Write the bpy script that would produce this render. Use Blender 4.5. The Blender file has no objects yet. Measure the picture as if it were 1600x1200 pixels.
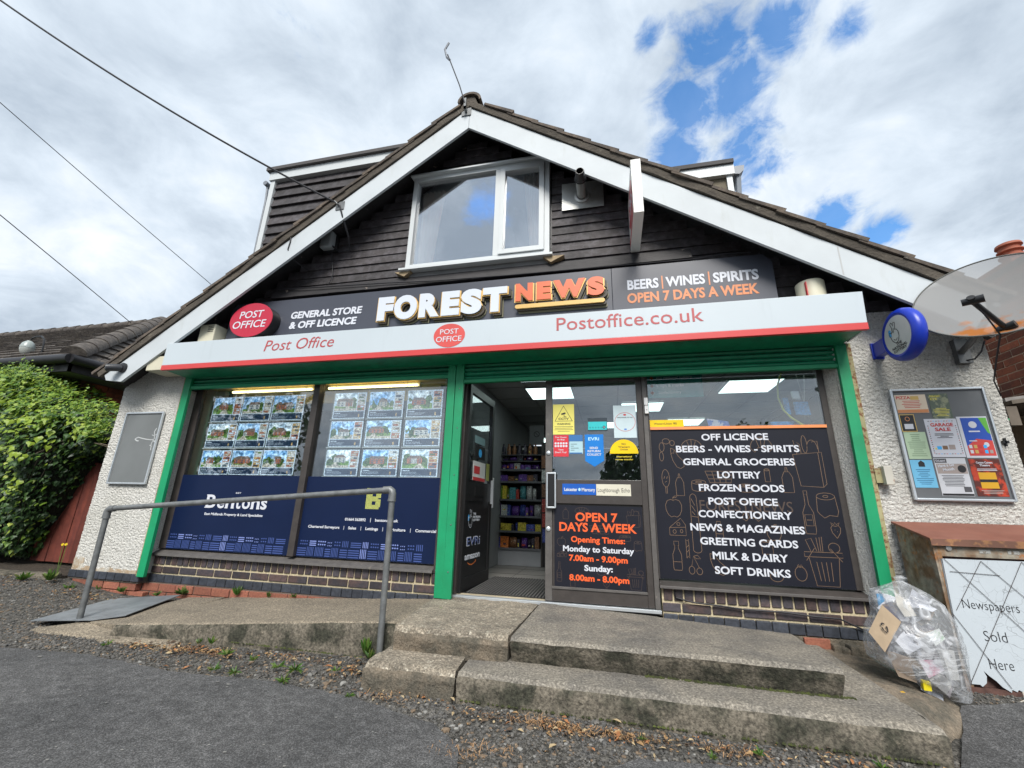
import bpy, bmesh, math, random
import numpy as np
from mathutils import Vector, Matrix, noise
random.seed(7)
SC = bpy.context.scene
COL = SC.collection

# ---------------------------------------------------------------- camera, sky, sun, exposure
cd = bpy.data.cameras.new('camera')
cam = bpy.data.objects.new('camera', cd); COL.objects.link(cam)
cd.sensor_width = 36.0; cd.lens = 14.776; cd.clip_start = 0.05; cd.clip_end = 2000
CR = Vector((0.974664, 0.222142, 0.026128)); CU = Vector((0.038605, -0.282132, 0.958599)); CF = Vector((-0.220317, 0.933303, 0.28356))
cam.matrix_world = Matrix(((CR.x, CU.x, -CF.x, 0), (CR.y, CU.y, -CF.y, -4.0), (CR.z, CU.z, -CF.z, 1.06), (0, 0, 0, 1)))
SC.camera = cam
SC.view_settings.view_transform = 'Standard'; SC.view_settings.look = 'None'
SC.view_settings.gamma = 1.0; SC.view_settings.use_curve_mapping = False
SC.view_settings.exposure = 1.25

SUN_EL, SUN_AZ = math.radians(46), math.radians(170)     # azimuth clockwise from +Y (behind the camera, a little to its left)
sl = bpy.data.lights.new('sun', 'SUN'); sun = bpy.data.objects.new('sun', sl); COL.objects.link(sun)
sl.energy = 1.9; sl.angle = math.radians(26); sl.color = (1.0, 0.96, 0.9)
sd = Vector((math.sin(SUN_AZ) * math.cos(SUN_EL), math.cos(SUN_AZ) * math.cos(SUN_EL), math.sin(SUN_EL)))
sun.rotation_euler = sd.to_track_quat('Z', 'Y').to_euler()

world = bpy.data.worlds.new('World'); SC.world = world; world.use_nodes = True
nt = world.node_tree; nt.nodes.clear()
def N(t, k, **kw):
    n = t.nodes.new(k)
    for a, v in kw.items(): setattr(n, a, v)
    return n
def wmath(op, a, b=None, c=None, t=None, clamp=False):
    t = t or nt
    n = N(t, 'ShaderNodeMath', operation=op); n.use_clamp = clamp
    for i, v in enumerate((a, b, c)):
        if v is None: continue
        if isinstance(v, (int, float)): n.inputs[i].default_value = v
        else: t.links.new(v, n.inputs[i])
    return n.outputs[0]
out = N(nt, 'ShaderNodeOutputWorld')
sky = N(nt, 'ShaderNodeTexSky', sky_type='NISHITA'); sky.sun_disc = False
sky.sun_elevation = SUN_EL; sky.sun_rotation = SUN_AZ; sky.air_density = 1.0; sky.dust_density = 0.3; sky.ozone_density = 1.6
bg = N(nt, 'ShaderNodeBackground'); bg.inputs[1].default_value = 0.12
hs = N(nt, 'ShaderNodeHueSaturation'); hs.inputs['Saturation'].default_value = 1.45; hs.inputs['Value'].default_value = 1.0
nt.links.new(sky.outputs[0], hs.inputs['Color']); nt.links.new(hs.outputs[0], bg.inputs[0])
tc = N(nt, 'ShaderNodeTexCoord')
sep = N(nt, 'ShaderNodeSeparateXYZ'); nt.links.new(tc.outputs['Generated'], sep.inputs[0])
den = wmath('ADD', wmath('MAXIMUM', sep.outputs[2], 0.0), 0.35)
cmb = N(nt, 'ShaderNodeCombineXYZ')
nt.links.new(wmath('DIVIDE', sep.outputs[0], den), cmb.inputs[0]); nt.links.new(wmath('DIVIDE', sep.outputs[1], den), cmb.inputs[1])
def wnoise(scale, detail, rough, off, dist=0.0, src=None):
    mp = N(nt, 'ShaderNodeMapping'); mp.inputs['Location'].default_value = off
    nt.links.new(src or cmb.outputs[0], mp.inputs[0])
    n = N(nt, 'ShaderNodeTexNoise'); n.inputs['Scale'].default_value = scale; n.inputs['Detail'].default_value = detail
    n.inputs['Roughness'].default_value = rough; n.inputs['Distortion'].default_value = dist
    nt.links.new(mp.outputs[0], n.inputs[0]); return n.outputs[0]
def smooth(x, a, b):
    n = N(nt, 'ShaderNodeMapRange', interpolation_type='SMOOTHSTEP')
    n.inputs[1].default_value = a; n.inputs[2].default_value = b; nt.links.new(x, n.inputs[0]); return n.outputs[0]
# openings in the cloud deck: a few directions where the layer is thin, ragged by noise
gaps = None
for d, w in (((.19, .60, .78), .075), ((.225, .642, .733), .08), ((.16, .655, .735), .06), ((.15, .72, .68), .065), ((.276, .71, .645), .065), ((.30, .575, .765), .05), ((.39, .565, .725), .035), ((.095, .575, .812), .03), ((.40, .76, .51), .045), ((.47, .747, .47), .04),
             ((-.75, -.35, .55), .10), ((.62, -.5, .60), .09), ((-.42, -.55, .72), .05), ((-.24, -.72, .62), .055), ((-.36, -.66, .66), .04)):
    dv = Vector(d).normalized()
    vm = N(nt, 'ShaderNodeVectorMath', operation='DISTANCE'); nt.links.new(tc.outputs['Generated'], vm.inputs[0]); vm.inputs[1].default_value = dv
    g = wmath('SUBTRACT', 1.0, smooth(vm.outputs['Value'], 0.0, w * 1.85))
    gaps = g if gaps is None else wmath('MAXIMUM', gaps, g)
n1 = wnoise(3.2, 9, .6, (3.1, 1.7, 0), .35)
n2 = wnoise(7.5, 8, .62, (8.3, 4.2, 0), .5)
dens = wmath('ADD', wmath('MULTIPLY', n1, .55), wmath('MULTIPLY', n2, .45))
n3 = wnoise(16, 8, .65, (2.3, 9.2, 0), .6)
ragged = wmath('ADD', wmath('MULTIPLY', wmath('SUBTRACT', dens, .5), 3.6), wmath('MULTIPLY', wmath('SUBTRACT', n3, .5), 1.6))
dens = wmath('SUBTRACT', wmath('ADD', ragged, 1.25), wmath('MULTIPLY', gaps, 1.42))
cover = wmath('MAXIMUM', smooth(dens, -.30, .75), .20)
shade = wmath('ADD', wmath('MULTIPLY', wnoise(1.6, 7, .55, (1.3, 5.5, 0), .3), .62), wmath('MULTIPLY', wnoise(4.5, 7, .6, (5.7, 2.2, 0), .5), .38))
cr = N(nt, 'ShaderNodeValToRGB'); nt.links.new(shade, cr.inputs[0])
e = cr.color_ramp.elements
e[0].position = .38; e[0].color = (.25, .295, .35, 1)
e[1].position = .63; e[1].color = (.54, .56, .575, 1)
m_ = e.new(.50); m_.color = (.385, .435, .49, 1)
bgc = N(nt, 'ShaderNodeBackground'); bgc.inputs[1].default_value = 0.84
nt.links.new(cr.outputs[0], bgc.inputs[0])
mx = N(nt, 'ShaderNodeMixShader'); nt.links.new(cover, mx.inputs[0]); nt.links.new(bg.outputs[0], mx.inputs[1]); nt.links.new(bgc.outputs[0], mx.inputs[2])
nt.links.new(mx.outputs[0], out.inputs[0])
world.cycles.sampling_method = 'MANUAL'; world.cycles.sample_map_resolution = 512
SC.cycles.max_bounces = 7; SC.cycles.transparent_max_bounces = 12; SC.cycles.diffuse_bounces = 3; SC.cycles.glossy_bounces = 3
SC.cycles.caustics_reflective = False; SC.cycles.caustics_refractive = False

# ---------------------------------------------------------------- materials
def lin(c):
    return tuple((v / 255 / 12.92) if v / 255 <= .04045 else ((v / 255 + .055) / 1.055) ** 2.4 for v in c)
MATS = {}
def mat(name, col, rough=.6, metal=0.0, col2=None, mask=(6, .45, .65), vary=.08, vscale=3.0, bump=None, bump2=None, per=0.0,
        emit=None, spec=.5, stain=None, coat=0.0, streak=None, cells=None):
    """col: linear base colour; col2 + mask=(scale, lo, hi): second colour through noise; vary: brightness noise; per: random value per object
    bump=(scale, distance); stain=(colour, scale, lo, hi)"""
    if name in MATS: return MATS[name]
    m = bpy.data.materials.new(name); MATS[name] = m; m.use_nodes = True
    t = m.node_tree; b = t.nodes['Principled BSDF']
    b.inputs['Roughness'].default_value = rough; b.inputs['Metallic'].default_value = metal
    b.inputs['Specular IOR Level'].default_value = spec; b.inputs['Coat Weight'].default_value = coat
    geo = N(t, 'ShaderNodeNewGeometry')
    def noi(scale, detail=5, rough=.6, stretch=None):
        mp = N(t, 'ShaderNodeMapping')
        if stretch: mp.inputs['Scale'].default_value = stretch
        t.links.new(geo.outputs['Position'], mp.inputs[0])
        n = N(t, 'ShaderNodeTexNoise'); n.inputs['Scale'].default_value = scale; n.inputs['Detail'].default_value = detail
        n.inputs['Roughness'].default_value = rough; t.links.new(mp.outputs[0], n.inputs[0]); return n.outputs[0]
    def mr(x, a, b_, c=0.0, d=1.0):
        n = N(t, 'ShaderNodeMapRange'); n.inputs[1].default_value = a; n.inputs[2].default_value = b_; n.inputs[3].default_value = c; n.inputs[4].default_value = d
        t.links.new(x, n.inputs[0]); return n.outputs[0]
    def mixc(f, a, b_):
        n = N(t, 'ShaderNodeMix', data_type='RGBA')
        for v, s in ((f, 0), (a, 6), (b_, 7)):
            if isinstance(v, tuple): n.inputs[s].default_value = (*v[:3], 1)
            elif isinstance(v, float): n.inputs[s].default_value = v
            else: t.links.new(v, n.inputs[s])
        return n.outputs[2]
    c = col
    if col2 is not None: c = mixc(mr(noi(mask[0]), mask[1], mask[2]), col, col2)
    if stain is not None: c = mixc(mr(noi(stain[1], 7, .7), stain[2], stain[3]), c, stain[0])
    if streak is not None: c = mixc(mr(noi(streak[1], 5, .6, streak[4] if len(streak) > 4 else (1, 1, .08)), streak[2], streak[3]), c, streak[0])
    if cells is not None:     # little stones: one brightness per cell
        vo_ = N(t, 'ShaderNodeTexVoronoi'); vo_.inputs['Scale'].default_value = cells[0]; t.links.new(geo.outputs['Position'], vo_.inputs[0])
        vs_ = N(t, 'ShaderNodeVectorMath', operation='SCALE'); sp_ = N(t, 'ShaderNodeSeparateXYZ'); t.links.new(vo_.outputs['Color'], sp_.inputs[0])
        q_ = mr(wmath('POWER', sp_.outputs[0], 1.8, t=t), 0, 1, 1 - cells[1], 1 + cells[1] * 1.5)
        if isinstance(c, tuple): vs_.inputs[0].default_value = c
        else: t.links.new(c, vs_.inputs[0])
        t.links.new(q_, vs_.inputs['Scale']); c = vs_.outputs[0]
    if vary or per:
        f = mr(noi(vscale, 6), .36, .64, 1 - vary, 1 + vary)
        if per:
            oi = N(t, 'ShaderNodeObjectInfo')
            f = wmath('MULTIPLY', f, mr(oi.outputs['Random'], 0, 1, 1 - per, 1 + per), t=t)
        vm = N(t, 'ShaderNodeVectorMath', operation='SCALE')
        if isinstance(c, tuple): vm.inputs[0].default_value = c
        else: t.links.new(c, vm.inputs[0])
        t.links.new(f, vm.inputs['Scale']); c = vm.outputs[0]
    if isinstance(c, tuple): b.inputs['Base Color'].default_value = (*c, 1)
    else: t.links.new(c, b.inputs['Base Color'])
    last = None
    for bp in (bump, bump2):
        if bp is None: continue
        bn = N(t, 'ShaderNodeBump'); bn.inputs['Strength'].default_value = bp[2] if len(bp) > 2 else 1.0; bn.inputs['Distance'].default_value = bp[1]
        t.links.new(noi(bp[0], 4, .6, bp[3] if len(bp) > 3 else None), bn.inputs['Height'])
        if last: t.links.new(last, bn.inputs['Normal'])
        last = bn.outputs[0]
    if last: t.links.new(last, b.inputs['Normal'])
    if emit:
        b.inputs['Emission Color'].default_value = (*emit[0], 1); b.inputs['Emission Strength'].default_value = emit[1]
    return m

def glass(name, tint=(.92, .95, .95), base=.04, ior=1.6, wav=0.0):
    if name in MATS: return MATS[name]
    m = bpy.data.materials.new(name); MATS[name] = m; m.use_nodes = True; t = m.node_tree; t.nodes.clear()
    o = N(t, 'ShaderNodeOutputMaterial'); tr = N(t, 'ShaderNodeBsdfTransparent'); gl = N(t, 'ShaderNodeBsdfGlossy')
    tr.inputs[0].default_value = (*tint, 1); gl.inputs['Roughness'].default_value = 0.0; gl.inputs['Color'].default_value = (.95, .97, 1, 1)
    gg = N(t, 'ShaderNodeNewGeometry'); dt = N(t, 'ShaderNodeVectorMath', operation='DOT_PRODUCT'); t.links.new(gg.outputs['Normal'], dt.inputs[0]); t.links.new(gg.outputs['Incoming'], dt.inputs[1])
    f0 = ((ior - 1) / (ior + 1)) ** 2 + base     # Schlick, the same from either side of the pane
    f = wmath('MINIMUM', wmath('ADD', f0, wmath('MULTIPLY', wmath('POWER', wmath('SUBTRACT', 1.0, wmath('ABSOLUTE', dt.outputs['Value'], t=t), t=t), 5.0, t=t), 1 - f0, t=t), t=t), 1.0, t=t)
    mxx = N(t, 'ShaderNodeMixShader'); t.links.new(f, mxx.inputs[0]); t.links.new(tr.outputs[0], mxx.inputs[1]); t.links.new(gl.outputs[0], mxx.inputs[2])
    if wav:
        geo = N(t, 'ShaderNodeNewGeometry'); n = N(t, 'ShaderNodeTexNoise'); n.inputs['Scale'].default_value = 1.6; n.inputs['Detail'].default_value = 1
        t.links.new(geo.outputs['Position'], n.inputs[0]); bn = N(t, 'ShaderNodeBump'); bn.inputs['Distance'].default_value = wav
        t.links.new(n.outputs[0], bn.inputs['Height']); t.links.new(bn.outputs[0], gl.inputs['Normal'])
    t.links.new(mxx.outputs[0], o.inputs[0]); return m

def film(name, col, alpha, rough=.3, gloss=.2, crinkle=None, patch=None):
    """thin translucent sheet: part of the light passes straight through"""
    if name in MATS: return MATS[name]
    m = bpy.data.materials.new(name); MATS[name] = m; m.use_nodes = True; t = m.node_tree; b = t.nodes['Principled BSDF']
    b.inputs['Base Color'].default_value = (*col, 1); b.inputs['Roughness'].default_value = rough; b.inputs['Alpha'].default_value = alpha
    b.inputs['Specular IOR Level'].default_value = gloss
    geo = N(t, 'ShaderNodeNewGeometry')
    if crinkle:
        n = N(t, 'ShaderNodeTexNoise'); n.inputs['Scale'].default_value = crinkle[0]; n.inputs['Detail'].default_value = 4; n.inputs['Distortion'].default_value = 1.5
        t.links.new(geo.outputs['Position'], n.inputs[0]); bn = N(t, 'ShaderNodeBump'); bn.inputs['Distance'].default_value = crinkle[1]
        t.links.new(n.outputs[0], bn.inputs['Height']); t.links.new(bn.outputs[0], b.inputs['Normal'])
        mr = N(t, 'ShaderNodeMapRange'); mr.inputs[1].default_value = .45; mr.inputs[2].default_value = .68; mr.inputs[3].default_value = alpha * .65; mr.inputs[4].default_value = min(1, alpha * 1.9)
        t.links.new(n.outputs[0], mr.inputs[0]); t.links.new(mr.outputs[0], b.inputs['Alpha'])
    if patch:
        n = N(t, 'ShaderNodeTexNoise'); n.inputs['Scale'].default_value = patch[1]; n.inputs['Detail'].default_value = 5
        t.links.new(geo.outputs['Position'], n.inputs[0])
        dn = N(t, 'ShaderNodeVectorMath', operation='DISTANCE'); t.links.new(geo.outputs['Position'], dn.inputs[0]); dn.inputs[1].default_value = patch[2]
        k = wmath('ADD', n.outputs[0], wmath('MULTIPLY', wmath('SUBTRACT', .23, dn.outputs['Value'], t=t), 1.6, t=t), t=t)
        mr = N(t, 'ShaderNodeMapRange'); mr.inputs[1].default_value = .55; mr.inputs[2].default_value = .75; t.links.new(k, mr.inputs[0])
        mc = N(t, 'ShaderNodeMix', data_type='RGBA'); t.links.new(mr.outputs[0], mc.inputs[0]); mc.inputs[6].default_value = (*col, 1); mc.inputs[7].default_value = (*patch[0], 1)
        t.links.new(mc.outputs[2], b.inputs['Base Color'])
    return m

def leafmat(name, cols, trans=.35, rough=.45):
    """leaf colour picked per leaf (random per mesh island)"""
    m = bpy.data.materials.new(name); MATS[name] = m; m.use_nodes = True; t = m.node_tree; b = t.nodes['Principled BSDF']
    geo = N(t, 'ShaderNodeNewGeometry'); r = N(t, 'ShaderNodeValToRGB'); r.color_ramp.interpolation = 'LINEAR'
    for i, c in enumerate(cols):
        p = i / (len(cols) - 1)
        if i < 2: el = r.color_ramp.elements[i]; el.position = p
        else: el = r.color_ramp.elements.new(p)
        el.color = (*c, 1)
    ps = sorted((i / (len(cols) - 1), c) for i, c in enumerate(cols))
    for el, (p, c) in zip(sorted(r.color_ramp.elements, key=lambda q: q.position), ps): el.position = p; el.color = (*c, 1)
    t.links.new(geo.outputs['Random Per Island'], r.inputs[0])
    b.inputs['Roughness'].default_value = rough
    t.links.new(r.outputs[0], b.inputs['Base Color'])
    tl = N(t, 'ShaderNodeBsdfTranslucent'); t.links.new(r.outputs[0], tl.inputs[0])
    ms = N(t, 'ShaderNodeMixShader'); ms.inputs[0].default_value = trans
    o = t.nodes['Material Output']; t.links.new(b.outputs[0], ms.inputs[1]); t.links.new(tl.outputs[0], ms.inputs[2]); t.links.new(ms.outputs[0], o.inputs[0])
    return m

# ---------------------------------------------------------------- object helpers
WO = {}
def worg(o): return WO.get(o.name, Vector((0, 0, 0)))
def link(o, parent=None, origin=(0, 0, 0)):
    COL.objects.link(o); WO[o.name] = Vector(origin)
    if parent is not None: o.parent = parent; o.location = Vector(origin) - worg(parent)
    else: o.location = origin
    return o
def tag(o, label=None, cat=None, group=None, kind=None):
    if label: o['label'] = label
    if cat: o['category'] = cat
    if group: o['group'] = group
    if kind: o['kind'] = kind
    return o
def thing(name, loc, label, cat, group=None):
    o = bpy.data.objects.new(name, None); o.empty_display_size = .1
    link(o, None, loc); return tag(o, label, cat, group)
def part(name, parent, loc=None):
    o = bpy.data.objects.new(name, None); o.empty_display_size = .05
    return link(o, parent, loc if loc is not None else worg(parent))

class MB:
    def __init__(s): s.v = []; s.f = []; s.m = []; s.sm = []; s.mi = 0
    def face(s, pts, mi=None):
        k = len(s.v); s.v += [tuple(p) for p in pts]; s.f.append(tuple(range(k, k + len(pts)))); s.m.append(s.mi if mi is None else mi); return s
    def raw(s, vs, fs, mi=None):
        k = len(s.v); s.v += [tuple(p) for p in vs]
        for f in fs: s.f.append(tuple(i + k for i in f)); s.m.append(s.mi if mi is None else mi)
        return s
    def box(s, x0, x1, y0, y1, z0, z1, mi=None):
        return s.raw([(x0, y0, z0), (x1, y0, z0), (x1, y1, z0), (x0, y1, z0), (x0, y0, z1), (x1, y0, z1), (x1, y1, z1), (x0, y1, z1)],
                     [(0, 3, 2, 1), (4, 5, 6, 7), (0, 1, 5, 4), (1, 2, 6, 5), (2, 3, 7, 6), (3, 0, 4, 7)], mi)
    def hexa(s, p, mi=None):   # 8 corners: bottom ring then top ring
        return s.raw(p, [(0, 3, 2, 1), (4, 5, 6, 7), (0, 1, 5, 4), (1, 2, 6, 5), (2, 3, 7, 6), (3, 0, 4, 7)], mi)
    def prism(s, pts, y0, y1, mi=None):   # polygon in xz, extruded in y
        n = len(pts); vs = [(x, y0, z) for x, z in pts] + [(x, y1, z) for x, z in pts]
        fs = [tuple(range(n)), tuple(range(2 * n - 1, n - 1, -1))] + [(i, i + n, (i + 1) % n + n, (i + 1) % n) for i in range(n)]
        return s.raw(vs, fs, mi)
    def prismz(s, pts, z0, z1, mi=None):
        n = len(pts); vs = [(x, y, z0) for x, y in pts] + [(x, y, z1) for x, y in pts]
        fs = [tuple(range(n - 1, -1, -1)), tuple(range(n, 2 * n))] + [(i, (i + 1) % n, (i + 1) % n + n, i + n) for i in range(n)]
        return s.raw(vs, fs, mi)
    def tube(s, path, r, n=8, cap=True, mi=None):
        path = [Vector(p) for p in path]; rings = []; up = None; rr = r if isinstance(r, (list, tuple)) else [r] * len(path)
        for i, p in enumerate(path):
            d = (path[min(i + 1, len(path) - 1)] - path[max(i - 1, 0)]).normalized()
            if up is None: up = Vector((0, 0, 1)) if abs(d.z) < .9 else Vector((1, 0, 0))
            a = d.cross(up)
            if a.length < 1e-4: a = d.cross(Vector((0, 1, 0)))
            a.normalize(); b = a.cross(d).normalized(); up = b
            rings.append([p + a * rr[i] * math.cos(2 * math.pi * k / n) + b * rr[i] * math.sin(2 * math.pi * k / n) for k in range(n)])
        vs = [q for g in rings for q in g]; fs = []
        for i in range(len(path) - 1):
            for k in range(n): fs.append((i * n + k, i * n + (k + 1) % n, (i + 1) * n + (k + 1) % n, (i + 1) * n + k))
        if cap: fs.append(tuple(range(n - 1, -1, -1))); fs.append(tuple((len(path) - 1) * n + k for k in range(n)))
        return s.raw(vs, fs, mi)
    def disc(s, c, ax, r0, r1, t, n=40, mi=None):  # short cylinder/drum from c along ax
        ax = Vector(ax).normalized(); c = Vector(c); return s.tube([c, c + ax * t], [r0, r1], n, True, mi)
    def lathe(s, c, prof, n=16, ax='z', mi=None):
        vs = []; fs = []
        for r, h in prof:
            for k in range(n):
                a = 2 * math.pi * k / n
                vs.append((c[0] + r * math.cos(a), c[1] + r * math.sin(a), c[2] + h) if ax == 'z' else (c[0] + r * math.cos(a), c[1] + h, c[2] + r * math.sin(a)))
        for i in range(len(prof) - 1):
            for k in range(n): fs.append((i * n + k, i * n + (k + 1) % n, (i + 1) * n + (k + 1) % n, (i + 1) * n + k))
        return s.raw(vs, fs, mi)
    def strip(s, pts, w, y, mi=None, closed=False, F=None):   # flat ribbon in the facade plane
        pts = [Vector((a, b)) for a, b in pts]
        if closed: pts = pts + [pts[0]]
        n = len(pts); L = []; R = []
        for i, p in enumerate(pts):
            if closed: d = pts[(i + 1) % (n - 1)] - pts[(i - 1) % (n - 1)] if 0 < i < n - 1 else pts[1] - pts[n - 2]
            else: d = pts[min(i + 1, n - 1)] - pts[max(i - 1, 0)]
            if d.length < 1e-9: d = Vector((1, 0))
            d.normalize(); q = Vector((-d.y, d.x)) * w * .5; L.append(p + q); R.append(p - q)
        F = F or (lambda a, b, yy: (a, yy, b))
        for i in range(n - 1):
            s.face([F(R[i].x, R[i].y, y), F(R[i + 1].x, R[i + 1].y, y), F(L[i + 1].x, L[i + 1].y, y), F(L[i].x, L[i].y, y)], mi)
        return s
    def build(s, name, mats, parent=None, smooth=False, bevel=0.0, origin=None, seg=2):
        me = bpy.data.meshes.new(name)
        if not isinstance(mats, (list, tuple)): mats = [mats]
        V = np.array(s.v, dtype=float)
        if origin is None:
            lo = V.min(0); hi = V.max(0); origin = ((lo[0] + hi[0]) / 2, (lo[1] + hi[1]) / 2, lo[2])
        V = V - np.array(origin)
        me.from_pydata(V.tolist(), [], s.f)
        for m in mats: me.materials.append(m)
        if len(mats) > 1: me.polygons.foreach_set('material_index', s.m)
        if bevel or smooth == 'weld':
            bm = bmesh.new(); bm.from_mesh(me); bmesh.ops.remove_doubles(bm, verts=bm.verts, dist=1e-5)
            if bevel:
                ed = [e for e in bm.edges if len(e.link_faces) == 2 and e.calc_face_angle(0) > .5]
                bmesh.ops.bevel(bm, geom=ed, offset=bevel, segments=seg, profile=.6, affect='EDGES', clamp_overlap=True)
            bm.to_mesh(me); bm.free()
        me.update()
        if smooth:
            me.polygons.foreach_set('use_smooth', [True] * len(me.polygons))
            try: me.set_sharp_from_angle(angle=math.radians(38))
            except Exception: pass
        o = bpy.data.objects.new(name, me); return link(o, parent, origin)

def box(name, m, parent, x0, x1, y0, y1, z0, z1, bevel=0.0, **k):
    return MB().box(x0, x1, y0, y1, z0, z1).build(name, m, parent, bevel=bevel, **k)
def again(src, parent, origin, name=None):   # same mesh, a new place
    o = src.copy(); COL.objects.link(o); WO[o.name] = Vector(origin)
    for k in list(o.keys()):
        if k in ('label', 'category', 'group'): del o[k]
    o.parent = parent; o.location = Vector(origin) - (worg(parent) if parent else Vector((0, 0, 0)))
    return o

# text: real lettering meshes on a plane. F maps (x, z, out) to the world; out is how far it stands proud of the plane
CAPS = {}
def text_mesh(s, bold=0.0, shear=0.0, space=1.0, res=3, depth=.02):
    c = bpy.data.curves.new('t', 'FONT'); c.body = s; c.size = 1.0; c.offset = bold; c.shear = shear; c.space_character = space; c.resolution_u = res
    c.fill_mode = 'BOTH'; c.extrude = depth
    o = bpy.data.objects.new('t', c); COL.objects.link(o)
    dg = bpy.context.evaluated_depsgraph_get(); dg.update()
    me = bpy.data.meshes.new_from_object(o.evaluated_get(dg)); bpy.data.objects.remove(o); bpy.data.curves.remove(c)
    return me
def caph(bold):
    k = round(bold, 4)
    if k not in CAPS:
        me = text_mesh('H', bold); z = [v.co.y for v in me.vertices]; CAPS[k] = (max(z) - min(z), min(z)); bpy.data.meshes.remove(me)
    return CAPS[k]
def facade(y): return lambda a, b, o: (a, y - o, b)
def text(s, x0, x1, z, h, y, m, parent, bold=.02, shear=0.0, t=.002, F=None, name='lettering', space=1.0, slope=0.0, res=3, lo=.0004, serif=False):
    """lettering that runs x0..x1 with baseline z and capital height h"""
    me = text_mesh(s, bold, shear, space, res)
    ch, cb = caph(bold)
    n = len(me.vertices); co = np.empty(n * 3); me.vertices.foreach_get('co', co); co = co.reshape(-1, 3)
    a, b = co[:, 0].min(), co[:, 0].max()
    X = (co[:, 0] - a) / (b - a) * (x1 - x0) + x0; Z = (co[:, 1] - cb) / ch * h + z; O = (co[:, 2] + .02) / .04 * t + lo
    if slope: Z = Z + (X - x0) * slope
    F = F or facade(y)
    W = np.array([F(p, q, r) for p, q, r in zip(X, Z, O)])
    org = W.mean(0); me.vertices.foreach_set('co', (W - org).ravel())
    me.update(); me.materials.clear(); me.materials.append(m); me.name = name
    o = bpy.data.objects.new(name, me); return link(o, parent, tuple(org))

# ---------------------------------------------------------------- the palette
WHITE = lin((226, 228, 228)); BLK = (.012, .012, .014)
m_cast = mat('roughcast', (.66, .65, .61), .9, col2=(.55, .54, .49), mask=(1.3, .48, .75), vary=.16, vscale=80, bump=(110, .012), bump2=(48, .016), stain=((.40, .37, .30), 2.2, .62, .82), streak=((.30, .28, .24), 70, .60, .70, (1, 1, 1)))
m_cast_d = mat('roughcast_stain', (.40, .30, .20), .9, col2=(.55, .52, .45), mask=(8, .45, .6), bump=(90, .008))
m_board = mat('black_timber', (.040, .034, .036), .6, col2=(.070, .064, .070), mask=(14, .46, .64), vary=.30, vscale=9, per=.28, bump=(30, .004, 1.0, (1, 1, 9)), streak=((.085, .085, .095), 16, .60, .80, (.12, 1, 1.6)))
m_beam = mat('flaking_timber', (.022, .020, .022), .6, stain=((.33, .27, .22), 7, .64, .70), vary=.25, bump=(18, .006, 1.0, (.3, 1, 4)))
m_upvc = mat('white_upvc', (.56, .59, .60), .45, vary=.02, stain=((.42, .41, .37), 9, .70, .86))
m_barge = mat('white_bargeboard', (.52, .56, .585), .6, vary=.05, vscale=2, streak=((.45, .48, .48), 8, .60, .85, (1, 1, .3)), stain=((.30, .29, .26), 30, .72, .80))
m_tile = mat('roof_tile', (.075, .062, .052), .85, col2=(.13, .10, .075), mask=(7, .42, .62), vary=.25, vscale=22, per=.2, bump=(60, .006), stain=((.20, .19, .16), 18, .60, .75))
m_mortar_v = mat('verge_mortar', (.105, .09, .072), .95, col2=(.07, .06, .05), mask=(12, .4, .65), vary=.25, bump=(45, .012), stain=((.24, .22, .18), 10, .6, .72))
m_green = mat('green_paint', (.006, .285, .120), .5, col2=(.008, .24, .10), mask=(4, .45, .7), vary=.07, stain=((.10, .07, .04), 26, .72, .80), bump=(60, .0006))
m_green_d = mat('green_slat_paint', (.010, .235, .115), .4, vary=.10, vscale=12, streak=((.02, .12, .07), 9, .5, .8, (1, 1, 6)))
m_rust = mat('rusty_edge', (.33, .30, .16), .8, stain=((.16, .06, .025), 22, .5, .62), vary=.2)
m_frame = mat('brown_frame', (.050, .043, .040), .45, vary=.14, vscale=10, stain=((.16, .13, .11), 24, .68, .78), bump=(40, .001))
m_frame_g = mat('grey_brown_frame', (.10, .093, .088), .5, vary=.14, vscale=14, stain=((.27, .24, .2), 20, .62, .76), bump=(40, .001))
m_dark = mat('black_paint', (.012, .012, .013), .35, vary=.1)
m_alu = mat('aluminium', (.60, .64, .67), .35, .6, vary=.04)
m_glass = glass('shop_glass', base=.085, ior=1.5)
m_glass_u = glass('upstairs_glass', (.92, .93, .93), base=.46, ior=1.5, wav=.003)
m_fascia = mat('fascia_white', (.50, .56, .60), .45, vary=.02, vscale=1.0, streak=((.44, .49, .52), 7, .60, .85, (1, 1, .12)))
m_red = mat('post_office_red', (.55, .05, .055), .35, vary=.03)
m_redtxt = mat('red_lettering', (.42, .075, .08), .5, vary=.05)
m_sign = mat('charcoal_sign', (.055, .060, .080), .4, vary=.04, vscale=1.2)
m_white = mat('white_lettering', (.62, .64, .70), .5, vary=0)
m_orange = mat('orange_lettering', (.62, .16, .035), .45, vary=0)
m_orange_p = mat('peach_lettering', (.64, .22, .085), .45, vary=0)
m_gold = mat('gold_edge', (.66, .42, .14), .4, .2, vary=.04)
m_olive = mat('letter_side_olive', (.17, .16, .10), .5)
m_brown = mat('letter_side_brown', (.035, .026, .015), .5)
m_vinyl = mat('dark_vinyl', (.014, .015, .023), .42, spec=.25, vary=.06, vscale=3)
m_navy = mat('navy_vinyl', (.006, .014, .050), .42, spec=.22, vary=.05, vscale=2)
m_navy2 = mat('navy_pattern_light', (.20, .26, .58), .45)
m_navy3 = mat('navy_pattern_mid', (.05, .085, .27), .45)
m_line = mat('gold_line', (.20, .125, .075), .5, vary=0)
m_line_d = mat('dim_line', (.075, .05, .04), .5, vary=0)
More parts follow.
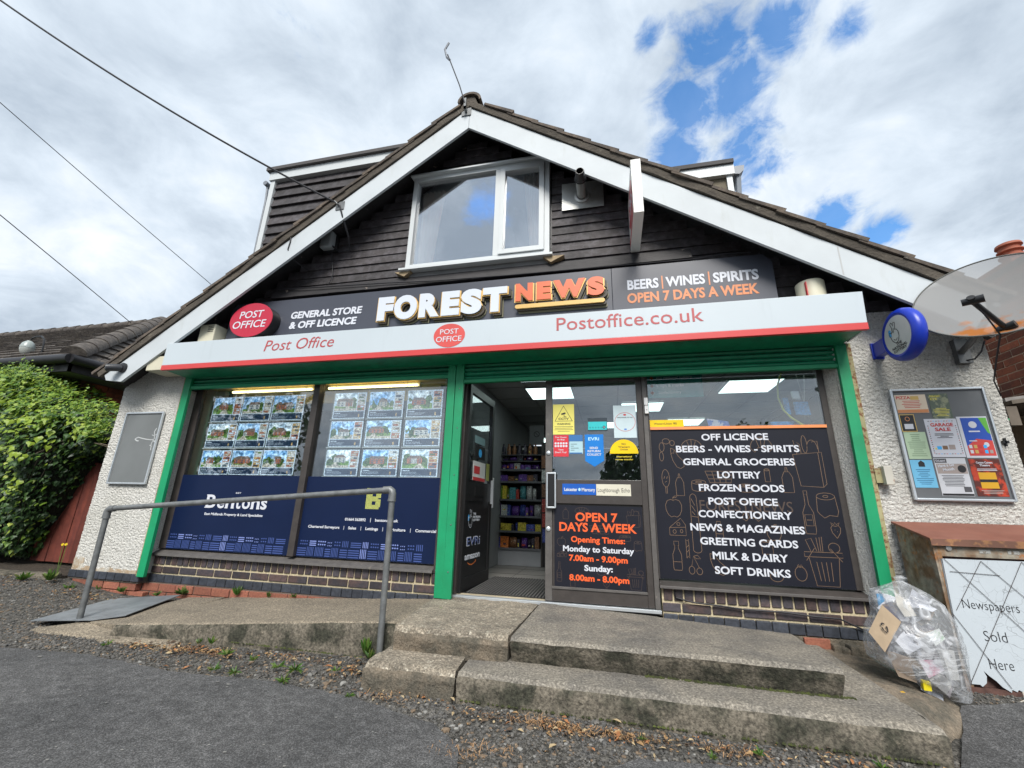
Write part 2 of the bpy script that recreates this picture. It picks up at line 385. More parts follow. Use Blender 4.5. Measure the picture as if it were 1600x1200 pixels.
m_brick_d = mat('dark_brick', (.052, .046, .054), .62, col2=(.085, .055, .052), mask=(5, .45, .6), vary=.22, vscale=40, per=.35, bump=(70, .002), stain=((.22, .19, .17), 32, .70, .78))
m_brick_b = mat('blue_brick', (.042, .048, .062), .45, vary=.25, vscale=30, per=.25, bump=(60, .003), stain=((.2, .2, .2), 30, .70, .8))
m_brick_r = mat('red_brick', (.28, .105, .065), .85, col2=(.25, .09, .06), mask=(9, .4, .65), vary=.2, vscale=50, per=.25, bump=(60, .004))
m_brick_n = mat('neighbour_brick', (.23, .065, .028), .85, col2=(.13, .042, .025), mask=(4, .4, .65), vary=.15, vscale=40, per=.45, bump=(60, .003))
m_mort = mat('cream_mortar', (.56, .48, .32), .95, vary=.15, vscale=60, bump=(80, .004), stain=((.18, .15, .1), 9, .6, .8))
m_mort2 = mat('pale_mortar', (.52, .40, .30), .95, vary=.12, bump=(80, .004))
m_mort3 = mat('grey_mortar', (.10, .085, .07), .95, vary=.2, bump=(60, .005))
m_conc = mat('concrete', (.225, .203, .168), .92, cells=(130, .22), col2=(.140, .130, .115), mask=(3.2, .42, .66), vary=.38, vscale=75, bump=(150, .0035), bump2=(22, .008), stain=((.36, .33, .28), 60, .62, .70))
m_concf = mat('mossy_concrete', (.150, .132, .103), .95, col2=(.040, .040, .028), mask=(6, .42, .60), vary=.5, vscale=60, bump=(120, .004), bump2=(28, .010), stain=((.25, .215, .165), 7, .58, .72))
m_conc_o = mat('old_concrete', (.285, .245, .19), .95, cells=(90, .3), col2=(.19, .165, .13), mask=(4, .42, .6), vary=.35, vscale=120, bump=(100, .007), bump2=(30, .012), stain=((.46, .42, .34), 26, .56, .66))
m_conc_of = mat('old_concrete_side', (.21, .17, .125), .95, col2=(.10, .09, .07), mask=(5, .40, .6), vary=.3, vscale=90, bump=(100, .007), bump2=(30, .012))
m_ramp = mat('ramp_concrete', (.255, .215, .160), .95, cells=(120, .25), col2=(.185, .158, .120), mask=(2.5, .4, .7), vary=.42, vscale=90, bump=(120, .006), stain=((.40, .35, .27), 90, .62, .68))
m_steel = mat('galvanised_steel', (.17, .178, .18), .5, .35, vary=.2, vscale=14, stain=((.10, .075, .055), 18, .62, .76))
m_steel_l = mat('bright_steel', (.48, .48, .46), .42, .75, vary=.15, stain=((.30, .24, .16), 8, .6, .8))
m_cream = mat('cream_plastic', (.60, .57, .44), .45, vary=.05, stain=((.22, .17, .10), 24, .66, .78))
m_cable = mat('black_cable', (.01, .01, .014), .55)
m_grey_pl = mat('grey_plastic', (.20, .22, .25), .5)

# ---------------------------------------------------------------- ground
def sst(a, b, x): t = min(1, max(0, (x - a) / (b - a))); return t * t * (3 - 2 * t)
def G(x, y):
    z = .02 * (y + 1.25) if y < -1.25 else 0.0
    z = max(z, -.3)
    z += .095 * sst(-1.3, -.35, y)
    z += .13 * sst(-5.0, -6.3, x) * sst(-1.6, -.3, y)
    return z
def edge_y(x):   # far edge of the newer tarmac
    P = [(-9, -1.30), (-4.4, -1.44), (-3.7, -1.37), (-2.74, -1.44), (-2.06, -1.39), (-1.45, -1.45), (-.92, -1.60), (-.74, -1.74), (-.66, -2.0), (-.30, -2.02), (-.2, -1.85), (.08, -1.63), (.63, -1.55), (1.4, -1.42), (1.62, -1.1), (1.87, -.72), (2.3, -.6), (6, -.6)]
    for (a, b), (c, d) in zip(P, P[1:]):
        if a <= x <= c: return b + (d - b) * (x - a) / (c - a) + .018 * noise.noise(Vector((x * 9, 0, 0))) + .01 * noise.noise(Vector((x * 31, 4, 0)))
    return -1.3 if x < 0 else -.6
m_ground = mat('worn_asphalt', (.085, .081, .072), .92, cells=(80, .5), col2=(.105, .098, .085), mask=(2.2, .42, .66), vary=.45, vscale=140, bump=(75, .016), bump2=(220, .006), stain=((.20, .19, .17), 60, .66, .72))
m_tar = mat('tarmac', (.104, .103, .103), .88, cells=(200, .48), col2=(.074, .074, .075), mask=(.9, .42, .62), vary=.24, vscale=16, bump=(230, .005), bump2=(90, .005), stain=((.21, .21, .21), 75, .635, .70))
def grid_mesh(name, xs, ys, zf, m, parent=None, kind='structure', keep=None, smooth=True):
    nx, ny = len(xs), len(ys)
    vs = [(x, y, zf(x, y)) for y in ys for x in xs]
    fs = [(j * nx + i, j * nx + i + 1, (j + 1) * nx + i + 1, (j + 1) * nx + i) for j in range(ny - 1) for i in range(nx - 1)
          if keep is None or keep((xs[i] + xs[i + 1]) / 2, (ys[j] + ys[j + 1]) / 2)]
    mb = MB(); mb.v = vs; mb.f = fs; mb.m = [0] * len(fs)
    o = mb.build(name, m, parent, origin=(0, 0, 0), smooth=smooth); return tag(o, kind=kind)
def frange(a, b, s):
    n = max(1, int(round((b - a) / s))); return [a + (b - a) * i / n for i in range(n + 1)]
def rough(x, y, a=.006): return a * (noise.noise(Vector((x * 14, y * 14, 1))) + .6 * noise.noise(Vector((x * 37, y * 37, 5))))
xs = [-200, -60, -25, -14] + frange(-10, 4.5, .03)[0:] + [8, 25, 60, 200]
ys = [-200, -60, -25, -12, -6, -4] + frange(-3, .3, .03) + [3, 12, 60, 200]
grid_mesh('ground', xs, ys, lambda x, y: G(x, y) - .02 + (rough(x, y, .008) if -9 < x < 4.4 and -3 < y < .3 else 0), m_ground)
# the newer tarmac: one sheet on the ground, its ragged far edge standing a few millimetres proud
tx = [-200, -60, -20] + frange(-9.5, 5, .025) + [20, 60, 200]
mb = MB(); T = 30
for x in tx:
    ye = edge_y(x) if -9 <= x <= 6 else (-1.3 if x < 0 else -.6)
    yy = [ye, ye - .006, ye - .03, ye - .08] + [ye - .08 - (3.2 + ye) * (k / 20) ** 1.2 for k in range(1, 21)] + [-4.5, -7, -14, -40, -120, -200]
    mb.v += [(x, y, G(x, y) + (-.03 if k == 0 else .004 + .004 * noise.noise(Vector((x * 2, y * 2, 9))))) for k, y in enumerate(yy)]
for i in range(len(tx) - 1):
    for k in range(T - 1): mb.f.append((i * T + k, i * T + k + 1, (i + 1) * T + k + 1, (i + 1) * T + k)); mb.m.append(0)
tag(mb.build('tarmac_road', m_tar, origin=(0, 0, 0), smooth=True), kind='structure')

# ---------------------------------------------------------------- the shop building
SHOP = thing('shop_building', (-1.44, 0, 0), 'gabled corner shop with white roughcast walls, black boarded gable and green shutters', 'shop')
AX = -1.44
def zb(x, k=5.25): return k - (.70 if x < AX else .68) * abs(x - AX)      # lower edge of the bargeboards
# roughcast walls, their front faces really lumpy
def roughcast(name, x0, x1, z0, z1, y, depth, right_ret=None, parent=None, cut=None):
    mb = MB(); s = .0075
    X = frange(x0, x1, s); Z = frange(z0, z1, s); nx = len(X)
    def d(x, z): a_ = noise.noise(Vector((x * 42, z * 60, 3))); return .011 * min(a_, .12) + .010 * abs(noise.noise(Vector((x * 75, z * 95, 8)))) + .005 * noise.noise(Vector((x * 3, z * 3, 0)))
    for z in Z:
        for i, x in enumerate(X):
            e_ = .004 * noise.noise(Vector((z * 40, 7 if i else 2, 0))) if i in (0, nx - 1) else 0
            mb.v.append((x + e_, y - d(x, z) - (.0 if 0 < i < nx - 1 else -.006), min(z, cut(x)) if cut else z))
    for j in range(len(Z) - 1):
        for i in range(nx - 1): mb.f.append((j * nx + i, j * nx + i + 1, (j + 1) * nx + i + 1, (j + 1) * nx + i)); mb.m.append(0)
    mb.box(x0 + .003, x1 - .003, y + .012, y + depth, z0, cut(x0) - .05 if x0 < -5 else cut(x1) - .05)
    return mb.build(name, m_cast, parent, smooth='weld', origin=(x0, y, z0))
rc = roughcast('wall', -5.93, -4.925, .283, 2.75, -.12, .22, parent=SHOP, cut=lambda x: min(2.75, zb(x) + .27))
rc = roughcast('wall', 1.885, 2.955, .02, 2.75, -.12, .22, parent=SHOP, cut=lambda x: min(2.75, zb(x) + .27))
MB().box(-5.93, -5.70, .10, 9, .05, 2.3).box(2.73, 2.95, .10, 9, .0, 2.3).box(-5.9, 2.9, 8.8, 9, 0, 2.3).build('wall', m_cast, SHOP)
# worn foot of the left wall where the render has dropped off
mb = MB()
for k in range(26):
    x = -5.92 + k * .037; h = .02 + .05 * abs(noise.noise(Vector((x * 9, 2, 2)))) + (.08 if k < 4 else 0)
    mb.box(x, x + .039, -.126, -.11, .278, .285 + h)
mb.build('render_patch', m_cast_d, SHOP)

# gable wall behind the boards and the boards one by one
def zroof(x): return zb(x) + .22
gw = [(-5.2, 2.4), (2.3, 2.4), (2.3, zroof(2.3) - .1), (AX, 5.35), (-5.2, zroof(-5.2) - .1)]
MB().prism([(-4.93, 2.40), (1.86, 2.40), (1.86, 2.745), (-4.93, 2.745)], -.10, .10).build('wall', m_dark, SHOP)
mb = MB()   # gable backing with the window opening left out
WX0, WX1, WZ0, WZ1 = -2.20, -.54, 3.61, 4.90
def gx(z): return (AX - (5.40 - z) / .70, AX + (5.40 - z) / .68)
for z0_, z1_ in ((2.75, WZ0), (WZ1, 5.38)):
    a, b = gx(z0_), gx(z1_); mb.prism([(a[0], z0_), (a[1], z0_), (b[1], z1_), (b[0], z1_)], -.06, .08)
a, b = gx(WZ0), gx(WZ1)
mb.prism([(a[0], WZ0), (WX0, WZ0), (WX0, WZ1), (b[0], WZ1)], -.06, .08); mb.prism([(WX1, WZ0), (a[1], WZ0), (b[1], WZ1), (WX1, WZ1)], -.06, .08)
mb.build('gable_wall', m_dark, SHOP)
cl = part('cladding', SHOP, (AX, -.12, 2.75))
z = 2.752; E_ = .1045
while z < 5.33:
    zt = min(z + E_ + .012, 5.36); l, r = gx(z + .05)
    segs = [(l, r)]
    if z + E_ > WZ0 - .02 and z < WZ1 + .05: segs = [(l, WX0 - .02), (WX1 + .02, r)]
    for a, b in segs:
        if b - a < .1: continue
        cuts = [a]
        if b - a > 3.2: cuts.append(a + (b - a) * random.uniform(.3, .7))
        cuts.append(b)
        for c0, c1 in zip(cuts, cuts[1:]):
            q = MB(); j = random.uniform(-.002, .003); tl = random.uniform(-.004, .004); K = max(2, int((c1 - c0) / .35))
            for i in range(K):     # slightly waved, feathered board: thick lower edge, thin upper edge tucked under the next
                xa, xb = c0 + (c1 - c0) * i / K, c0 + (c1 - c0) * (i + 1) / K
                wa, wb = .003 * noise.noise(Vector((xa * 1.7, z * 5, 0))), .003 * noise.noise(Vector((xb * 1.7, z * 5, 0)))
                ta, tb = tl * (i / K - .5), tl * ((i + 1) / K - .5)
                q.raw([(xa + (.0015 if i == 0 else 0), -.120 - j + wa, z + ta), (xb - (.0015 if i == K - 1 else 0), -.120 - j + wb, z + tb), (xb, -.06, z + tb), (xa, -.06, z + ta),
                       (xa, -.103 - j + wa, zt + ta), (xb, -.103 - j + wb, zt + tb), (xb, -.06, zt + tb), (xa, -.06, zt + ta)],
                      [(0, 3, 2, 1), (4, 5, 6, 7), (0, 1, 5, 4), (2, 3, 7, 6)] + ([(3, 0, 4, 7)] if i == 0 else []) + ([(1, 2, 6, 5)] if i == K - 1 else []))
            q.build('board', m_board, cl)
    z += E_
# flaking timber drip beam over the sign
mb = MB()
for i in range(30):
    x0, x1 = -3.95 + i * .16, -3.95 + (i + 1) * .16
    z0_ = 3.425 + .006 * noise.noise(Vector((i * .7, 1, 1))); mb.hexa([(x0, -.178, z0_), (x1, -.178, z0_), (x1, -.11, z0_), (x0, -.11, z0_), (x0, -.150, z0_ + .115), (x1, -.150, z0_ + .115), (x1, -.11, z0_ + .12), (x0, -.11, z0_ + .12)])
mb.build('drip_beam', m_beam, SHOP)
# bargeboards
def barge(sx):
    s = .70 if sx < 0 else .68; xe = -5.80 if sx < 0 else 3.2
    xi = -5.56 if sx < 0 else 3.0
    ze = 2.385 if sx < 0 else zb(3.2)
    if sx < 0: pts = [(AX - .002, 5.25), (AX - .002, 5.54), (-5.845, zb(-5.845) + .29), (-5.80, 2.392), (-5.56, zb(-5.56))]
    else: pts = [(AX + .002, 5.25), (2.80, zb(2.80)), (2.80, zb(2.80) + .29), (AX + .002, 5.54)]
    MB().prism(pts if sx > 0 else pts[::-1][::-1], -.425, -.395).build('bargeboard', m_barge, SHOP)
barge(-1); barge(1)
box('bargeboard_joint', mat('joint_grey', (.42, .43, .43), .6), SHOP, 1.925, 1.935, -.4262, -.395, zb(1.93) + .012, zb(1.93) + .28)
# verge soffit
MB().raw([(AX, -.395, 5.50), (-5.8, -.395, zb(-5.8) + .25), (-5.8, -.06, zb(-5.8) + .25), (AX, -.06, 5.50)], [(0, 1, 2, 3)]).raw([(AX, -.395, 5.50), (3.02, -.395, zb(3.02) + .25), (3.02, -.06, zb(3.02) + .25), (AX, -.06, 5.50)], [(0, 3, 2, 1)]).build('soffit', m_beam, SHOP)

# roof: structure, then verge tiles one by one for the front columns, courses behind
RF = part('roof', SHOP, (AX, -.43, 2.6))
DEP = 9.0
for sx, s, xe in ((-1, .70, -5.90), (1, .68, 2.86)):
    ang = math.atan(s); L = abs(xe - AX) / math.cos(ang); ex = .335; n = int(L / ex)
    dx, dz = sx * math.cos(ang), -math.sin(ang); nx_, nz_ = sx * math.sin(ang), math.cos(ang)
    def P(u, v, y, dx=dx, dz=dz, nx_=nx_, nz_=nz_): return (AX + dx * u + nx_ * v, y, 5.555 + dz * u + nz_ * v)
    # roof deck
    MB().hexa([P(0, -.03, -.38), P(L, -.03, -.38), P(L, -.03, DEP), P(0, -.03, DEP), P(0, .0, -.38), P(L, .0, -.38), P(L, .0, DEP), P(0, .0, DEP)]).build('roof_deck', m_beam, RF)
    # bedding mortar along the verge
    mb = MB(); K = 70
    for k in range(K):
        u0, u1 = L * k / K, L * (k + 1) / K; w0 = .014 * noise.noise(Vector((u0 * 4, sx * 9, 0))); w1 = .014 * noise.noise(Vector((u1 * 4, sx * 9, 0)))
        mb.raw([P(u0, .0, -.445 + w0), P(u1, .0, -.445 + w1), P(u1, .062, -.452 + w1), P(u0, .062, -.452 + w0), P(u0, .0, -.36), P(u1, .0, -.36), P(u1, .062, -.36), P(u0, .062, -.36)],
               [(0, 1, 2, 3), (3, 2, 6, 7), (1, 0, 4, 5)])
    mb.build('verge_mortar', m_mortar_v, RF, smooth=True)
    src = None
    for c in range(3):
        for r in range(n):
            y0 = -.465 + c * .33; u = L - (r + 1) * ex
            if src is None:
                q = MB(); W_ = .327
                for i in range(4):
                    for_w = W_ / 4; ya, yb = i * for_w, (i + 1) * for_w; ha, hb = (.012 if i % 2 == 0 else .0), (.012 if i % 2 else .0)
                    q.hexa([P(0, .062, -.0 + ya), P(.40, .078, ya), P(.40, .078, yb), P(0, .062, yb), P(0, .080 + ha * .6, ya), P(.40, .104 + ha, ya), P(.40, .104 + hb, yb), P(0, .080 + hb * .6, yb)])
                src = q.build('roof_tile', m_tile, RF, origin=P(0, .06, 0)); src.location = src.location
                o = src
            else: o = again(src, RF, (0, 0, 0))
            b = Vector(P(u + random.uniform(-.006, .006), .06 + random.uniform(-.002, .004), y0 + random.uniform(-.008, .006))); o.location = b - worg(RF); WO[o.name] = b
            o.rotation_euler = (random.uniform(-.012, .012), random.uniform(-.012, .012), random.uniform(-.01, .01))
    mb = MB()
    for r in range(n):
        u = L - (r + 1) * ex; mb.hexa([P(u, .05, .54), P(u + .40, .066, .54), P(u + .40, .066, DEP), P(u, .05, DEP), P(u, .08, .54), P(u + .40, .104, .54), P(u + .40, .104, DEP), P(u, .08, DEP)])
    tag(mb.build('roof_courses', m_tile, RF), kind='stuff')
# ridge
src = None
for k in range(12):
    if src is None:
        q = MB(); R_ = .125
        prof = [(AX + R_ * 1.15 * math.cos(a), 5.575 + R_ * math.sin(a)) for a in [math.pi * i / 10 for i in range(11)]]
        prof2 = [(AX + (R_ - .02) * 1.15 * math.cos(a), 5.565 + (R_ - .02) * math.sin(a)) for a in [math.pi * i / 10 for i in range(11)]]
        q.prism(prof + prof2[::-1], 0, .44); src = q.build('ridge_tile', m_tile, RF, origin=(AX, 0, 5.57), smooth=True); o = src
    else: o = again(src, RF, (0, 0, 0))
    p = Vector((AX, -.47 + k * .45, 5.605 + random.uniform(-.004, .004))); o.location = p - worg(RF)
MB().prism([(AX - .10, 5.57), (AX + .10, 5.57), (AX + .05, 5.70), (AX - .05, 5.70)], -.44, -.30).build('ridge_mortar', m_mortar_v, RF)

# left dormer (flat roofed, boarded cheek) and right dormer
DL = part('dormer', SHOP, (-4.5, .05, 3.5))
z = 3.35
while z < 5.40:
    xr = AX - (5.62 - z) / .70 + .02; xr = AX - (5.60 - min(z, 5.5)) / .70
    if xr > -4.45: j = .005 * random.random(); xe_ = min(-2.6, xr + .25); MB().hexa([(-4.475, .018 - j, z), (xe_, .018 - j, z), (xe_, .09, z), (-4.475, .09, z), (-4.475, .055 - j, z + .158), (xe_, .055 - j, z + .158), (xe_, .09, z + .158), (-4.475, .09, z + .158)]).build('board', m_board, DL)
    z += .150
MB().box(-4.54, -4.47, .0, .10, 3.42, 5.44).build('corner_trim', m_upvc, DL)
MB().box(-4.56, -2.45, -.02, .10, 5.425, 5.562).build('fascia_board', m_upvc, DL)
MB().box(-4.60, -2.40, -.06, 3.4, 5.565, 5.615).build('flat_roof', mat('roof_felt', (.085, .08, .08), .9, bump=(60, .003)), DL)
MB().box(-4.50, -4.44, .10, 3.3, 3.3, 5.42).build('wall', m_upvc, DL)
MB().tube([(-4.605, -.03, 5.385), (-4.605, 3.3, 5.385)], .035, 10).build('gutter', m_grey_pl, DL, smooth=True)
MB().tube([(-4.60, .02, 5.36), (-4.575, .02, 5.1), (-4.585, .05, 3.5)], .016, 8).build('downpipe', m_grey_pl, DL, smooth=True)
DR = part('dormer', SHOP, (1.7, 1.15, 3.6))
z = 3.5
while z < 5.40:
    box('board', mat('hung_tile', (.14, .12, .085), .85, vary=.25, per=.25, bump=(30, .01)), DR, AX + (5.6 - z) / .68 - .25, 1.70, 1.14 - .006 * random.random(), 1.22, z, z + .148, origin=(1, 1.15, z))
    z += .15
MB().box(1.665, 1.735, 1.10, 1.22, 3.5, 5.42).build('corner_trim', m_upvc, DR)
MB().box(.3, 1.76, 1.07, 1.2, 5.40, 5.555).build('fascia_board', m_upvc, DR)
MB().box(.2, 1.76, 1.04, 4.4, 5.56, 5.62).build('flat_roof', MATS['roof_felt'], DR)
MB().prism([(1.745, 5.52), (1.89, 5.52), (1.875, 5.44), (1.82, 5.39), (1.765, 5.40)], 1.08, 4.3).build('gutter', m_grey_pl, DR)
MB().tube([(1.82, 1.14, 5.40), (1.80, 1.16, 5.1), (1.80, 1.16, 3.7)], .035, 8).build('downpipe', m_grey_pl, DR, smooth=True)
MB().box(1.60, 1.66, 1.22, 4.3, 3.5, 5.4).build('wall', m_upvc, DR)

# upstairs window
UW = part('upstairs_window', SHOP, (-1.37, -.15, WZ0))
def frame(x0, x1, z0, z1, w, y0, y1, m, parent, name='frame', bev=.004):
    mb = MB().box(x0, x0 + w, y0, y1, z0, z1).box(x1 - w, x1, y0, y1, z0, z1).box(x0 + w, x1 - w, y0, y1, z0, z0 + w).box(x0 + w, x1 - w, y0, y1, z1 - w, z1)
    return mb.build(name, m, parent, bevel=bev)
frame(WX0, WX1, WZ0 + .03, WZ1, .055, -.165, -.06, m_upvc, UW)
box('mullion', m_upvc, UW, -1.165, -1.105, -.165, -.06, WZ0 + .086, WZ1 - .056, .003)
frame(-1.103, WX1 - .057, WZ0 + .088, WZ1 - .058, .055, -.185, -.10, m_upvc, UW, 'casement')
MB().hexa([(WX0 - .03, -.215, WZ1 - .005), (WX1 + .03, -.215, WZ1 - .005), (WX1 + .03, -.11, WZ1 + .005), (WX0 - .03, -.11, WZ1 + .005), (WX0 - .03, -.21, WZ1 + .02), (WX1 + .03, -.21, WZ1 + .02), (WX1 + .03, -.11, WZ1 + .075), (WX0 - .03, -.11, WZ1 + .075)]).build('drip_board', m_upvc, UW)
MB().hexa([(WX0 - .04, -.235, WZ0 - .015), (WX1 + .04, -.235, WZ0 - .015), (WX1 + .04, -.10, WZ0 - .015), (WX0 - .04, -.10, WZ0 - .015), (WX0 - .04, -.235, WZ0 + .008), (WX1 + .04, -.235, WZ0 + .008), (WX1 + .04, -.10, WZ0 + .032), (WX0 - .04, -.10, WZ0 + .032)]).build('sill', m_upvc, UW)
MB().box(WX0 + .055, -1.165, -.122, -.116, WZ0 + .085, WZ1 - .055).build('pane', m_glass_u, UW)
MB().box(-1.05, WX1 - .11, -.142, -.136, WZ0 + .14, WZ1 - .11).build('pane', m_glass_u, UW)
MB().prism([(WX0 - .1, WZ0 - .02), (WX0 + .1, WZ0 - .02), (WX0 + .02, WZ0 - .08)], -.20, -.12).prism([(WX1 - .06, WZ0 - .02), (WX1 + .16, WZ0 - .02), (WX1 + .02, WZ0 - .09)], -.20, -.12).build('sill_packer', mat('raw_timber', (.33, .25, .15), .8, vary=.25, vscale=30), UW)
box('under_sill_board', mat('grey_board', (.17, .17, .17), .8, vary=.2), UW, WX0 + .05, WX1 - .02, -.15, -.118, WZ0 - .07, WZ0 - .018)
MB().box(WX0 - .3, WX1 + .3, 1.6, 1.62, WZ0 - .3, WZ1 + .1).box(WX0 - .32, WX0 - .3, .08, 1.6, WZ0 - .3, WZ1 + .1).box(WX1 + .3, WX1 + .32, .08, 1.6, WZ0 - .3, WZ1 + .1).build('bedroom_wall', mat('dim_room', (.10, .10, .11), .9), SHOP)
def curtain(x0, x1, xb0, xb1, z0, z1, label):
    mb = MB(); n = 60; rows = 10
    for j in range(rows + 1):
        t = j / rows; a = x0 + (xb0 - x0) * t; b = x1 + (xb1 - x1) * t; z = z1 + (z0 - z1) * t
        for i in range(n + 1):
            u = i / n; mb.v.append((a + (b - a) * u, -.055 + .026 * math.sin(u * 34 + 1.2 * math.sin(t * 3)) * (.7 + .3 * t), z))
    for j in range(rows):
        for i in range(n): mb.f.append((j * (n + 1) + i, (j + 1) * (n + 1) + i, (j + 1) * (n + 1) + i + 1, j * (n + 1) + i + 1)); mb.m.append(0)
    tag(mb.build('curtain', mat('curtain_cloth', (.95, .66, .54), .9, streak=((.9, .86, .78), 5, .4, .6, (6, 1, .1)), emit=None), smooth=True), label, 'curtain', 'curtains at the upstairs window')
curtain(-2.12, -1.82, -2.12, -1.93, WZ0 + .02, WZ1 - .14, 'pale pink pleated curtain at the left side of the upstairs window')
curtain(-.86, -.60, -.76, -.60, WZ0 + .05, WZ1 - .1, 'pale pink curtain behind the narrow right casement of the upstairs window')

# small things fixed to the gable ------------------------------------------------
FL = thing('boiler_flue', (-.185, -.13, 4.17), 'boiler flue with black terminal on a square steel plate beside upstairs window', 'flue')
MB().prism([(-.405, 4.178), (.042, 4.178), (.044, 4.515), (-.403, 4.525)], -.143, -.136).build('backplate', m_steel_l, FL, bevel=.001)
MB().lathe((-.185, -.143, 4.33), [(.085, 0), (.083, -.012), (.06, -.018)], 24, 'y').build('collar', m_steel_l, FL, smooth=True)
MB().lathe((-.185, -.143, 4.33), [(.05, -.015), (.05, -.24)], 24, 'y').build('pipe', m_steel_l, FL, smooth=True)
MB().lathe((-.185, -.143, 4.33), [(.056, -.24), (.062, -.25), (.056, -.262), (.062, -.275), (.056, -.29), (.05, -.30), (.045, -.36), (.04, -.37), (.036, -.37), (.030, -.34)], 24, 'y').build('terminal', m_dark, FL, smooth=True)

PS = thing('projecting_sign', (.33, -.45, 3.56), 'white projecting box sign with red oval on its side, fixed to the black gable boards', 'sign')
MB().box(.285, .372, -.765, -.155, 3.56, 4.13).build('sign_box', mat('sign_white', (.70, .70, .66), .4, vary=.03), PS, bevel=.004)
Lf = lambda a, b, o: (.285 - o, -a, b)
q = MB(); q.face([(.2842, -.16, 3.60), (.2842, -.76, 3.60), (.2842, -.76, 3.67), (.2842, -.16, 3.67)]); q.build('red_band', m_red, PS)
q = MB(); q.face([(.2842, -.46 - .26 * math.cos(a), 3.88 + .19 * math.sin(a)) for a in [2 * math.pi * i / 40 for i in range(40)]]); q.build('red_oval', m_red, PS)
Lt = lambda a, b, o: (.2838 - o, -a, b)
text('POST', .34, .58, 3.90, .07, 0, m_white, PS, F=lambda a, b, o: (.2838 - o, -.92 + a, b)); text('OFFICE', .26, .66, 3.80, .07, 0, m_white, PS, F=lambda a, b, o: (.2838 - o, -.92 + a, b))
MB().box(.31, .345, -.155, -.125, 3.66, 4.03).build('bracket', m_upvc, PS)

JB = thing('junction_box', (-3.26, -.16, 4.05), 'grey telephone junction box under the left slope of the bargeboard', 'junction box')
MB().box(-3.345, -3.185, -.235, -.13, 4.03, 4.255).build('cover', mat('junction_grey', (.30, .32, .33), .5), JB, bevel=.03, smooth=True, seg=3)
MB().box(-3.33, -3.15, -.155, -.125, 4.0, 4.25).build('back_box', m_dark, JB)
for lab, x0, x1, z0, z1, vents in (('cream alarm box with side vents at the left end of the charcoal sign', -4.72, -4.50, 2.85, 3.07, True), ('plain cream alarm siren box above the right end of the fascia', 1.66, 1.87, 2.80, 3.02, False)):
    AB = thing('alarm_box', ((x0 + x1) / 2, -.3, z0), lab, 'alarm box', 'alarm boxes on the gable')
    if vents:
        MB().box(x0, x1, -.32, -.10, z0, z1).build('cover', m_cream, AB, bevel=.01)
        for k in range(4): box('vent', m_dark, AB, x1 - .10, x1 - .02, -.3225, -.31, z1 - .03 - k * .022, z1 - .022 - k * .022)
    else:
        MB().lathe(((x0 + x1) / 2, -.22, z0 - .05), [(.001, .27), (.10, .27), (.108, .262), (.108, 0), (.001, 0)], 24).build('cover', m_cream, AB, smooth=True)
        box('red_stripe', m_red, AB, x0 + .03, x0 + .036, -.328, -.30, z0 + .0, z0 + .19)
tag(MB().box(-5.27, -4.985, -.40, -.14, 2.495, 2.665).build('cream_box', m_cream, bevel=.006), 'small cream box on the roughcast beside the left end of the fascia', 'junction box')
CA = thing('security_camera', (-5.62, -.47, 2.53), 'black bullet security camera on the foot of the left bargeboard', 'camera')
MB().lathe((-5.58, -.425, 2.535), [(.06, 0), (.06, -.02), (.02, -.03)], 16, 'y').build('base', m_dark, CA, smooth=True)
MB().tube([(-5.585, -.44, 2.53), (-5.60, -.47, 2.525), (-5.665, -.545, 2.505), (-5.668, -.548, 2.505)], [.040, .044, .044, .03], 16).build('body', mat('camera_grey', (.035, .037, .042), .35), CA, smooth=True)

AE = thing('aerial', (-1.50, -.43, 5.46), 'thin leaning aerial rod with stub tip on a bracket at gable apex', 'aerial')
box('bracket_plate', m_steel, AE, -1.535, -1.42, -.437, -.427, 5.43, 5.535, .001)
MB().box(-1.49, -1.465, -.50, -.437, 5.47, 5.50).box(-1.49, -1.465, -.50, -.485, 5.47, 5.62).build('bracket_arm', m_steel, AE)
MB().tube([(-1.48, -.50, 5.55), (-1.57, -.48, 5.86), (-1.79, -.42, 6.50)], .008, 6).build('rod', m_cable, AE)
MB().tube([(-1.755, -.42, 6.40), (-1.80, -.42, 6.46), (-1.835, -.42, 6.60), (-1.79, -.42, 6.70)], .014, 6).build('tip', m_grey_pl, AE)

# cables
def cable(pts, r, label, cat='cable', group=None, n=6):
    o = MB().tube(pts, r, n).build('cable', m_cable, origin=pts[0], smooth=True); return tag(o, label, cat, group)
def sag(a, b, s, n=24):
    a, b = Vector(a), Vector(b); return [a + (b - a) * (i / n) + Vector((0, 0, -s * 4 * (i / n) * (1 - i / n))) for i in range(n + 1)]
cable([Vector((-14.3, -5.12, 11.1))] + [Vector(p) for p in sag((-6.78, -2.0, 6.63), (-3.03, -.44, 4.46), .10)] + [(-2.97, -.44, 4.40), (-2.92, -.42, 4.25), (-2.90, -.30, 4.08), (-2.95, -.18, 3.98), (-3.08, -.17, 3.98), (-3.19, -.19, 4.06)], .011,
      'thick black overhead cable running from sky to the left bargeboard and junction box')
cable([(-12.3, -2, 9.55), (-11.67, 0, 8.61), (-11.05, 2, 7.65), (-10.41, 4, 6.72), (-9.9, 5.6, 5.9)], .008, 'upper of two thin overhead wires crossing the sky at left')
cable([(-9.5, -2, 6.12), (-10.15, 0, 5.71), (-10.62, 1.5, 5.40), (-11.12, 3, 5.10)], .008, 'lower thin overhead wire crossing the sky down to the bungalow roof')
TH = []
BR = thing('cable_bracket', (-3.0, -.43, 4.40), 'small galvanised plate with hook on the left bargeboard holding the cable', 'bracket')
box('plate', m_steel, BR, -3.03, -2.92, -.434, -.427, 4.36, 4.47, .001)
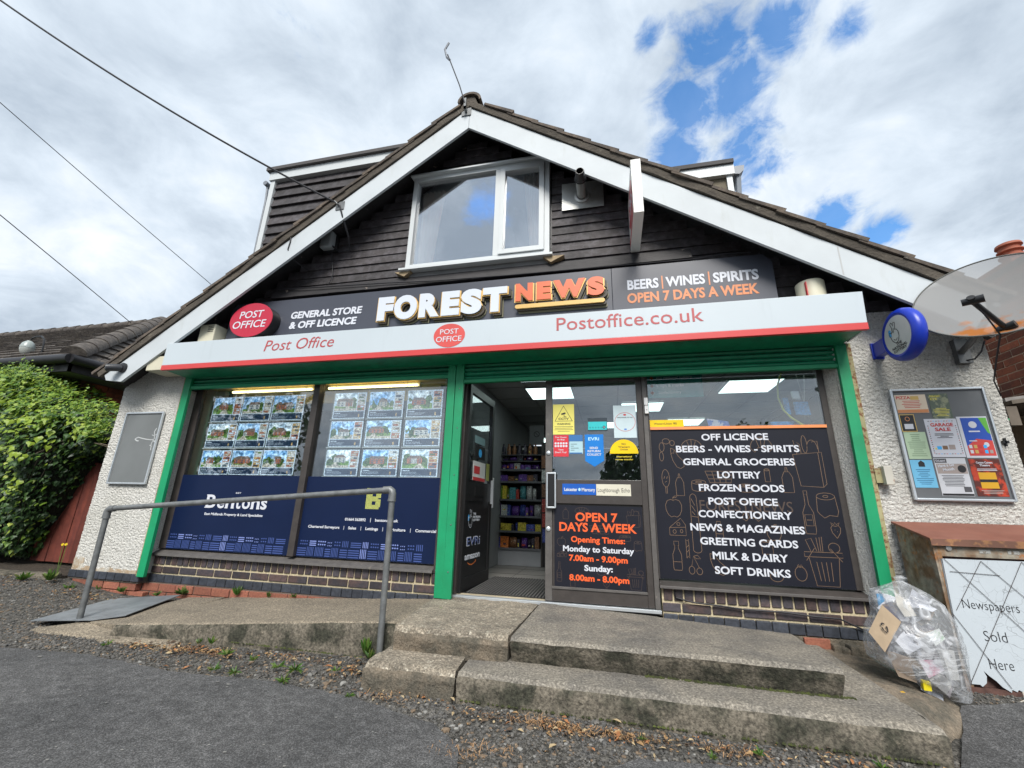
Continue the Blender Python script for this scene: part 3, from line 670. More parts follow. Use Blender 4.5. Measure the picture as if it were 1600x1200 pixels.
MB().tube([(-2.99, -.434, 4.41), (-2.99, -.47, 4.42), (-3.02, -.48, 4.45)], .008, 6).build('hook', m_steel, BR)
cable([(-3.60, -.43, 4.20), (-3.575, -.435, 4.12), (-3.57, -.435, 4.0), (-3.585, -.432, 3.9), (-3.55, -.35, 3.80), (-3.50, -.15, 3.78)], .007, 'short black cable crossing the left bargeboard above the red oval sign')
cable([(-3.2, -.16, 4.08), (-3.22, -.142, 3.95), (-3.19, -.142, 3.85), (-3.16, -.142, 3.7), (-3.17, -.14, 3.62), (-3.2, -.14, 3.56)], .005, 'thin black wire hanging from the junction box down the gable boards')
cable([(-3.9, -.185, 3.55), (-3.5, -.185, 3.52), (-3.0, -.185, 3.50), (-2.4, -.187, 3.475), (-1.8, -.187, 3.44), (-1.0, -.187, 3.42), (-.2, -.19, 3.41), (.5, -.19, 3.40), (.9, -.21, 3.385), (1.1, -.21, 3.41), (1.35, -.19, 3.41)], .006, 'thin black wire drooping along the top edge of the charcoal sign')

# ---------------------------------------------------------------- signs over the shopfront
SG = thing('shop_sign', (-1.48, -.2, 2.85), 'long charcoal shop sign with raised FORESTNEWS letters above the white fascia', 'shop sign')
MB().prism([(-4.46, 2.72), (.083, 2.72), (.083, 3.372), (-4.38, 3.372), (-4.45, 3.30)], -.20, -.13).build('panel', m_sign, SG, bevel=.002)
MB().prism([(.086, 2.72), (1.515, 2.72), (1.515, 3.29), (1.44, 3.372), (.086, 3.372)], -.202, -.13).build('panel', m_sign, SG, bevel=.002)
text('GENERAL STORE', -3.575, -2.648, 3.112, .088, -.2, m_white, SG, bold=.034, shear=.10, t=.006)
text('& OFF LICENCE', -3.575, -2.70, 2.985, .088, -.2, m_white, SG, bold=.034, shear=.10, t=.006)
def bx(p): return .230 + (p - 200) / 1022 * 1.156
text('BEERS', bx(200), bx(455), 3.118, .105, -.202, m_white, SG, bold=.034)
text('WINES', bx(512), bx(820), 3.118, .105, -.202, m_white, SG, bold=.034)
text('SPIRITS', bx(882), bx(1222), 3.118, .105, -.202, m_white, SG, bold=.034)
for p in (485, 852): MB().box(bx(p) - .006, bx(p) + .006, -.2045, -.2025, 3.10, 3.24).build('divider', m_orange_p, SG)
text('OPEN 7 DAYS A WEEK', .222, 1.372, 2.975, .105, -.202, m_orange_p, SG, bold=.034)
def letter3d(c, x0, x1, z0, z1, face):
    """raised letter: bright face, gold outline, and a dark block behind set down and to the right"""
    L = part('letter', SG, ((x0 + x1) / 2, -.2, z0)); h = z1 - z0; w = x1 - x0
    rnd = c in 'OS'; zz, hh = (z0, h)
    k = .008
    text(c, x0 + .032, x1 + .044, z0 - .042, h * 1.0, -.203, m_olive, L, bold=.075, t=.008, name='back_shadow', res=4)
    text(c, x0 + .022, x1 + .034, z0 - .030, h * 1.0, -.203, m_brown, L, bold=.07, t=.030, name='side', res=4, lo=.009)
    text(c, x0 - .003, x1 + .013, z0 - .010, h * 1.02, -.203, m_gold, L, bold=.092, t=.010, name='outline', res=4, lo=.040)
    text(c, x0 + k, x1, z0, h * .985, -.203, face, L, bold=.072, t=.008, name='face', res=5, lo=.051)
m_face = mat('letter_face_white', (.60, .64, .71), .35, vary=0); m_face_o = mat('letter_face_orange', (.64, .13, .045), .4, vary=.05, stain=((.75, .14, .05), 12, .66, .70))
def fx(p): return -2.43 + (p - 38) / 897 * 1.453
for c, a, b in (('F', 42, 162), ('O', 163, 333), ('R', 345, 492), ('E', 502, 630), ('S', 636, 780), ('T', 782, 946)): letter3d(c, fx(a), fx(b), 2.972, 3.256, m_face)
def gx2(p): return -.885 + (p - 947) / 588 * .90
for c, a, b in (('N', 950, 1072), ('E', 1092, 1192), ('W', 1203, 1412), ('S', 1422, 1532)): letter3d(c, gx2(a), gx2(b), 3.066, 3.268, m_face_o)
def stadium(x0, x1, z0, z1, n=10):
    r = (z1 - z0) / 2; zc = (z0 + z1) / 2
    return [(x1 - r + r * math.sin(a), zc - r * math.cos(a)) for a in [math.pi * i / n for i in range(n + 1)]] + [(x0 + r - r * math.sin(a), zc + r * math.cos(a)) for a in [math.pi * i / n for i in range(n + 1)]]
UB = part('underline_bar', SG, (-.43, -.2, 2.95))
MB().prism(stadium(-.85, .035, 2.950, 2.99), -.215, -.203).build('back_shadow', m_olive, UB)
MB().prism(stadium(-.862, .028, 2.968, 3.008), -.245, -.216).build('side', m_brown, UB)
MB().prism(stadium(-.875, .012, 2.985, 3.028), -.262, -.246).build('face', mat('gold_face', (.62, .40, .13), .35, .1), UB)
def oval(cx, cz, rx, rz, n=48): return [(cx + rx * math.cos(2 * math.pi * i / n), cz + rz * math.sin(2 * math.pi * i / n)) for i in range(n)]
OV = thing('oval_sign', (-3.995, -.25, 2.86), 'large red oval POST OFFICE drum sign mounted on the charcoal shop sign', 'sign')
MB().prism(oval(-3.995, 3.075, .288, .208), -.328, -.2035).build('drum', m_dark, OV, smooth=True)
MB().prism(oval(-3.995, 3.075, .292, .212), -.336, -.329).build('face', mat('oval_red', (.46, .016, .045), .28, vary=.03), OV)
text('POST', -4.16, -3.83, 3.10, .088, -.3362, m_white, OV, bold=.008, shear=.12)
text('OFFICE', -4.23, -3.775, 2.975, .090, -.3362, m_white, OV, bold=.008, shear=.12)

FA = thing('fascia_sign', (-1.47, -.3, 2.47), 'long white Post Office fascia box with a red stripe along its lower edge', 'fascia sign')
MB().prism([(-4.976, 2.528), (2.004, 2.528), (2.018, 2.797), (-4.976, 2.797)], -.45, -.418).build('front_panel', m_fascia, FA, bevel=.003)
MB().box(-4.976, 2.006, -.452, -.418, 2.470, 2.5275).build('red_stripe', mat('fascia_red', (.58, .055, .055), .35, vary=.03), FA, bevel=.003)
MB().box(-4.97, 2.0, -.418, -.13, 2.76, 2.79).box(-4.97, -4.955, -.418, -.16, 2.48, 2.76).box(1.988, 2.003, -.418, -.16, 2.48, 2.76).build('housing', m_fascia, FA)
MB().hexa([(-4.955, -.418, 2.478), (1.988, -.418, 2.478), (1.93, -.17, 2.452), (-4.90, -.17, 2.452), (-4.955, -.418, 2.486), (1.988, -.418, 2.486), (1.93, -.17, 2.460), (-4.90, -.17, 2.460)]).build('underside', m_green_d, FA)
text('Post Office', -3.612, -2.755, 2.620, .122, -.45, m_redtxt, FA, bold=-.002, shear=.20, slope=.004)
text('Postoffice.co.uk', -.432, .824, 2.632, .126, -.45, m_redtxt, FA, bold=.002)
q = MB().prism(oval(-1.479, 2.658, .162, .123), -.4525, -.4505).build('red_oval', mat('print_red', (.60, .08, .07), .4), FA)
text('POST', -1.575, -1.385, 2.672, .052, -.4525, m_white, FA, bold=.004)
text('OFFICE', -1.612, -1.350, 2.592, .055, -.4525, m_white, FA, bold=.004)

# ---------------------------------------------------------------- roller shutters and their guides
RS = thing('roller_shutters', (-1.44, -.14, .1), 'green roller shutters rolled up between green guide posts across the shopfront', 'roller shutter')
for (x0, x1, zb_, n) in ((-4.90, -1.56, 2.325, 4), (-1.43, 1.92, 2.262, 6)):
    SHT = part('shutter', RS, ((x0 + x1) / 2, -.12, zb_))
    MB().box(x0, x1, -.150, -.105, zb_, zb_ + .035).build('bottom_rail', m_green, SHT, bevel=.004)
    z = zb_ + .037; s_ = None
    while z < 2.46:
        q = MB(); K = 5
        pr = [(-.108 - .018 * math.sin(math.pi * i / K), z + .042 * i / K) for i in range(K + 1)]
        q.raw([(x0, y, zz) for y, zz in pr] + [(x1, y, zz) for y, zz in pr], [(i, i + 7 - 1, i + 7, i + 1) for i in range(K)])
        o = q.build('slat', m_green_d, SHT, smooth=True); z += .046
def guide(x0, x1, z0, z1, lean=0.0, inner=0):
    g = part('guide_post', RS, ((x0 + x1) / 2, -.14, z0))
    MB().hexa([(x0 + lean, -.162, z0), (x1 + lean, -.162, z0), (x1 + lean, -.125, z0), (x0 + lean, -.125, z0), (x0, -.162, z1), (x1, -.162, z1), (x1, -.125, z1), (x0, -.125, z1)]).build('channel', m_green, g, bevel=.004)
    return g
g = guide(-4.952, -4.857, .262, 2.47, .018); MB().hexa([(-4.950, -.155, .27), (-4.936, -.155, .27), (-4.936, -.13, .27), (-4.950, -.13, .27), (-4.968, -.155, 2.47), (-4.954, -.155, 2.47), (-4.954, -.13, 2.47), (-4.968, -.13, 2.47)]).build('edge_angle', m_rust, g)
guide(-1.581, -1.500, .283, 2.465, .016); guide(-1.492, -1.410, .281, 2.465, .005)
g = guide(1.894, 1.974, .10, 2.47, -.032); MB().hexa([(1.944, -.155, .1), (1.972, -.155, .1), (1.972, -.13, .1), (1.944, -.13, .1), (1.977, -.155, 2.47), (2.010, -.155, 2.47), (2.010, -.13, 2.47), (1.977, -.13, 2.47)]).build('edge_angle', m_rust, g)
for z in (.5, .9, 1.35, 1.8, 2.2): MB().lathe((-1.445, -.162, z), [(.007, 0), (.005, -.004), (.001, -.005)], 8, 'y').build('rivet', m_steel, RS)
LB = thing('lock_box', (2.06, -.14, 1.3), 'rusty white-painted shutter lock box on the wall beside right green guide post', 'lock box')
MB().box(2.030, 2.085, -.20, -.125, 1.305, 1.445).build('body', mat('lockbox_white', (.50, .48, .42), .6, stain=((.25, .10, .04), 16, .55, .66)), LB, bevel=.004)
MB().box(1.985, 2.03, -.165, -.13, 1.32, 1.43).build('strap', m_rust, LB)

# ---------------------------------------------------------------- plinth brickwork
PL = part('brick_plinth', SHOP, (-1.44, 0, .1))
def brick(x0, x1, z0, z1, y, m, par, deep=.05, j=.003):
    a = random.uniform(-j, j); return box('brick', m, par, x0, x1, y + a, y + deep, z0, z1, bevel=.0035, seg=1)
def courses(xa, xb, off=0):
    box('mortar', m_mort, PL, xa, xb, -.012, .10, .10, .470)
    x = xa + .006 + off
    while x < xb - .03: brick(x, min(x + .0665, xb - .002), .375, .462, -.024, m_brick_d, PL); x += .0796
    x = xa + .006 - .08
    while x < xb - .03: brick(max(x, xa + .002), min(x + .213, xb - .002), .293, .355, -.024, m_brick_d, PL); x += .2265
    x = xa + .004
    while x < xb - .03: brick(x, min(x + .107, xb - .002), .202, .277, -.040, m_brick_b, PL); x += .1125
courses(-4.925, -1.565); courses(.372, 1.935, .01)
box('mortar', m_mort3, PL, -5.93, -4.925, -.128, .10, .19, .28)
x = -5.925
while x < -4.93: brick(x, x + .106, .207, .281, -.142, m_brick_b, PL, .06); x += .1125
box('mortar', mat('dirty_mortar', (.14, .10, .08), .95), PL, -5.90, -1.57, -.05, .05, -.02, .20)
for z0, z1, off in ((.118, .192, 0), (.040, .110, -.11)):
    x = -5.86 + off
    while x < -1.62:
        yy = -.125 if x < -4.95 else -.062
        brick(x, x + .216, z0, z1, yy, m_brick_r, PL, .07, .006); x += .228
brick(1.36, 1.53, .118, .192, -.06, m_brick_r, PL, .07)
MB().box(.375, 1.93, -.035, .05, .02, .198).build('footing', m_conc_of, PL, bevel=.01)
q = MB(); bm_pts = []
for k in range(9):
    x = 1.53 + k * .05; q.box(x, x + .055, -.10 - .03 * abs(noise.noise(Vector((k * .8, 3, 3)))), -.02, .03, .17 + .03 * noise.noise(Vector((k * .6, 9, 1))))
q.build('broken_footing', m_conc_of, PL, bevel=.012)
cable([(.47, -.03, .455), (.478, -.035, .40), (.60, -.04, .375), (.80, -.045, .365), (1.0, -.045, .350), (1.25, -.05, .352), (1.45, -.05, .338), (1.62, -.05, .335), (1.70, -.055, .30), (1.80, -.06, .26)], .0065, 'black cable tacked along the brick plinth under the right window')

# ---------------------------------------------------------------- shopfront frames and glass
SF = part('shopfront', SHOP, (-1.44, 0, .46))
rm = MB()
for k in range(60):     # roughcast reveal beside the right window
    z0_ = .47 + k * .033; a_ = .004 * noise.noise(Vector((z0_ * 40, 1, 1))); rm.hexa([(1.825, .04, z0_), (1.895, -.112 + a_, z0_), (1.93, -.10, z0_), (1.93, .04, z0_), (1.825, .04, z0_ + .033), (1.895, -.112 + a_, z0_ + .033), (1.93, -.10, z0_ + .033), (1.93, .04, z0_ + .033)])
rm.build('reveal', m_cast, SHOP)
def fr(x0, x1, z0, z1, y0=-.035, y1=.045, m=None, name='frame', bev=.004): return box(name, m or m_frame, SF, x0, x1, y0, y1, z0, z1, bev)
fr(-4.93, -4.825, .535, 2.45, -.004); fr(-3.232, -3.158, .535, 2.45, -.045); fr(-1.638, -1.552, .465, 2.45)
MB().hexa([(-4.93, -.065, .466), (-1.64, -.065, .466), (-1.64, .05, .466), (-4.93, .05, .466), (-4.93, -.060, .487), (-1.64, -.060, .487), (-1.64, .05, .535), (-4.93, .05, .535)]).build('sill', m_frame_g, SF, bevel=.003)
fr(-4.842, -3.232, 2.40, 2.45); fr(-3.158, -1.638, 2.40, 2.45)
fr(1.787, 1.835, .53, 2.36, -.004); fr(.357, .368, .53, 2.36)
MB().hexa([(.357, -.065, .466), (1.86, -.065, .466), (1.86, .05, .466), (.357, .05, .466), (.357, -.060, .487), (1.86, -.060, .487), (1.86, .05, .532), (.357, .05, .532)]).build('sill', m_frame, SF, bevel=.003)
fr(.368, 1.787, 2.33, 2.36)
for a, b, z0, z1 in ((-4.842, -3.232, .535, 2.40), (-3.158, -1.638, .535, 2.40), (.368, 1.787, .532, 2.33)):
    MB().box(a, b, .004, .010, z0, z1).build('pane', m_glass, SF)

# estate agent's vinyl and the patterned band
def vinyl(name, x0, x1, z0, z1, m, label): 
    t_ = thing(name, ((x0 + x1) / 2, 0, z0), label, 'window sign'); MB().box(x0, x1, -.0035, .0030, z0, z1).build('sheet', m, t_); return t_
V1 = vinyl('window_vinyl', -4.840, -3.234, .537, 1.334, m_navy, 'navy Bentons vinyl on the lower half of the leftmost shop window pane')
V2 = vinyl('window_vinyl', -3.156, -1.640, .537, 1.331, m_navy, 'navy vinyl with yellow letter B on the window pane left of the entrance')
def pattern(x0, x1, par):
    a, b = MB(), MB(); R = random.Random(5); x = x0; per = .80
    cells = []
    # one period of cells: (x, z, w, h, style)
    z_lo, z_mid, z_hi = .548, .640, .705
    c = 0; px_ = 0
    while px_ < per - .04:
        w = R.choice((.07, .09, .11, .13)); w = min(w, per - px_)
        s = R.random()
        cells.append((px_, z_lo, w, z_mid - z_lo, R.choice('hvdn')));
        cells.append((px_ + .02, z_mid + .004, w - .006, z_hi - z_mid, R.choice('hvDDvd'))); px_ += w + .004
    k = 0
    while x < x1:
        for cx, cz, w, h, st in cells:
            X0, X1 = x + cx, x + cx + w
            if X0 < x0 or X1 > x1: continue
            t = a if (int(cx * 31) % 3) else b; y = -.0042; w2 = w - .008; h2 = h - .008
            def quad(p, q_, r, s_): t.face([(p, y, r), (q_, y, r), (q_, y, s_), (p, y, s_)])
            if st == 'h':
                n = max(3, int(h2 / .018))
                for i in range(n): quad(X0, X0 + w2, cz + i * h2 / n, cz + i * h2 / n + h2 / n * .5)
            elif st == 'v':
                n = max(3, int(w2 / .016))
                for i in range(n): quad(X0 + i * w2 / n, X0 + i * w2 / n + w2 / n * .45, cz, cz + h2)
            elif st == 'd':
                n = max(2, int(h2 / .02)); mth = max(2, int(w2 / .016))
                for i in range(n):
                    for j in range(mth):
                        xx = X0 + j * w2 / mth; zz = cz + i * h2 / n; t.face([(xx, y, zz), (xx + .009, y, zz + .004), (xx + .011, y, zz + .013), (xx + .002, y, zz + .010)])
            elif st == 'D':
                n = max(2, int(h2 / .022)); mth = max(2, int(w2 / .024))
                for i in range(n):
                    for j in range(mth):
                        cx_ = X0 + (j + .5) * w2 / mth; cz_ = cz + (i + .5) * h2 / n; t.face([(cx_ + .009 * math.cos(q_), y, cz_ + .0075 * math.sin(q_)) for q_ in [math.pi / 3 * u for u in range(6)]])
        x += per
    if a.f: tag(a.build('pattern_light', m_navy2, par), kind='stuff')
    if b.f: tag(b.build('pattern_dim', m_navy3, par), kind='stuff')
pattern(-4.825, -3.24, V1); pattern(-3.150, -1.645, V2)
# serif capitals and lower case made from the plain letters with slab feet added
def serif_word(word, spans, z, h, par):
    for c, (a, b) in zip(word, spans):
        hh = h
        text(c, a, b, z, hh, -.0037, m_white, par, bold=.022, t=.0012, name='letter')
spans = [(-4.415, -4.285), (-4.262, -4.165), (-4.148, -4.035), (-4.018, -3.948), (-3.932, -3.828), (-3.812, -3.705), (-3.690, -3.612)]
serif_word('Bentons', spans, .978, .142, V1)
q = MB()
def ser(x, z, w=.036, h=.010): q.box(x - w / 2, x + w / 2, -.0050, -.0037, z, z + h)
for x, z in ((-4.405, .978), (-4.405, 1.110), (-4.135, .978), (-4.050, .978), (-4.142, 1.072), (-3.800, .978), (-3.718, .978), (-3.808, 1.072)): ser(x, z)
q.build('serif', m_white, V1)
text('EST', -4.04, -3.97, 1.135, .016, -.0037, m_white, V1, bold=.01)
text('East Midlands Property & Land Specialists', -4.402, -3.640, .902, .026, -.0037, m_white, V1, bold=.024)
# yellow emblem B built from narrow bars
q = MB(); m_lime = mat('lime_yellow', (.62, .66, .16), .45)
def inB(u, v):   # unit letter B
    if not (0 <= u <= 1 and 0 <= v <= 1): return False
    if .40 < u < .64 and (.20 < v < .38 or .60 < v < .78): return False
    if u > .84 and (.45 < v < .52): return False
    if u > .9 and (v > .90 or v < .10): return False
    return not (u < .2 and .2 < v < .8 and False)
for i in range(30):
    for j in range(12):
        u0, u1, v0 = j / 12, (j + 1) / 12 - .012, i / 30
        if inB((u0 + u1) / 2, v0 + .016):
            q.face([(-2.436 + .165 * u0, -.0042, 1.017 + .205 * v0), (-2.436 + .165 * u1, -.0042, 1.017 + .205 * v0), (-2.436 + .165 * u1, -.0042, 1.017 + .205 * (v0 + .022)), (-2.436 + .165 * u0, -.0042, 1.017 + .205 * (v0 + .022))])
tag(q.build('emblem', m_lime, V2), kind='stuff')
text('01664 563892', -2.647, -2.412, .897, .027, -.0037, m_white, V2, bold=.024)
box('divider', m_white, V2, -2.362, -2.357, -.0046, -.0036, .888, .930)
text('bentons.co.uk', -2.308, -2.057, .898, .027, -.0037, m_white, V2, bold=.024)
for s, a, b in (('Chartered Surveyors', -3.061, -2.698), ('Sales', -2.598, -2.508), ('Lettings', -2.404, -2.266), ('Agriculture', -2.167, -1.970), ('Commercial', -1.866, -1.650)):
    text(s, a, b, .815, .027, -.0037, m_white, V2, bold=.024)
for x in (-2.648, -2.456, -2.215, -1.918): box('divider', m_white, V2, x - .002, x + .002, -.0046, -.0036, .808, .846)

# property cards in clear pockets
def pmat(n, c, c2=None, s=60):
    """card print with a glow added to its colours, so it reads bright behind glass"""
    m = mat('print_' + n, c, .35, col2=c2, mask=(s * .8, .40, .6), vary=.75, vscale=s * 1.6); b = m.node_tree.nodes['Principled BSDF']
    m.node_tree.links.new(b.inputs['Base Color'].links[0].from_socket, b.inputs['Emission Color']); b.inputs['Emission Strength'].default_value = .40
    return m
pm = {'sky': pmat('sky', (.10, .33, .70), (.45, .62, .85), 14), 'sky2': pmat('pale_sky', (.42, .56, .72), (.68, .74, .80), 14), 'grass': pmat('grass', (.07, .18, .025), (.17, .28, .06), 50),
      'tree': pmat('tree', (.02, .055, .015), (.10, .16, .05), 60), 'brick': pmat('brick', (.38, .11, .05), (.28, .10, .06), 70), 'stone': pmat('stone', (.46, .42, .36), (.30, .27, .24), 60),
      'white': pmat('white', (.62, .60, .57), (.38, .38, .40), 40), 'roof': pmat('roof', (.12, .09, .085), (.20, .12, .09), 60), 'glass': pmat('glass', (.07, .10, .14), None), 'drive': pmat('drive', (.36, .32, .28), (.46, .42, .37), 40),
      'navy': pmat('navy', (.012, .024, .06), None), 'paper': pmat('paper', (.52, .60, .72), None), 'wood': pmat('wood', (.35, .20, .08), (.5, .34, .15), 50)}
PK = list(pm)
def card(x0, x1, z0, z1, seed, label):
    R = random.Random(seed); y = .052
    o = thing('property_card', ((x0 + x1) / 2, y, z0), label, 'property card', 'property cards displayed in the estate agent window')
    w, h = x1 - x0, z1 - z0; mb = MB(); ly = [0]
    def Q(u0, u1, v0, v1, k, lay):
        yy = y - .0006 * lay
        mb.face([(x0 + w * u0, yy, z0 + h * v0), (x0 + w * u1, yy, z0 + h * v0), (x0 + w * u1, yy, z0 + h * v1), (x0 + w * u0, yy, z0 + h * v1)], PK.index(k))
    def PO(pts, k, lay): mb.face([(x0 + w * u, y - .0006 * lay, z0 + h * v) for u, v in pts], PK.index(k))
    Q(.0, 1, 0, 1, 'paper', 0)
    s = 'sky2' if R.random() < .35 else 'sky'
    U1 = .72; V0 = .30
    Q(.02, U1, V0, .975, s, 1); hz = R.uniform(.46, .56); Q(.03, U1, V0, hz, R.choice(('grass', 'grass', 'drive')), 2)
    Q(.03, U1, V0, V0 + .10, R.choice(('grass', 'drive')), 2.5)
    for _ in range(R.randint(9, 16)):   # trees
        cu, cv, r = R.uniform(.06, U1 - .05), hz + R.uniform(-.06, .16), R.uniform(.04, .15)
        PO([(min(U1, max(.03, cu + r * R.uniform(.6, 1.15) * math.cos(a) * .8)), max(V0, cv + r * R.uniform(.7, 1.2) * math.sin(a) * 1.1)) for a in [2 * math.pi * i / 11 for i in range(11)]], 'tree', 3)
    for _ in range(R.randint(1, 3)):   # house volumes with gable or hipped roofs
        wu = R.uniform(.14, .42); cu = R.uniform(.08, U1 - wu - .04); b0 = hz - R.uniform(.02, .06); hh = R.uniform(.13, .2); k = R.choice(('brick', 'stone', 'white', 'brick'))
        Q(cu, cu + wu, b0, b0 + hh, k, 4 + _ * 1.5)
        i_ = R.uniform(0, .3) * wu; PO([(cu - .015, b0 + hh), (cu + wu + .015, b0 + hh), (cu + wu - i_, b0 + hh + .11), (cu + i_, b0 + hh + .11)], 'roof', 4.3 + _ * 1.5)
        n = R.randint(2, 4)
        for i in range(n):
            a = cu + wu * (i + .3) / n
            Q(a, a + wu / n * .42, b0 + hh * .58, b0 + hh * .85, 'glass', 4.8 + _ * 1.5); Q(a, a + wu / n * .42, b0 + hh * .12, b0 + hh * .42, 'glass', 4.8 + _ * 1.5)
    cu = R.uniform(.2, .5); PO([(cu - .16, V0), (cu + .18, V0), (cu + .05, hz - .04), (cu, hz - .04)], 'drive', 3.5)
    for i in range(3):   # the three small pictures
        a, b = .745, .97; v0 = V0 + i * .222; Q(a, b, v0, v0 + .205, R.choice(('stone', 'white', 'drive', 'wood', 'brick')), 1); Q(a + .02, b - .06, v0 + .03, v0 + .10, R.choice(PK[3:12]), 2); Q(a + .1, b - .02, v0 + .12, v0 + .18, R.choice(PK[3:12]), 2)
    Q(.03, .97, .03, .275, 'navy', 1)
    Q(.06, .24, .20, .225, 'paper', 2)
    for i in range(3): Q(.06, .06 + R.uniform(.35, .5), .155 - i * .035, .162 - i * .035, 'paper', 2)
    Q(.80, .84, .06, .17, 'wood', 2)
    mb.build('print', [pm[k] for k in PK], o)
    MB().box(x0 - .012, x1 + .012, .040, .0425, z0 - .012, z1 + .006).build('pocket', m_pocket, o)
    MB().box(x0 - .012, x1 + .012, .036, .0395, z0 - .016, z0 - .008).build('pocket_lip', mat('clear_edge', (.62, .68, .70), .2, vary=0), o)
m_pocket = glass('pocket_acrylic', (.93, .95, .95), base=.02, ior=1.35)
what = ['dull tree-lined view', 'leafy green view', 'blue sky over a hedge', 'green garden view', 'sloping lawn view', 'lawn under tall trees', 'pale stone house', 'brick yard and wooden fence', 'wide driveway',
        'white house', 'pale orange brick house', 'white cottages', 'red brick house in garden', 'white house and drive', 'pale terrace', 'tall brick house with garage', 'stone house beyond lawn', 'red brick apartment block']
rows = (('top row', 1.965, 2.262), ('middle row', 1.655, 1.938), ('bottom row', 1.345, 1.622))
pos = ('left', 'middle', 'right')
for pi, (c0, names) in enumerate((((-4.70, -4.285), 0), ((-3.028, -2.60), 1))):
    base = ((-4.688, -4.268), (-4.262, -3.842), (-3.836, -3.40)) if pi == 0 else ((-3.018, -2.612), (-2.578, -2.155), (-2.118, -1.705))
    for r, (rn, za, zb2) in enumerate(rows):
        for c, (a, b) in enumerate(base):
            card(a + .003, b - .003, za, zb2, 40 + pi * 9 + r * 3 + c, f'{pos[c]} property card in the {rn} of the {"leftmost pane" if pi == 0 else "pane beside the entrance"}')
for k_, x in enumerate((-4.70, -4.265, -3.839, -3.42, -3.03, -2.595, -2.137, -1.69)):
    tag(MB().tube([(x, .062, 1.30), (x, .062, 2.42)], .0022, 5).build('display_wire', m_steel_l, origin=(x, .062, 1.3)), f'thin steel wire {("left of the left", "right of the left", "right of the middle", "right of the right")[k_ % 4]} column of cards in the {"leftmost pane" if k_ < 4 else "pane beside the entrance"}', 'display wire', 'wires between the property cards')

# window bay behind the cards
m_in = mat('shop_ceiling', (.36, .37, .37), .9, vary=.05)
BAY = part('interior', SHOP, (-1.5, 2, .3))
MB().box(-4.93, -1.62, .62, .66, .3, 2.2).build('display_back', mat('display_back', (.035, .03, .028), .9, col2=(.09, .08, .07), mask=(6, .45, .6)), BAY)
MB().box(-4.93, -1.62, .10, .66, 2.40, 2.43).build('bay_ceiling', mat('bay_cream', (.50, .37, .15), .8, vary=.1), BAY)
MB().box(-4.93, -1.85, .30, .33, 2.22, 2.40).build('pelmet', MATS['bay_cream'], BAY)
MB().box(-4.93, -4.89, .05, .62, .54, 2.4).build('bay_wall', mat('bay_pier', (.30, .27, .22), .9), BAY)
k = 0
for r in range(16):
    z = .56 + r * .115; x0 = -4.885
    box('brick', mat('cream_block', (.34, .30, .24), .9, per=.25), BAY, -4.888, -4.72, .20, .26, z, z + .105, bevel=.004)
MB().box(-4.9, -4.70, .26, .62, .54, 2.4).build('bay_pier', mat('dark_joint', (.03, .03, .03), .9), BAY)
for x0, x1, lab in ((-4.55, -3.42, 'glowing fluorescent tube at the top of the leftmost window'), (-3.19, -2.06, 'glowing fluorescent tube at the top of the window beside the entrance')):
    TL = thing('strip_light', ((x0 + x1) / 2, .13, 2.33), lab, 'strip light', 'strip lights in the display windows')
    MB().tube([(x0, .15, 2.355), (x1, .15, 2.355)], .014, 10).build('tube', mat('warm_tube', (.9, .8, .5), .5, emit=((1, .78, .36), 2.4)), TL)
    MB().box(x0 - .02, x1 + .02, .165, .21, 2.345, 2.395).build('batten', m_cream, TL)
R = random.Random(3)
sc = [mat('clutter_%s' % n, c, .7, vary=.3, vscale=30) for n, c in (('grey', (.10, .10, .10)), ('brown', (.12, .07, .04)), ('white', (.34, .34, .32)), ('green', (.03, .06, .03)), ('red', (.30, .05, .03)), ('blue', (.03, .06, .18)))]
for i in range(16):
    x = R.choice((R.uniform(-3.42, -2.98), R.uniform(-4.86, -4.70), R.uniform(-2.6, -1.7), R.uniform(-3.4, -3.05))); z = R.uniform(.8, 2.05); w, h = R.uniform(.04, .13), R.uniform(.05, .16); m_c = R.choice(sc)
    tag(MB().box(x, x + w, .52 - R.uniform(0, .25), .58, z, z + h).build('carton', m_c, bevel=.004), f'{("grey", "brown", "white", "green", "red", "blue")[sc.index(m_c)]} carton in the gloom behind the property cards {"of the leftmost pane" if x < -3.3 else "of the pane by the entrance"}', 'carton', 'cartons stored behind the property cards')

# ---------------------------------------------------------------- entrance: fixed frame, closed right leaf, open left leaf
box('door_frame', m_frame, SF, -1.475, -1.412, -.035, .045, .296, 2.36, .004)
box('door_frame', m_frame_g, SF, .315, .356, -.035, .045, .30, 2.36, .004)
box('door_head', m_frame, SF, -1.412, .315, -.03, .045, 2.305, 2.36, .004)
MB().box(-1.47, .36, -.05, .06, .272, .298).build('threshold', m_alu, SF, bevel=.003)
DO = part('closed_door', SHOP, (-.14, 0, .31))
def dp(n, m, x0, x1, y0, y1, z0, z1, b=.004): return box(n, m, DO, x0, x1, y0, y1, z0, z1, b)
dp('stile', m_frame_g, -.594, -.532, -.025, .025, .305, 2.30); dp('stile', m_frame, .262, .313, -.025, .025, .305, 2.30)
dp('rail', m_frame, -.532, .262, -.025, .025, 2.245 + .02, 2.30); dp('rail', m_frame, -.532, .262, -.025, .025, 1.115, 1.328); dp('rail', m_frame, -.532, .262, -.025, .025, .305, .415)
dp('lower_panel', m_frame, -.532, .262, -.006, .02, .415, 1.115)
MB().box(-.532, .262, .0, .006, 1.328, 2.265).build('pane', m_glass, DO)
dp('weather_bar', m_frame_g, -.532, .262, -.034, -.024, .405, .425, .002)
H = part('handle', DO, (-.536, -.05, 1.07))
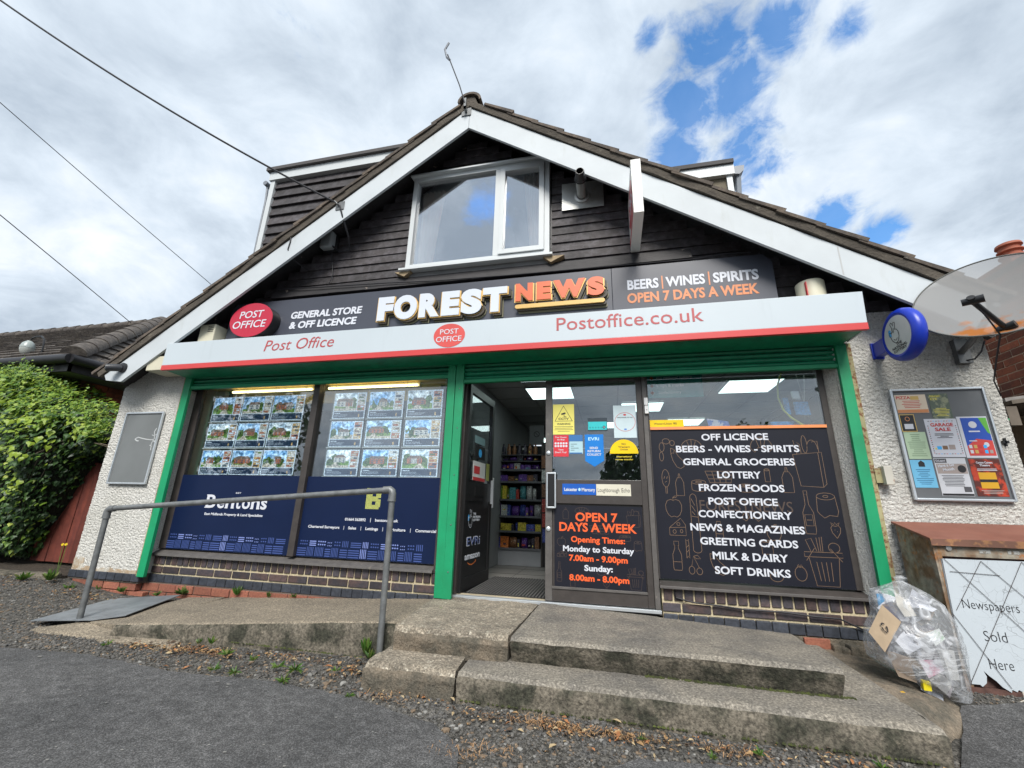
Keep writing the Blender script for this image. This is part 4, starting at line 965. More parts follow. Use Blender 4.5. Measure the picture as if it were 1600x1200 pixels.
frame(-.580, -.492, 1.072, 1.386, .012, -.060, -.046, m_alu, H, 'handle_frame'); MB().box(-.568, -.504, -.052, -.044, 1.084, 1.374).build('grip', m_dark, H); MB().box(-.56, -.545, -.046, -.024, 1.1, 1.36).build('mount', m_alu, H)
for z in (1.571, .892): MB().lathe((-.565, -.025, z), [(.020, 0), (.020, -.008), (.012, -.014), (.001, -.014)], 16, 'y').build('lock', m_alu, DO, smooth=True)
DS = thing('door_sensor', (.344, -.04, 1.92), 'white plastic alarm contact on the frame between door and right window', 'sensor')
MB().box(.327, .361, -.058, -.036, 2.005, 2.075).box(.329, .363, -.058, -.036, 1.925, 2.0).build('body', mat('sensor_white', (.72, .72, .72), .4), DS, bevel=.004)
box('mark', m_dark, DS, .343, .350, -.0600, -.058, 1.955, 1.962)

PV = thing('opening_hours_panel', (-.13, -.02, .42), 'black opening times panel with orange and white lettering on the closed door', 'sign')
MB().box(-.512, .256, -.0115, -.0065, .422, 1.100).build('sheet', m_vinyl, PV)
def pt(s, a, b, z, h, m, bold=.028, **k): return text(s, a, b, z, h, -.0118, m, PV, bold=bold, t=.0012, **k)
m_or2 = mat('door_orange', (.86, .125, .03), .45, vary=0)
pt('OPEN 7', -.323, .045, .965, .075, m_or2); pt('DAYS A WEEK', -.468, .202, .878, .075, m_or2)
pt('Opening Times:', -.365, .099, .788, .050, m_or2); pt('Monday to Saturday', -.436, .171, .710, .048, m_white)
pt('7.00am - 9.00pm', -.384, .114, .634, .050, m_or2, .034); pt('Sunday:', -.253, -.013, .558, .048, m_white, .034); pt('8.00am - 8.00pm', -.383, .119, .476, .050, m_or2, .034)

# line drawings of groceries, used on both printed panels
def arc(cx, cz, rx, rz, a0=0, a1=360, n=22): return [(cx + rx * math.cos(math.radians(a0 + (a1 - a0) * i / n)), cz + rz * math.sin(math.radians(a0 + (a1 - a0) * i / n))) for i in range(n + 1)]
def icons():
    D = {}
    D['apple'] = [[(.5, .78), (.36, .84), (.15, .78), (.03, .58), (.05, .34), (.18, .12), (.34, .03), (.5, .07), (.66, .03), (.82, .12), (.95, .34), (.97, .58), (.85, .78), (.64, .84), (.5, .78), (.49, .95)], [(.5, .92), (.6, 1.0), (.74, 1.0), (.66, .92), (.5, .92)]]
    D['bottle'] = [[(.2, .02), (.8, .02), (.85, .1), (.85, .5), (.62, .68), (.60, .92), (.40, .92), (.38, .68), (.15, .5), (.15, .1), (.2, .02)], [(.38, .92), (.38, 1), (.62, 1), (.62, .92)], [(.25, .2), (.75, .2), (.75, .45), (.25, .45), (.25, .2)], [(.32, .33), (.68, .33)]]
    D['milk'] = [[(.15, .02), (.85, .02), (.9, .1), (.9, .55), (.68, .75), (.66, .86), (.34, .86), (.32, .75), (.1, .55), (.1, .1), (.15, .02)], [(.28, .86), (.28, 1), (.72, 1), (.72, .86), (.28, .86)], [(.1, .3), (.9, .3)]]
    D['baguette'] = [arc(.5, .93, .3, .07, 0, 180, 8) + [(.15, .5), (.12, .06)] + arc(.5, .06, .38, .05, 180, 360, 8) + [(.85, .5), (.8, .93)], [(.12, .62), (.88, .60)], [(.3, .92), (.6, .80)], [(.3, .80), (.62, .70)], [(.3, .70), (.55, .64)]]
    D['cheese'] = [[(.02, .05), (.02, .45), (.7, .98), (.95, .62), (.95, .05), (.02, .05)], [(.02, .45), (.95, .50)], arc(.3, .25, .09, .1), arc(.7, .28, .07, .09), arc(.55, .66, .09, .08)]
    D['basket'] = [[(.02, .60), (.98, .60), (.98, .70), (.02, .70), (.02, .60)], [(.12, .60), (.22, .02), (.78, .02), (.88, .60)], [(.3, .5), (.34, .12)], [(.42, .5), (.44, .12)], [(.54, .5), (.54, .12)], [(.66, .5), (.64, .12)], [(.05, .52), (.3, .78)], [(.95, .52), (.7, .78)],
                   [(.2, .70), (.1, .95), (.25, .98), (.35, .72)], [(.4, .70), (.38, 1.0)], [(.5, .70), (.52, 1.02)], [(.45, .70), (.46, 1.01)], arc(.8, .80, .14, .10)]
    D['cherries'] = [arc(.22, .2, .2, .2), arc(.75, .16, .2, .17), [(.22, .4), (.4, .92), (.75, .34)], [(.4, .92), (.7, .98), (.9, .8), (.6, .8), (.4, .92)]]
    D['bag'] = [[(.0, .62), (.12, .02), (.86, .0), (.98, .06), (.98, .66), (.0, .62)], [(.86, 0), (.86, .65)], [(.15, .63), (.08, .9), (.28, .82), (.3, .64)], arc(.45, .82, .09, .17), arc(.7, .72, .18, .18, 0, 180), [(.9, .66), (.9, .88), (.7, .86)]]
    D['ice'] = [arc(.5, .62, .42, .36), [(.42, .26), (.42, .0), (.58, .0), (.58, .26)], [(.3, .6), (.4, .7)], [(.6, .6), (.7, .7)], [(.4, .45), (.6, .5)]]
    D['squeezy'] = [[(.1, .02), (.9, .02), (.92, .6), (.7, .82), (.3, .82), (.08, .6), (.1, .02)], [(.4, .82), (.45, 1.0), (.55, 1.0), (.6, .82)]]
    D['roll'] = [arc(.5, .85, .42, .13), arc(.5, .85, .12, .04), [(.08, .85), (.02, .3), (.1, .2), (.3, .05), (.55, .15), (.9, .12), (.98, .3), (.92, .85)]]
    D['berry'] = [[(.5, .0), (.15, .35), (.08, .65), (.25, .8), (.5, .75), (.75, .8), (.92, .65), (.85, .35), (.5, 0)], [(.25, .8), (.1, .98), (.4, .86), (.5, 1), (.6, .86), (.9, .98), (.75, .8)], [(.4, .5), (.42, .54)], [(.6, .4), (.62, .44)]]
    D['eggplant'] = [[(.1, .98), (.35, .9), (.6, .6), (.95, .35), (.95, .12), (.7, .02), (.45, .1), (.2, .4), (.1, .7), (.1, .98)], [(.1, .7), (.2, .75), (.3, .7), (.35, .9)]]
    D['croissant'] = [arc(.5, .3, .48, .62, 0, 180, 14) + [(.2, .1), (.35, .35), (.65, .35), (.8, .1), (.98, .3)], [(.3, .8), (.4, .36)], [(.5, .9), (.5, .36)], [(.7, .8), (.6, .36)]]
    D['sausages'] = [arc(.15, .2, .12, .2), arc(.2, .62, .15, .2), arc(.48, .88, .22, .12), arc(.85, .8, .14, .12)]
    D['sweet'] = [[(.2, .0), (.5, .12), (.8, .0), (.75, .15), (.8, .85), (.75, .88), (.85, 1.0), (.5, .9), (.15, 1.0), (.25, .88), (.2, .15), (.2, .0)], [(.22, .3), (.78, .45)], [(.22, .55), (.78, .7)]]
    D['tin'] = [arc(.5, .8, .48, .18), [(.02, .8), (.02, .2)] + arc(.5, .2, .48, .18, 180, 360, 12) + [(.98, .8)], arc(.5, .8, .2, .07)]
    D['tomato'] = [arc(.5, .42, .46, .42), [(.3, .85), (.5, .78), (.7, .85), (.6, .95), (.5, .82), (.4, .95), (.3, .85)]]
    D['wire'] = [[(.0, .8), (1, .8), (.9, .05), (.15, .05), (.0, .8)], [(.05, .55), (.97, .55)], [(.1, .3), (.93, .3)], [(.25, .8), (.33, .05)], [(.5, .8), (.52, .05)], [(.75, .8), (.72, .05)]]
    D['can'] = [[(.1, .08), (.1, .9), (.9, .9), (.9, .08), (.1, .08)], arc(.5, .9, .4, .07)]
    return D
IC = icons()
def draw(lst, y, par, m, w=.0032):
    mb = MB()
    for nm, x0, x1, z0, z1 in lst:
        for ln in IC[nm]: mb.strip([(x0 + (x1 - x0) * u, z0 + (z1 - z0) * v) for u, v in ln], w, y)
    return tag(mb.build('line_drawing', m, par), kind='stuff')
draw([('bottle', -.50, -.44, .46, .62), ('cheese', -.49, -.40, .66, .72), ('can', -.38, -.33, .42, .52), ('milk', -.30, -.25, .63, .70), ('apple', -.49, -.41, .75, .83), ('basket', .10, .245, .43, .60), ('bag', .12, .24, .93, 1.08), ('wire', -.20, -.02, .86, .95), ('roll', .17, .24, .73, .82),
      ('squeezy', -.44, -.38, .98, 1.08), ('croissant', -.33, -.20, 1.03, 1.09), ('tomato', -.15, -.07, .53, .59), ('tin', .05, .15, .81, .86), ('ice', -.1, -.04, .42, .5)], -.0119, PV, m_line_d, .0026)

# notices on the door glass
yD = -.0015
def sheet(name, label, x0, x1, z0, z1, m, cat='notice', y=yD, poly=None, par=None, group='notices on the door glass'):
    o = thing(name, ((x0 + x1) / 2, y, z0), label, cat, group)
    q = MB()
    if poly: q.prism(poly, y - .0012, y)
    else: q.box(x0, x1, y - .0012, y, z0, z1)
    q.build('sheet', m, o); return o
def patch(o, x0, x1, z0, z1, m, y, name='print'): return MB().box(x0, x1, y - .0006, y, z0, z1).build(name, m, o)
yy = yD - .0014
m_yel = mat('cctv_yellow', (.82, .74, .17), .4, vary=.03); m_ink = mat('black_ink', (.015, .015, .018), .5)
c = sheet('cctv_notice', 'yellow CCTV warning sign with black triangle on the door glass', -.525, -.320, 1.750, 2.046, m_yel)
q = MB(); q.strip([(-.505, 1.880), (-.3385, 1.880), (-.4217, 2.030)], .008, yy - .0004, closed=True); q.build('triangle', m_ink, c)
q = MB(); q.prism([(-.445, 1.955), (-.405, 1.966), (-.402, 1.950), (-.442, 1.940)], yy - .0008, yy).box(-.420, -.415, yy - .0008, yy, 1.925, 1.948).box(-.420, -.395, yy - .0008, yy, 1.921, 1.926); q.build('camera_symbol', m_ink, c)
text('CCTV', -.472, -.372, 1.892, .021, yy, m_ink, c, bold=.03, t=.0006); text('WARNING', -.487, -.358, 1.843, .018, yy, m_ink, c, bold=.02, t=.0006)
for i, (a, b) in enumerate(((-.510, -.330), (-.505, -.340), (-.510, -.330), (-.480, -.365))): box('text_line', m_ink, c, a, b, yy - .0005, yy, 1.824 - i * .015, 1.8275 - i * .015)
c = sheet('age_notice', 'small red notice with white circles under the yellow CCTV sign', -.520, -.378, 1.540, 1.744, mat('notice_red', (.62, .035, .05), .4, vary=.05))
text('Too Young', -.505, -.395, 1.716, .014, yy, m_white, c, bold=.02, t=.0006); text('to Buy', -.485, -.412, 1.694, .014, yy, m_white, c, bold=.02, t=.0006); text('Then', -.475, -.425, 1.598, .014, yy, m_white, c, bold=.02, t=.0006); text("Don't Try!", -.505, -.398, 1.573, .015, yy, m_white, c, bold=.02, t=.0006)
q = MB()
for r in range(2):
    for k in range(5): q.prism(oval(-.500 + k * .0255, 1.665 - r * .026, .0105, .0105, 12), yy - .0006, yy)
q.build('circles', m_white, c)
c = sheet('council_notice', 'small blue and white notice left of the blue pennant sticker', -.370, -.244, 1.566, 1.744, mat('pale_blue', (.40, .60, .66), .4))
patch(c, -.370, -.244, 1.683, 1.744, mat('notice_blue', (.04, .16, .40), .4), yy); patch(c, -.368, -.25, 1.566, 1.578, MATS['notice_blue'], yy)
for i, w in enumerate((.06, .03, .075, .035)): box('text_line', m_ink, c, -.358, -.358 + w, yy - .0005, yy, 1.655 - i * .019, 1.659 - i * .019)
c = sheet('parcel_pennant', 'bright blue EVRI pennant sticker reading SEND RETURN COLLECT', -.225, -.055, 1.447, 1.747, mat('evri_blue', (.006, .19, .60), .35, vary=.05), poly=[(-.225, 1.747), (-.225, 1.500), (-.140, 1.447), (-.053, 1.502), (-.053, 1.747)], cat='sticker')
text('EVRi', -.192, -.092, 1.690, .030, yy, mat('ice_text', (.45, .75, .92), .4), c, bold=.02, t=.0006)
for s, a, b, z in (('SEND', -.182, -.104, 1.610), ('RETURN', -.200, -.084, 1.580), ('COLLECT', -.208, -.076, 1.549)): text(s, a, b, z, .020, yy, m_white, c, bold=.03, t=.0006)
c = sheet('rating_sticker', 'small turquoise hygiene rating sticker with a dark top band', -.192, -.012, 1.779, 1.905, mat('notice_black', (.03, .045, .06), .35), cat='sticker')
patch(c, -.190, -.018, 1.790, 1.868, mat('turquoise', (.03, .52, .55), .4), yy)
q = MB()
for k in range(5): q.prism(oval(-.172 + k * .026, 1.812, .0085, .0085, 12), yy - .0014, yy - .0007)
q.build('circles', mat('teal_ring', (.02, .35, .38), .4), c)
q = MB().prism(oval(-.043, 1.814, .014, .014, 16), yy - .0014, yy - .0007).build('rating_disc', m_ink, c); text('5', -.048, -.038, 1.806, .016, yy - .0014, m_white, c, bold=.03, t=.0006)
c = sheet('circle_notice', 'white sheet with a thin red circle high on the door glass', .047, .250, 1.712, 2.020, mat('notice_pale', (.56, .68, .72), .45))
q = MB(); q.strip(oval(.150, 1.862, .092, .088, 40), .0035, yy - .0006, closed=True); q.build('red_ring', m_red, c)
q = MB().prism(oval(.150, 1.929, .014, .009, 14), yy - .0007, yy).build('red_oval', m_red, c)
text('PERSONALISE, JUST ASK', .082, .222, 1.899, .009, yy, m_ink, c, bold=.01, t=.0006); box('blue_mark', mat('mark_blue', (.05, .2, .6), .4), c, .140, .162, yy - .0006, yy, 1.785, 1.798)
c = sheet('money_transfer_sticker', 'yellow half-round WU Western Union sticker on the door glass', .003, .253, 1.502, 1.697, mat('wu_yellow', (.86, .58, .0), .35), poly=[(.128 + .127 * math.cos(a), 1.567 + .130 * math.sin(a)) for a in [math.pi * i / 20 for i in range(21)]], cat='sticker')
text('WU', .107, .148, 1.645, .018, yy, m_ink, c, bold=.01, t=.0006); text('Western', .078, .182, 1.620, .017, yy, m_ink, c, bold=.01, t=.0006); text('Union', .093, .163, 1.597, .017, yy, m_ink, c, bold=.01, t=.0006)
text('international', .060, .195, 1.533, .015, yy + .0012, mat('wu_text', (.75, .60, .05), .4), c, bold=.02, t=.0006); text('money transfer', .050, .205, 1.508, .013, yy + .0012, MATS['wu_text'], c, bold=.02, t=.0006)
c = sheet('newspaper_sticker', 'bright blue Leicester Mercury newspaper sticker on the door rail', -.436, -.134, 1.194, 1.290, mat('mercury_blue', (.01, .10, .46), .35), cat='sticker', y=-.0262)
text('Leicester', -.420, -.300, 1.225, .030, -.0276, m_white, c, bold=.03, t=.0006, shear=-.06); text('Mercury', -.262, -.142, 1.225, .030, -.0276, m_white, c, bold=.03, t=.0006, shear=-.06); q = MB(); q.prism(oval(-.281, 1.240, .011, .014, 12), -.0282, -.0276); q.build('emblem', MATS['ice_text'], c)
c = sheet('newspaper_sticker', 'cream Loughborough Echo newspaper sticker on the door rail', -.131, .170, 1.190, 1.290, mat('echo_cream', (.64, .61, .50), .45), cat='sticker', y=-.0262)
text('Loughborough', -.118, .070, 1.222, .034, -.0276, m_ink, c, bold=-.004, t=.0006); text('Echo', .090, .160, 1.222, .034, -.0276, m_ink, c, bold=-.004, t=.0006)

# the open left leaf, swung into the shop
LO = part('open_door', SHOP, (-1.405, .02, .31))
ld = Vector((.045, .78, 0)).normalized(); ln_ = Vector((ld.y, -ld.x, 0)); L0 = Vector((-1.405, .015, 0)); LW = .79
def LP(u, o, z): p = L0 + ld * u + ln_ * o; return (p.x, p.y, z)
def lbox(n, m, u0, u1, o0, o1, z0, z1, par=LO):
    return MB().hexa([LP(u0, o0, z0), LP(u0, o1, z0), LP(u1, o1, z0), LP(u1, o0, z0), LP(u0, o0, z1), LP(u0, o1, z1), LP(u1, o1, z1), LP(u1, o0, z1)][::1]).build(n, m, par)
m_leaf = mat('black_door', (.012, .012, .013), .4, vary=.15)
lbox('stile', m_leaf, 0, .06, -.022, .022, .305, 2.30); lbox('stile', m_leaf, LW - .06, LW, -.022, .022, .305, 2.30); lbox('rail', m_leaf, .06, LW - .06, -.022, .022, 2.22, 2.30); lbox('rail', m_leaf, .06, LW - .06, -.022, .022, 1.12, 1.315); lbox('rail', m_leaf, .06, LW - .06, -.022, .022, .305, .42)
lbox('lower_panel', m_leaf, .06, LW - .06, -.012, .012, .42, 1.12); lbox('pane', m_glass, .06, LW - .06, -.003, .003, 1.315, 2.22)
lbox('letter_plate', m_dark, .25, .52, .022, .028, 1.17, 1.26)
H2 = part('handle', LO, LP(LW - .03, .04, 1.07))
MB().hexa([LP(LW - .05, .045, 1.06), LP(LW - .05, .055, 1.06), LP(LW - .02, .055, 1.06), LP(LW - .02, .045, 1.06), LP(LW - .05, .045, 1.39), LP(LW - .05, .055, 1.39), LP(LW - .02, .055, 1.39), LP(LW - .02, .045, 1.39)]).build('grip', m_alu, H2)
MB().hexa([LP(LW - .04, .0, 1.10), LP(LW - .04, .05, 1.10), LP(LW - .03, .05, 1.10), LP(LW - .03, .0, 1.10), LP(LW - .04, .0, 1.36), LP(LW - .04, .05, 1.36), LP(LW - .03, .05, 1.36), LP(LW - .03, .0, 1.36)]).build('mount', m_alu, H2)
FL_ = lambda a, b, o: LP(a, .0125 + o, b)
def lthing(n, lab, u, z): return thing(n, LP(u, .013, z), lab, 'sticker', 'stickers on the open door leaf')
c = lthing('lottery_sticker', 'white and blue National Lottery crossed fingers sticker on open door', .3, .86)
def hand(u0, z0, k, F_, par, m_b, m_w, mi=None):
    """the crossed-fingers emblem: outlined hand with a blue sleeve patch"""
    q = MB(); pts = [(.32, .0), (.14, .16), (.08, .34), (.0, .50), (.05, .58), (.16, .52), (.24, .56), (.26, .74), (.20, .94), (.28, 1.0), (.34, .92), (.36, .80), (.44, .96), (.53, .93), (.50, .80), (.42, .62), (.54, .60), (.62, .46), (.62, .24), (.50, .04)]
    q.strip([(u0 + a * k, z0 + b * k) for a, b in pts], .035 * k, 0, closed=True, F=lambda a, b, y: F_(a, b, .0006)); q.strip([(u0 + .24 * k, z0 + .20 * k), (u0 + .38 * k, z0 + .12 * k), (u0 + .48 * k, z0 + .2 * k)], .03 * k, 0, F=lambda a, b, y: F_(a, b, .0006)); q.strip([(u0 + .3 * k, z0 + .5 * k), (u0 + .36 * k, z0 + .7 * k)], .03 * k, 0, F=lambda a, b, y: F_(a, b, .0006))
    q.build('hand_outline', m_w, par)
    q = MB(); q.face([F_(u0 + a * k, z0 + b * k, .0004) for a, b in ((-.02, .40), (.14, .36), (.16, .66), (.06, .74), (-.02, .66))]); q.build('blue_patch', m_b, par)
m_lb = mat('lottery_blue', (.05, .42, .85), .4)
hand(.13, .865, .175, FL_, c, m_lb, m_white)
for s, z in (('THE', .985), ('NATIONAL', .955), ('LOTTERY', .925)): text(s, .26, .26 + .028 * len(s), z, .022, 0, m_white, c, bold=.03, F=FL_, t=.0006)
c = lthing('evri_sticker', 'white outlined EVRI courier sticker on the open door leaf', .3, .69); text('EVRi', .12, .49, .695, .085, 0, m_white, c, bold=.0, F=FL_, t=.0008)
text('EVRi', .135, .475, .703, .068, 0, mat('evri_ink', (.02, .06, .28), .4), c, bold=-.012, F=lambda a, b, o: LP(a, .0137 + o, b), t=.0008)
c = lthing('parcel_sticker', 'white amazon lettering with orange smile on the open door leaf', .3, .51); text('amazon', .09, .50, .572, .062, 0, m_white, c, bold=.03, F=FL_, t=.0008)
q = MB(); q.strip([(.17, .545), (.22, .525), (.28, .518), (.34, .526), (.39, .545)], .010, 0, F=lambda a, b, y: FL_(a, b, .0008)); q.strip([(.37, .552), (.395, .548), (.392, .528)], .006, 0, F=lambda a, b, y: FL_(a, b, .0008)); q.build('smile', m_orange, c)
for (lab, u0, u1, z0, z1, m) in (('white card with red square stuck on the open door glass', .21, .58, 1.33, 1.53, mat('card_white', (.62, .62, .60), .4)), ('narrow yellow card on the open door glass', .62, .72, 1.35, 1.54, mat('dim_yellow', (.34, .35, .10), .4)),
                                ('pale teal label at the top of the open door glass', .23, .54, 1.72, 1.80, mat('dim_teal', (.20, .33, .35), .4)), ('black label with blue disc on the open door glass', .24, .55, 1.56, 1.70, m_dark)):
    c = lthing('label_card', lab, u0, z0); lbox('sheet', m, u0, u1, .004, .006, z0, z1, c)
    if 'red' in lab: lbox('print', m_red, u0 + .03, u0 + .20, .0062, .0068, z0 + .07, z0 + .15, c); lbox('print', m_red, u0, u1, .0062, .0068, z0, z0 + .035, c)
    if 'disc' in lab: q = MB(); q.face([LP(.40 + .05 * math.cos(a), .007, 1.625 + .045 * math.sin(a)) for a in [2 * math.pi * i / 16 for i in range(16)]]); q.build('disc', m_lb, c)

# ---------------------------------------------------------------- inside the shop
RX0, RX1, RY1 = -1.62, 2.73, 7.2
box('floor', mat('floor_tiles', (.20, .19, .18), .5, vary=.1), BAY, -4.9, RX1, .06, RY1, .24, .292)
q = MB()
for i in range(5): q.box(-1.62 + i * .45, -1.612 + i * .45, .1, RY1, .292, .2935)
for i in range(12): q.box(-1.62, RX1, .55 + i * .45, .558 + i * .45, .292, .2936)
tag(q.build('tile_joint', m_dark, BAY), kind='stuff')
box('ceiling', m_in, BAY, -1.62, RX1, .05, RY1, 2.625, 2.66)
q = MB()
for i in range(8): q.box(-1.66 + i * .6 - .01, -1.66 + i * .6 + .01, .05, RY1, 2.618, 2.6245)
for i in range(12): q.box(-1.62, RX1, .1 + i * .6, .12 + i * .6, 2.6185, 2.6243)
tag(q.build('ceiling_grid', mat('grid_grey', (.25, .25, .25), .6), BAY), kind='stuff')
MB().box(-4.95, -1.60, .66, .7, .24, 2.66).box(-1.62, -1.60, .66, 5, .3, 2.62).box(RX1, RX1 + .03, .1, RY1, .3, 2.62).box(-4.9, RX1, RY1, RY1 + .04, .3, 2.62).box(-1.60, RX1, .06, .10, 2.36, 2.62).build('shop_wall', mat('dim_wall', (.26, .26, .27), .9), BAY)
for k, (x, y, lab) in enumerate(((-1.07, 1.32, 'square lit ceiling panel just inside the entrance'), (-2.9 + .9, 5.45, 'far lit ceiling panel seen above the dark shelving'), (1.44, 1.30, 'large lit ceiling panel seen through the right window'), (1.0, 3.55, 'lower lit ceiling panel reflected behind the right window'), (-.47 + .2, 3.7, 'added lit ceiling panel behind the closed door glass'), (-1.07, .42, 'added lit ceiling panel right above the entrance mat'), (.7, .25, 'added lit ceiling panel close behind the right window'), (.2, 2.3, 'added lit ceiling panel deep behind the closed door'))):  # the last four panels are added to brighten the shelves
    c = thing('ceiling_light', (x + .3, y + .3, 2.60), lab, 'ceiling light', 'lit ceiling panels inside the shop')
    MB().box(x, x + .6, y, y + .6, 2.606, 2.612).build('diffuser', mat('panel_light', (.8, .85, .85), .5, emit=((.72, .90, .86), 1.05)), c); frame_ = MB().box(x - .012, x, y - .012, y + .612, 2.602, 2.618).box(x + .6, x + .612, y - .012, y + .612, 2.602, 2.618).box(x, x + .6, y - .012, y, 2.602, 2.618).box(x, x + .6, y + .6, y + .612, 2.602, 2.618).build('frame', m_grey_pl, c)
DM = thing('door_mat', (-1.0, .5, .292), 'dark ribbed entrance mat on the floor inside the open door', 'mat')
MB().box(-1.36, -.55, .07, 1.10, .292, .303).build('base', m_dark, DM)
q = MB()
for i in range(26): q.box(-1.34 + i * .0305, -1.325 + i * .0305, .08, 1.09, .303, .309)
tag(q.build('ribs', mat('mat_rib', (.085, .082, .08), .8, vary=.2), DM), kind='stuff')
box('stone_sill', mat('cream_sill', (.40, .34, .24), .8, vary=.2), BAY, -1.41, -.594, .0, .065, .285, .299)
SU = thing('shelving', (-1.35, 2.3, .3), 'dark stocked shop shelving with a white plinth seen through the open door', 'shelving')
box('plinth', mat('plinth_white', (.33, .34, .36), .6), SU, -1.72, -.985, 2.20, 2.6, .293, .505, .004)
lv = [.522, .750, .955, 1.185, 1.440, 1.612, 1.742, 1.835]
for z in lv: box('shelf', mat('shelf_grey', (.10, .10, .11), .5), SU, -1.72, -.985, 2.185, 2.6, z - .014, z, .002); 
for z in lv[:6]: box('price_strip', mat('price_strip', (.16, .16, .17), .4), SU, -1.72, -.985, 2.178, 2.184, z - .022, z + .006)
box('back_panel', m_dark, SU, -1.73, -.975, 2.6, 2.62, .3, 2.02); box('side_panel', m_frame, SU, -.984, -.960, 2.18, 2.6, .3, 2.02); box('side_panel', m_frame, SU, -1.745, -1.722, 2.18, 2.6, .3, 2.02)
pr = {n: mat('pack_' + n, tuple(v * 1.5 for v in c), .35, vary=.5, vscale=60, stain=((.6, .55, .42), 60, .60, .68)) for n, c in (('purple', (.10, .04, .22)), ('black', (.03, .025, .04)), ('yellow', (.52, .42, .05)), ('teal', (.06, .22, .24)), ('white', (.42, .42, .40)), ('brown', (.16, .07, .03)), ('orange', (.50, .14, .03)), ('blue', (.04, .06, .26)), ('green', (.16, .30, .05)), ('red', (.35, .04, .03)))}
words_ = ('lowest', 'second', 'third', 'fourth', 'fifth', 'sixth', 'seventh')
R = random.Random(11)
def pack(kind, col, x, z, w, h, lev):
    n = {'bag': 'snack_bag', 'box': 'product_box', 'bottle': 'drink_bottle'}[kind]
    q = MB(); y = 2.20 + R.uniform(0, .03)
    if kind == 'box': q.box(x, x + w, y, y + .12, z + .001, z + h)
    elif kind == 'bottle':
        q.lathe((x + w / 2, y + .05, z + .001), [(.001, 0), (w * .42, 0), (w * .44, .01), (w * .44, h * .55), (w * .36, h * .68), (w * .16, h * .85), (w * .16, h * .9), (w * .2, h * .9), (w * .2, h), (.001, h)], 10)
    else:
        K = 6; vs = []
        for j in range(K + 1):
            t = j / K; ww = w * .5 * (.86 + .14 * math.sin(math.pi * t)); dd = .045 * math.sin(math.pi * min(1, max(0, t))) + .003
            for s_ in range(8):
                a = 2 * math.pi * s_ / 8; vs.append((x + w / 2 + ww * math.cos(a), y + .05 + dd * math.sin(a), z + .002 + h * t))
        q.raw(vs, [(j * 8 + s_, j * 8 + (s_ + 1) % 8, (j + 1) * 8 + (s_ + 1) % 8, (j + 1) * 8 + s_) for j in range(K) for s_ in range(8)])
    f0 = y - .001 if kind == 'box' else y + .05 - (.046 if kind == 'bag' else w * .45)
    for _ in range(2):     # printed label and its band
        a_, b_ = sorted((R.uniform(.12, .88), R.uniform(.12, .88))); c_, d_ = sorted((R.uniform(.15, .6), R.uniform(.15, .62)))
        if b_ - a_ > .15 and d_ - c_ > .08: q.face([(x + w * a_, f0 - .001 * _, z + h * c_), (x + w * b_, f0 - .001 * _, z + h * c_), (x + w * b_, f0 - .001 * _, z + h * d_), (x + w * a_, f0 - .001 * _, z + h * d_)], 1 + _)
    o = q.build(n, [pr[col], pr[R.choice(('white', 'yellow', 'orange', 'purple', 'teal'))], pr[R.choice(('white', 'red', 'black', 'yellow'))]], smooth=kind != 'box')
    tag(o, f'{col} {n.replace("_", " ")} on the {lev} shelf up of the dark shelving', n.split('_')[1], 'goods on the shop shelving')
plan = [(0, 'bag box box bag box box', 'black blue black orange orange purple brown yellow'.split(), .17), (1, 'box box box bag', 'black yellow blue blue yellow'.split(), .12), (2, 'bag bag box bag', 'blue purple yellow purple white purple'.split(), .17),
        (3, 'bag box bag bag', 'white teal yellow purple white red green'.split(), .20), (4, 'box box', 'black black brown purple'.split(), .11), (5, 'box bag', 'black white purple purple'.split(), .10), (6, 'bag box', 'black white black purple'.split(), .08)]
for lev, kinds, cols, hh in plan:
    x = -1.705; i = 0
    while x < -1.06:
        w = R.choice((.04, .06, .09, .12)); pack(R.choice(kinds.split()), cols[(i * 3 + R.randint(0, 1)) % len(cols)], x, lv[lev], w, hh * R.uniform(.7, 1.0), words_[lev]); x += w + .006; i += 1
x = -1.70
while x < -1.05: pack('bottle', R.choice(('black', 'black', 'brown', 'blue')), x, lv[7], .075, .165, 'topmost'); x += .082
c = thing('no_smoking_notice', (-1.12, 2.5, 2.03), 'grey no smoking notice above the right end of the dark shelving', 'notice')
MB().box(-1.235, -1.005, 2.55, 2.56, 2.03, 2.34).build('sheet', mat('dim_notice', (.17, .17, .18), .6), c)
q = MB(); q.strip(oval(-1.12, 2.20, .042, .042, 24), .010, 2.548, closed=True); q.strip([(-1.15, 2.23), (-1.09, 2.17)], .008, 2.548); q.build('symbol', m_dark, c)
c = thing('magazine_rack', (-.93, 2.1, .4), 'narrow rack of red and blue magazines at the right edge of the open doorway', 'rack')
for i in range(6): box('magazine', pr[('brown', 'white', 'brown', 'red', 'red', 'blue')[i]], c, -.955, -.80, 2.02 + .02 * i, 2.04 + .02 * i, 1.62 - i * .2, 1.80 - i * .2)
box('back', m_dark, c, -.96, -.78, 2.2, 2.23, .3, 1.9)
# bunches of things hanging inside behind the open leaf
R = random.Random(2)
for i in range(7):
    q = MB(); x, y, z = -1.50 + R.uniform(-.04, .06), R.uniform(.3, .7), R.uniform(1.35, 1.95)
    q.raw([(x + R.uniform(-.06, .06), y + R.uniform(-.08, .08), z + R.uniform(-.09, .09)) for _ in range(14)], [tuple(R.sample(range(14), 3)) for _ in range(18)])
    tag(q.build('foil_packet', mat('foil', (.45, .45, .45), .3, .7)), 'crumpled silver foil packet hanging behind the open door leaf', 'packet', 'foil packets hanging behind the open door')

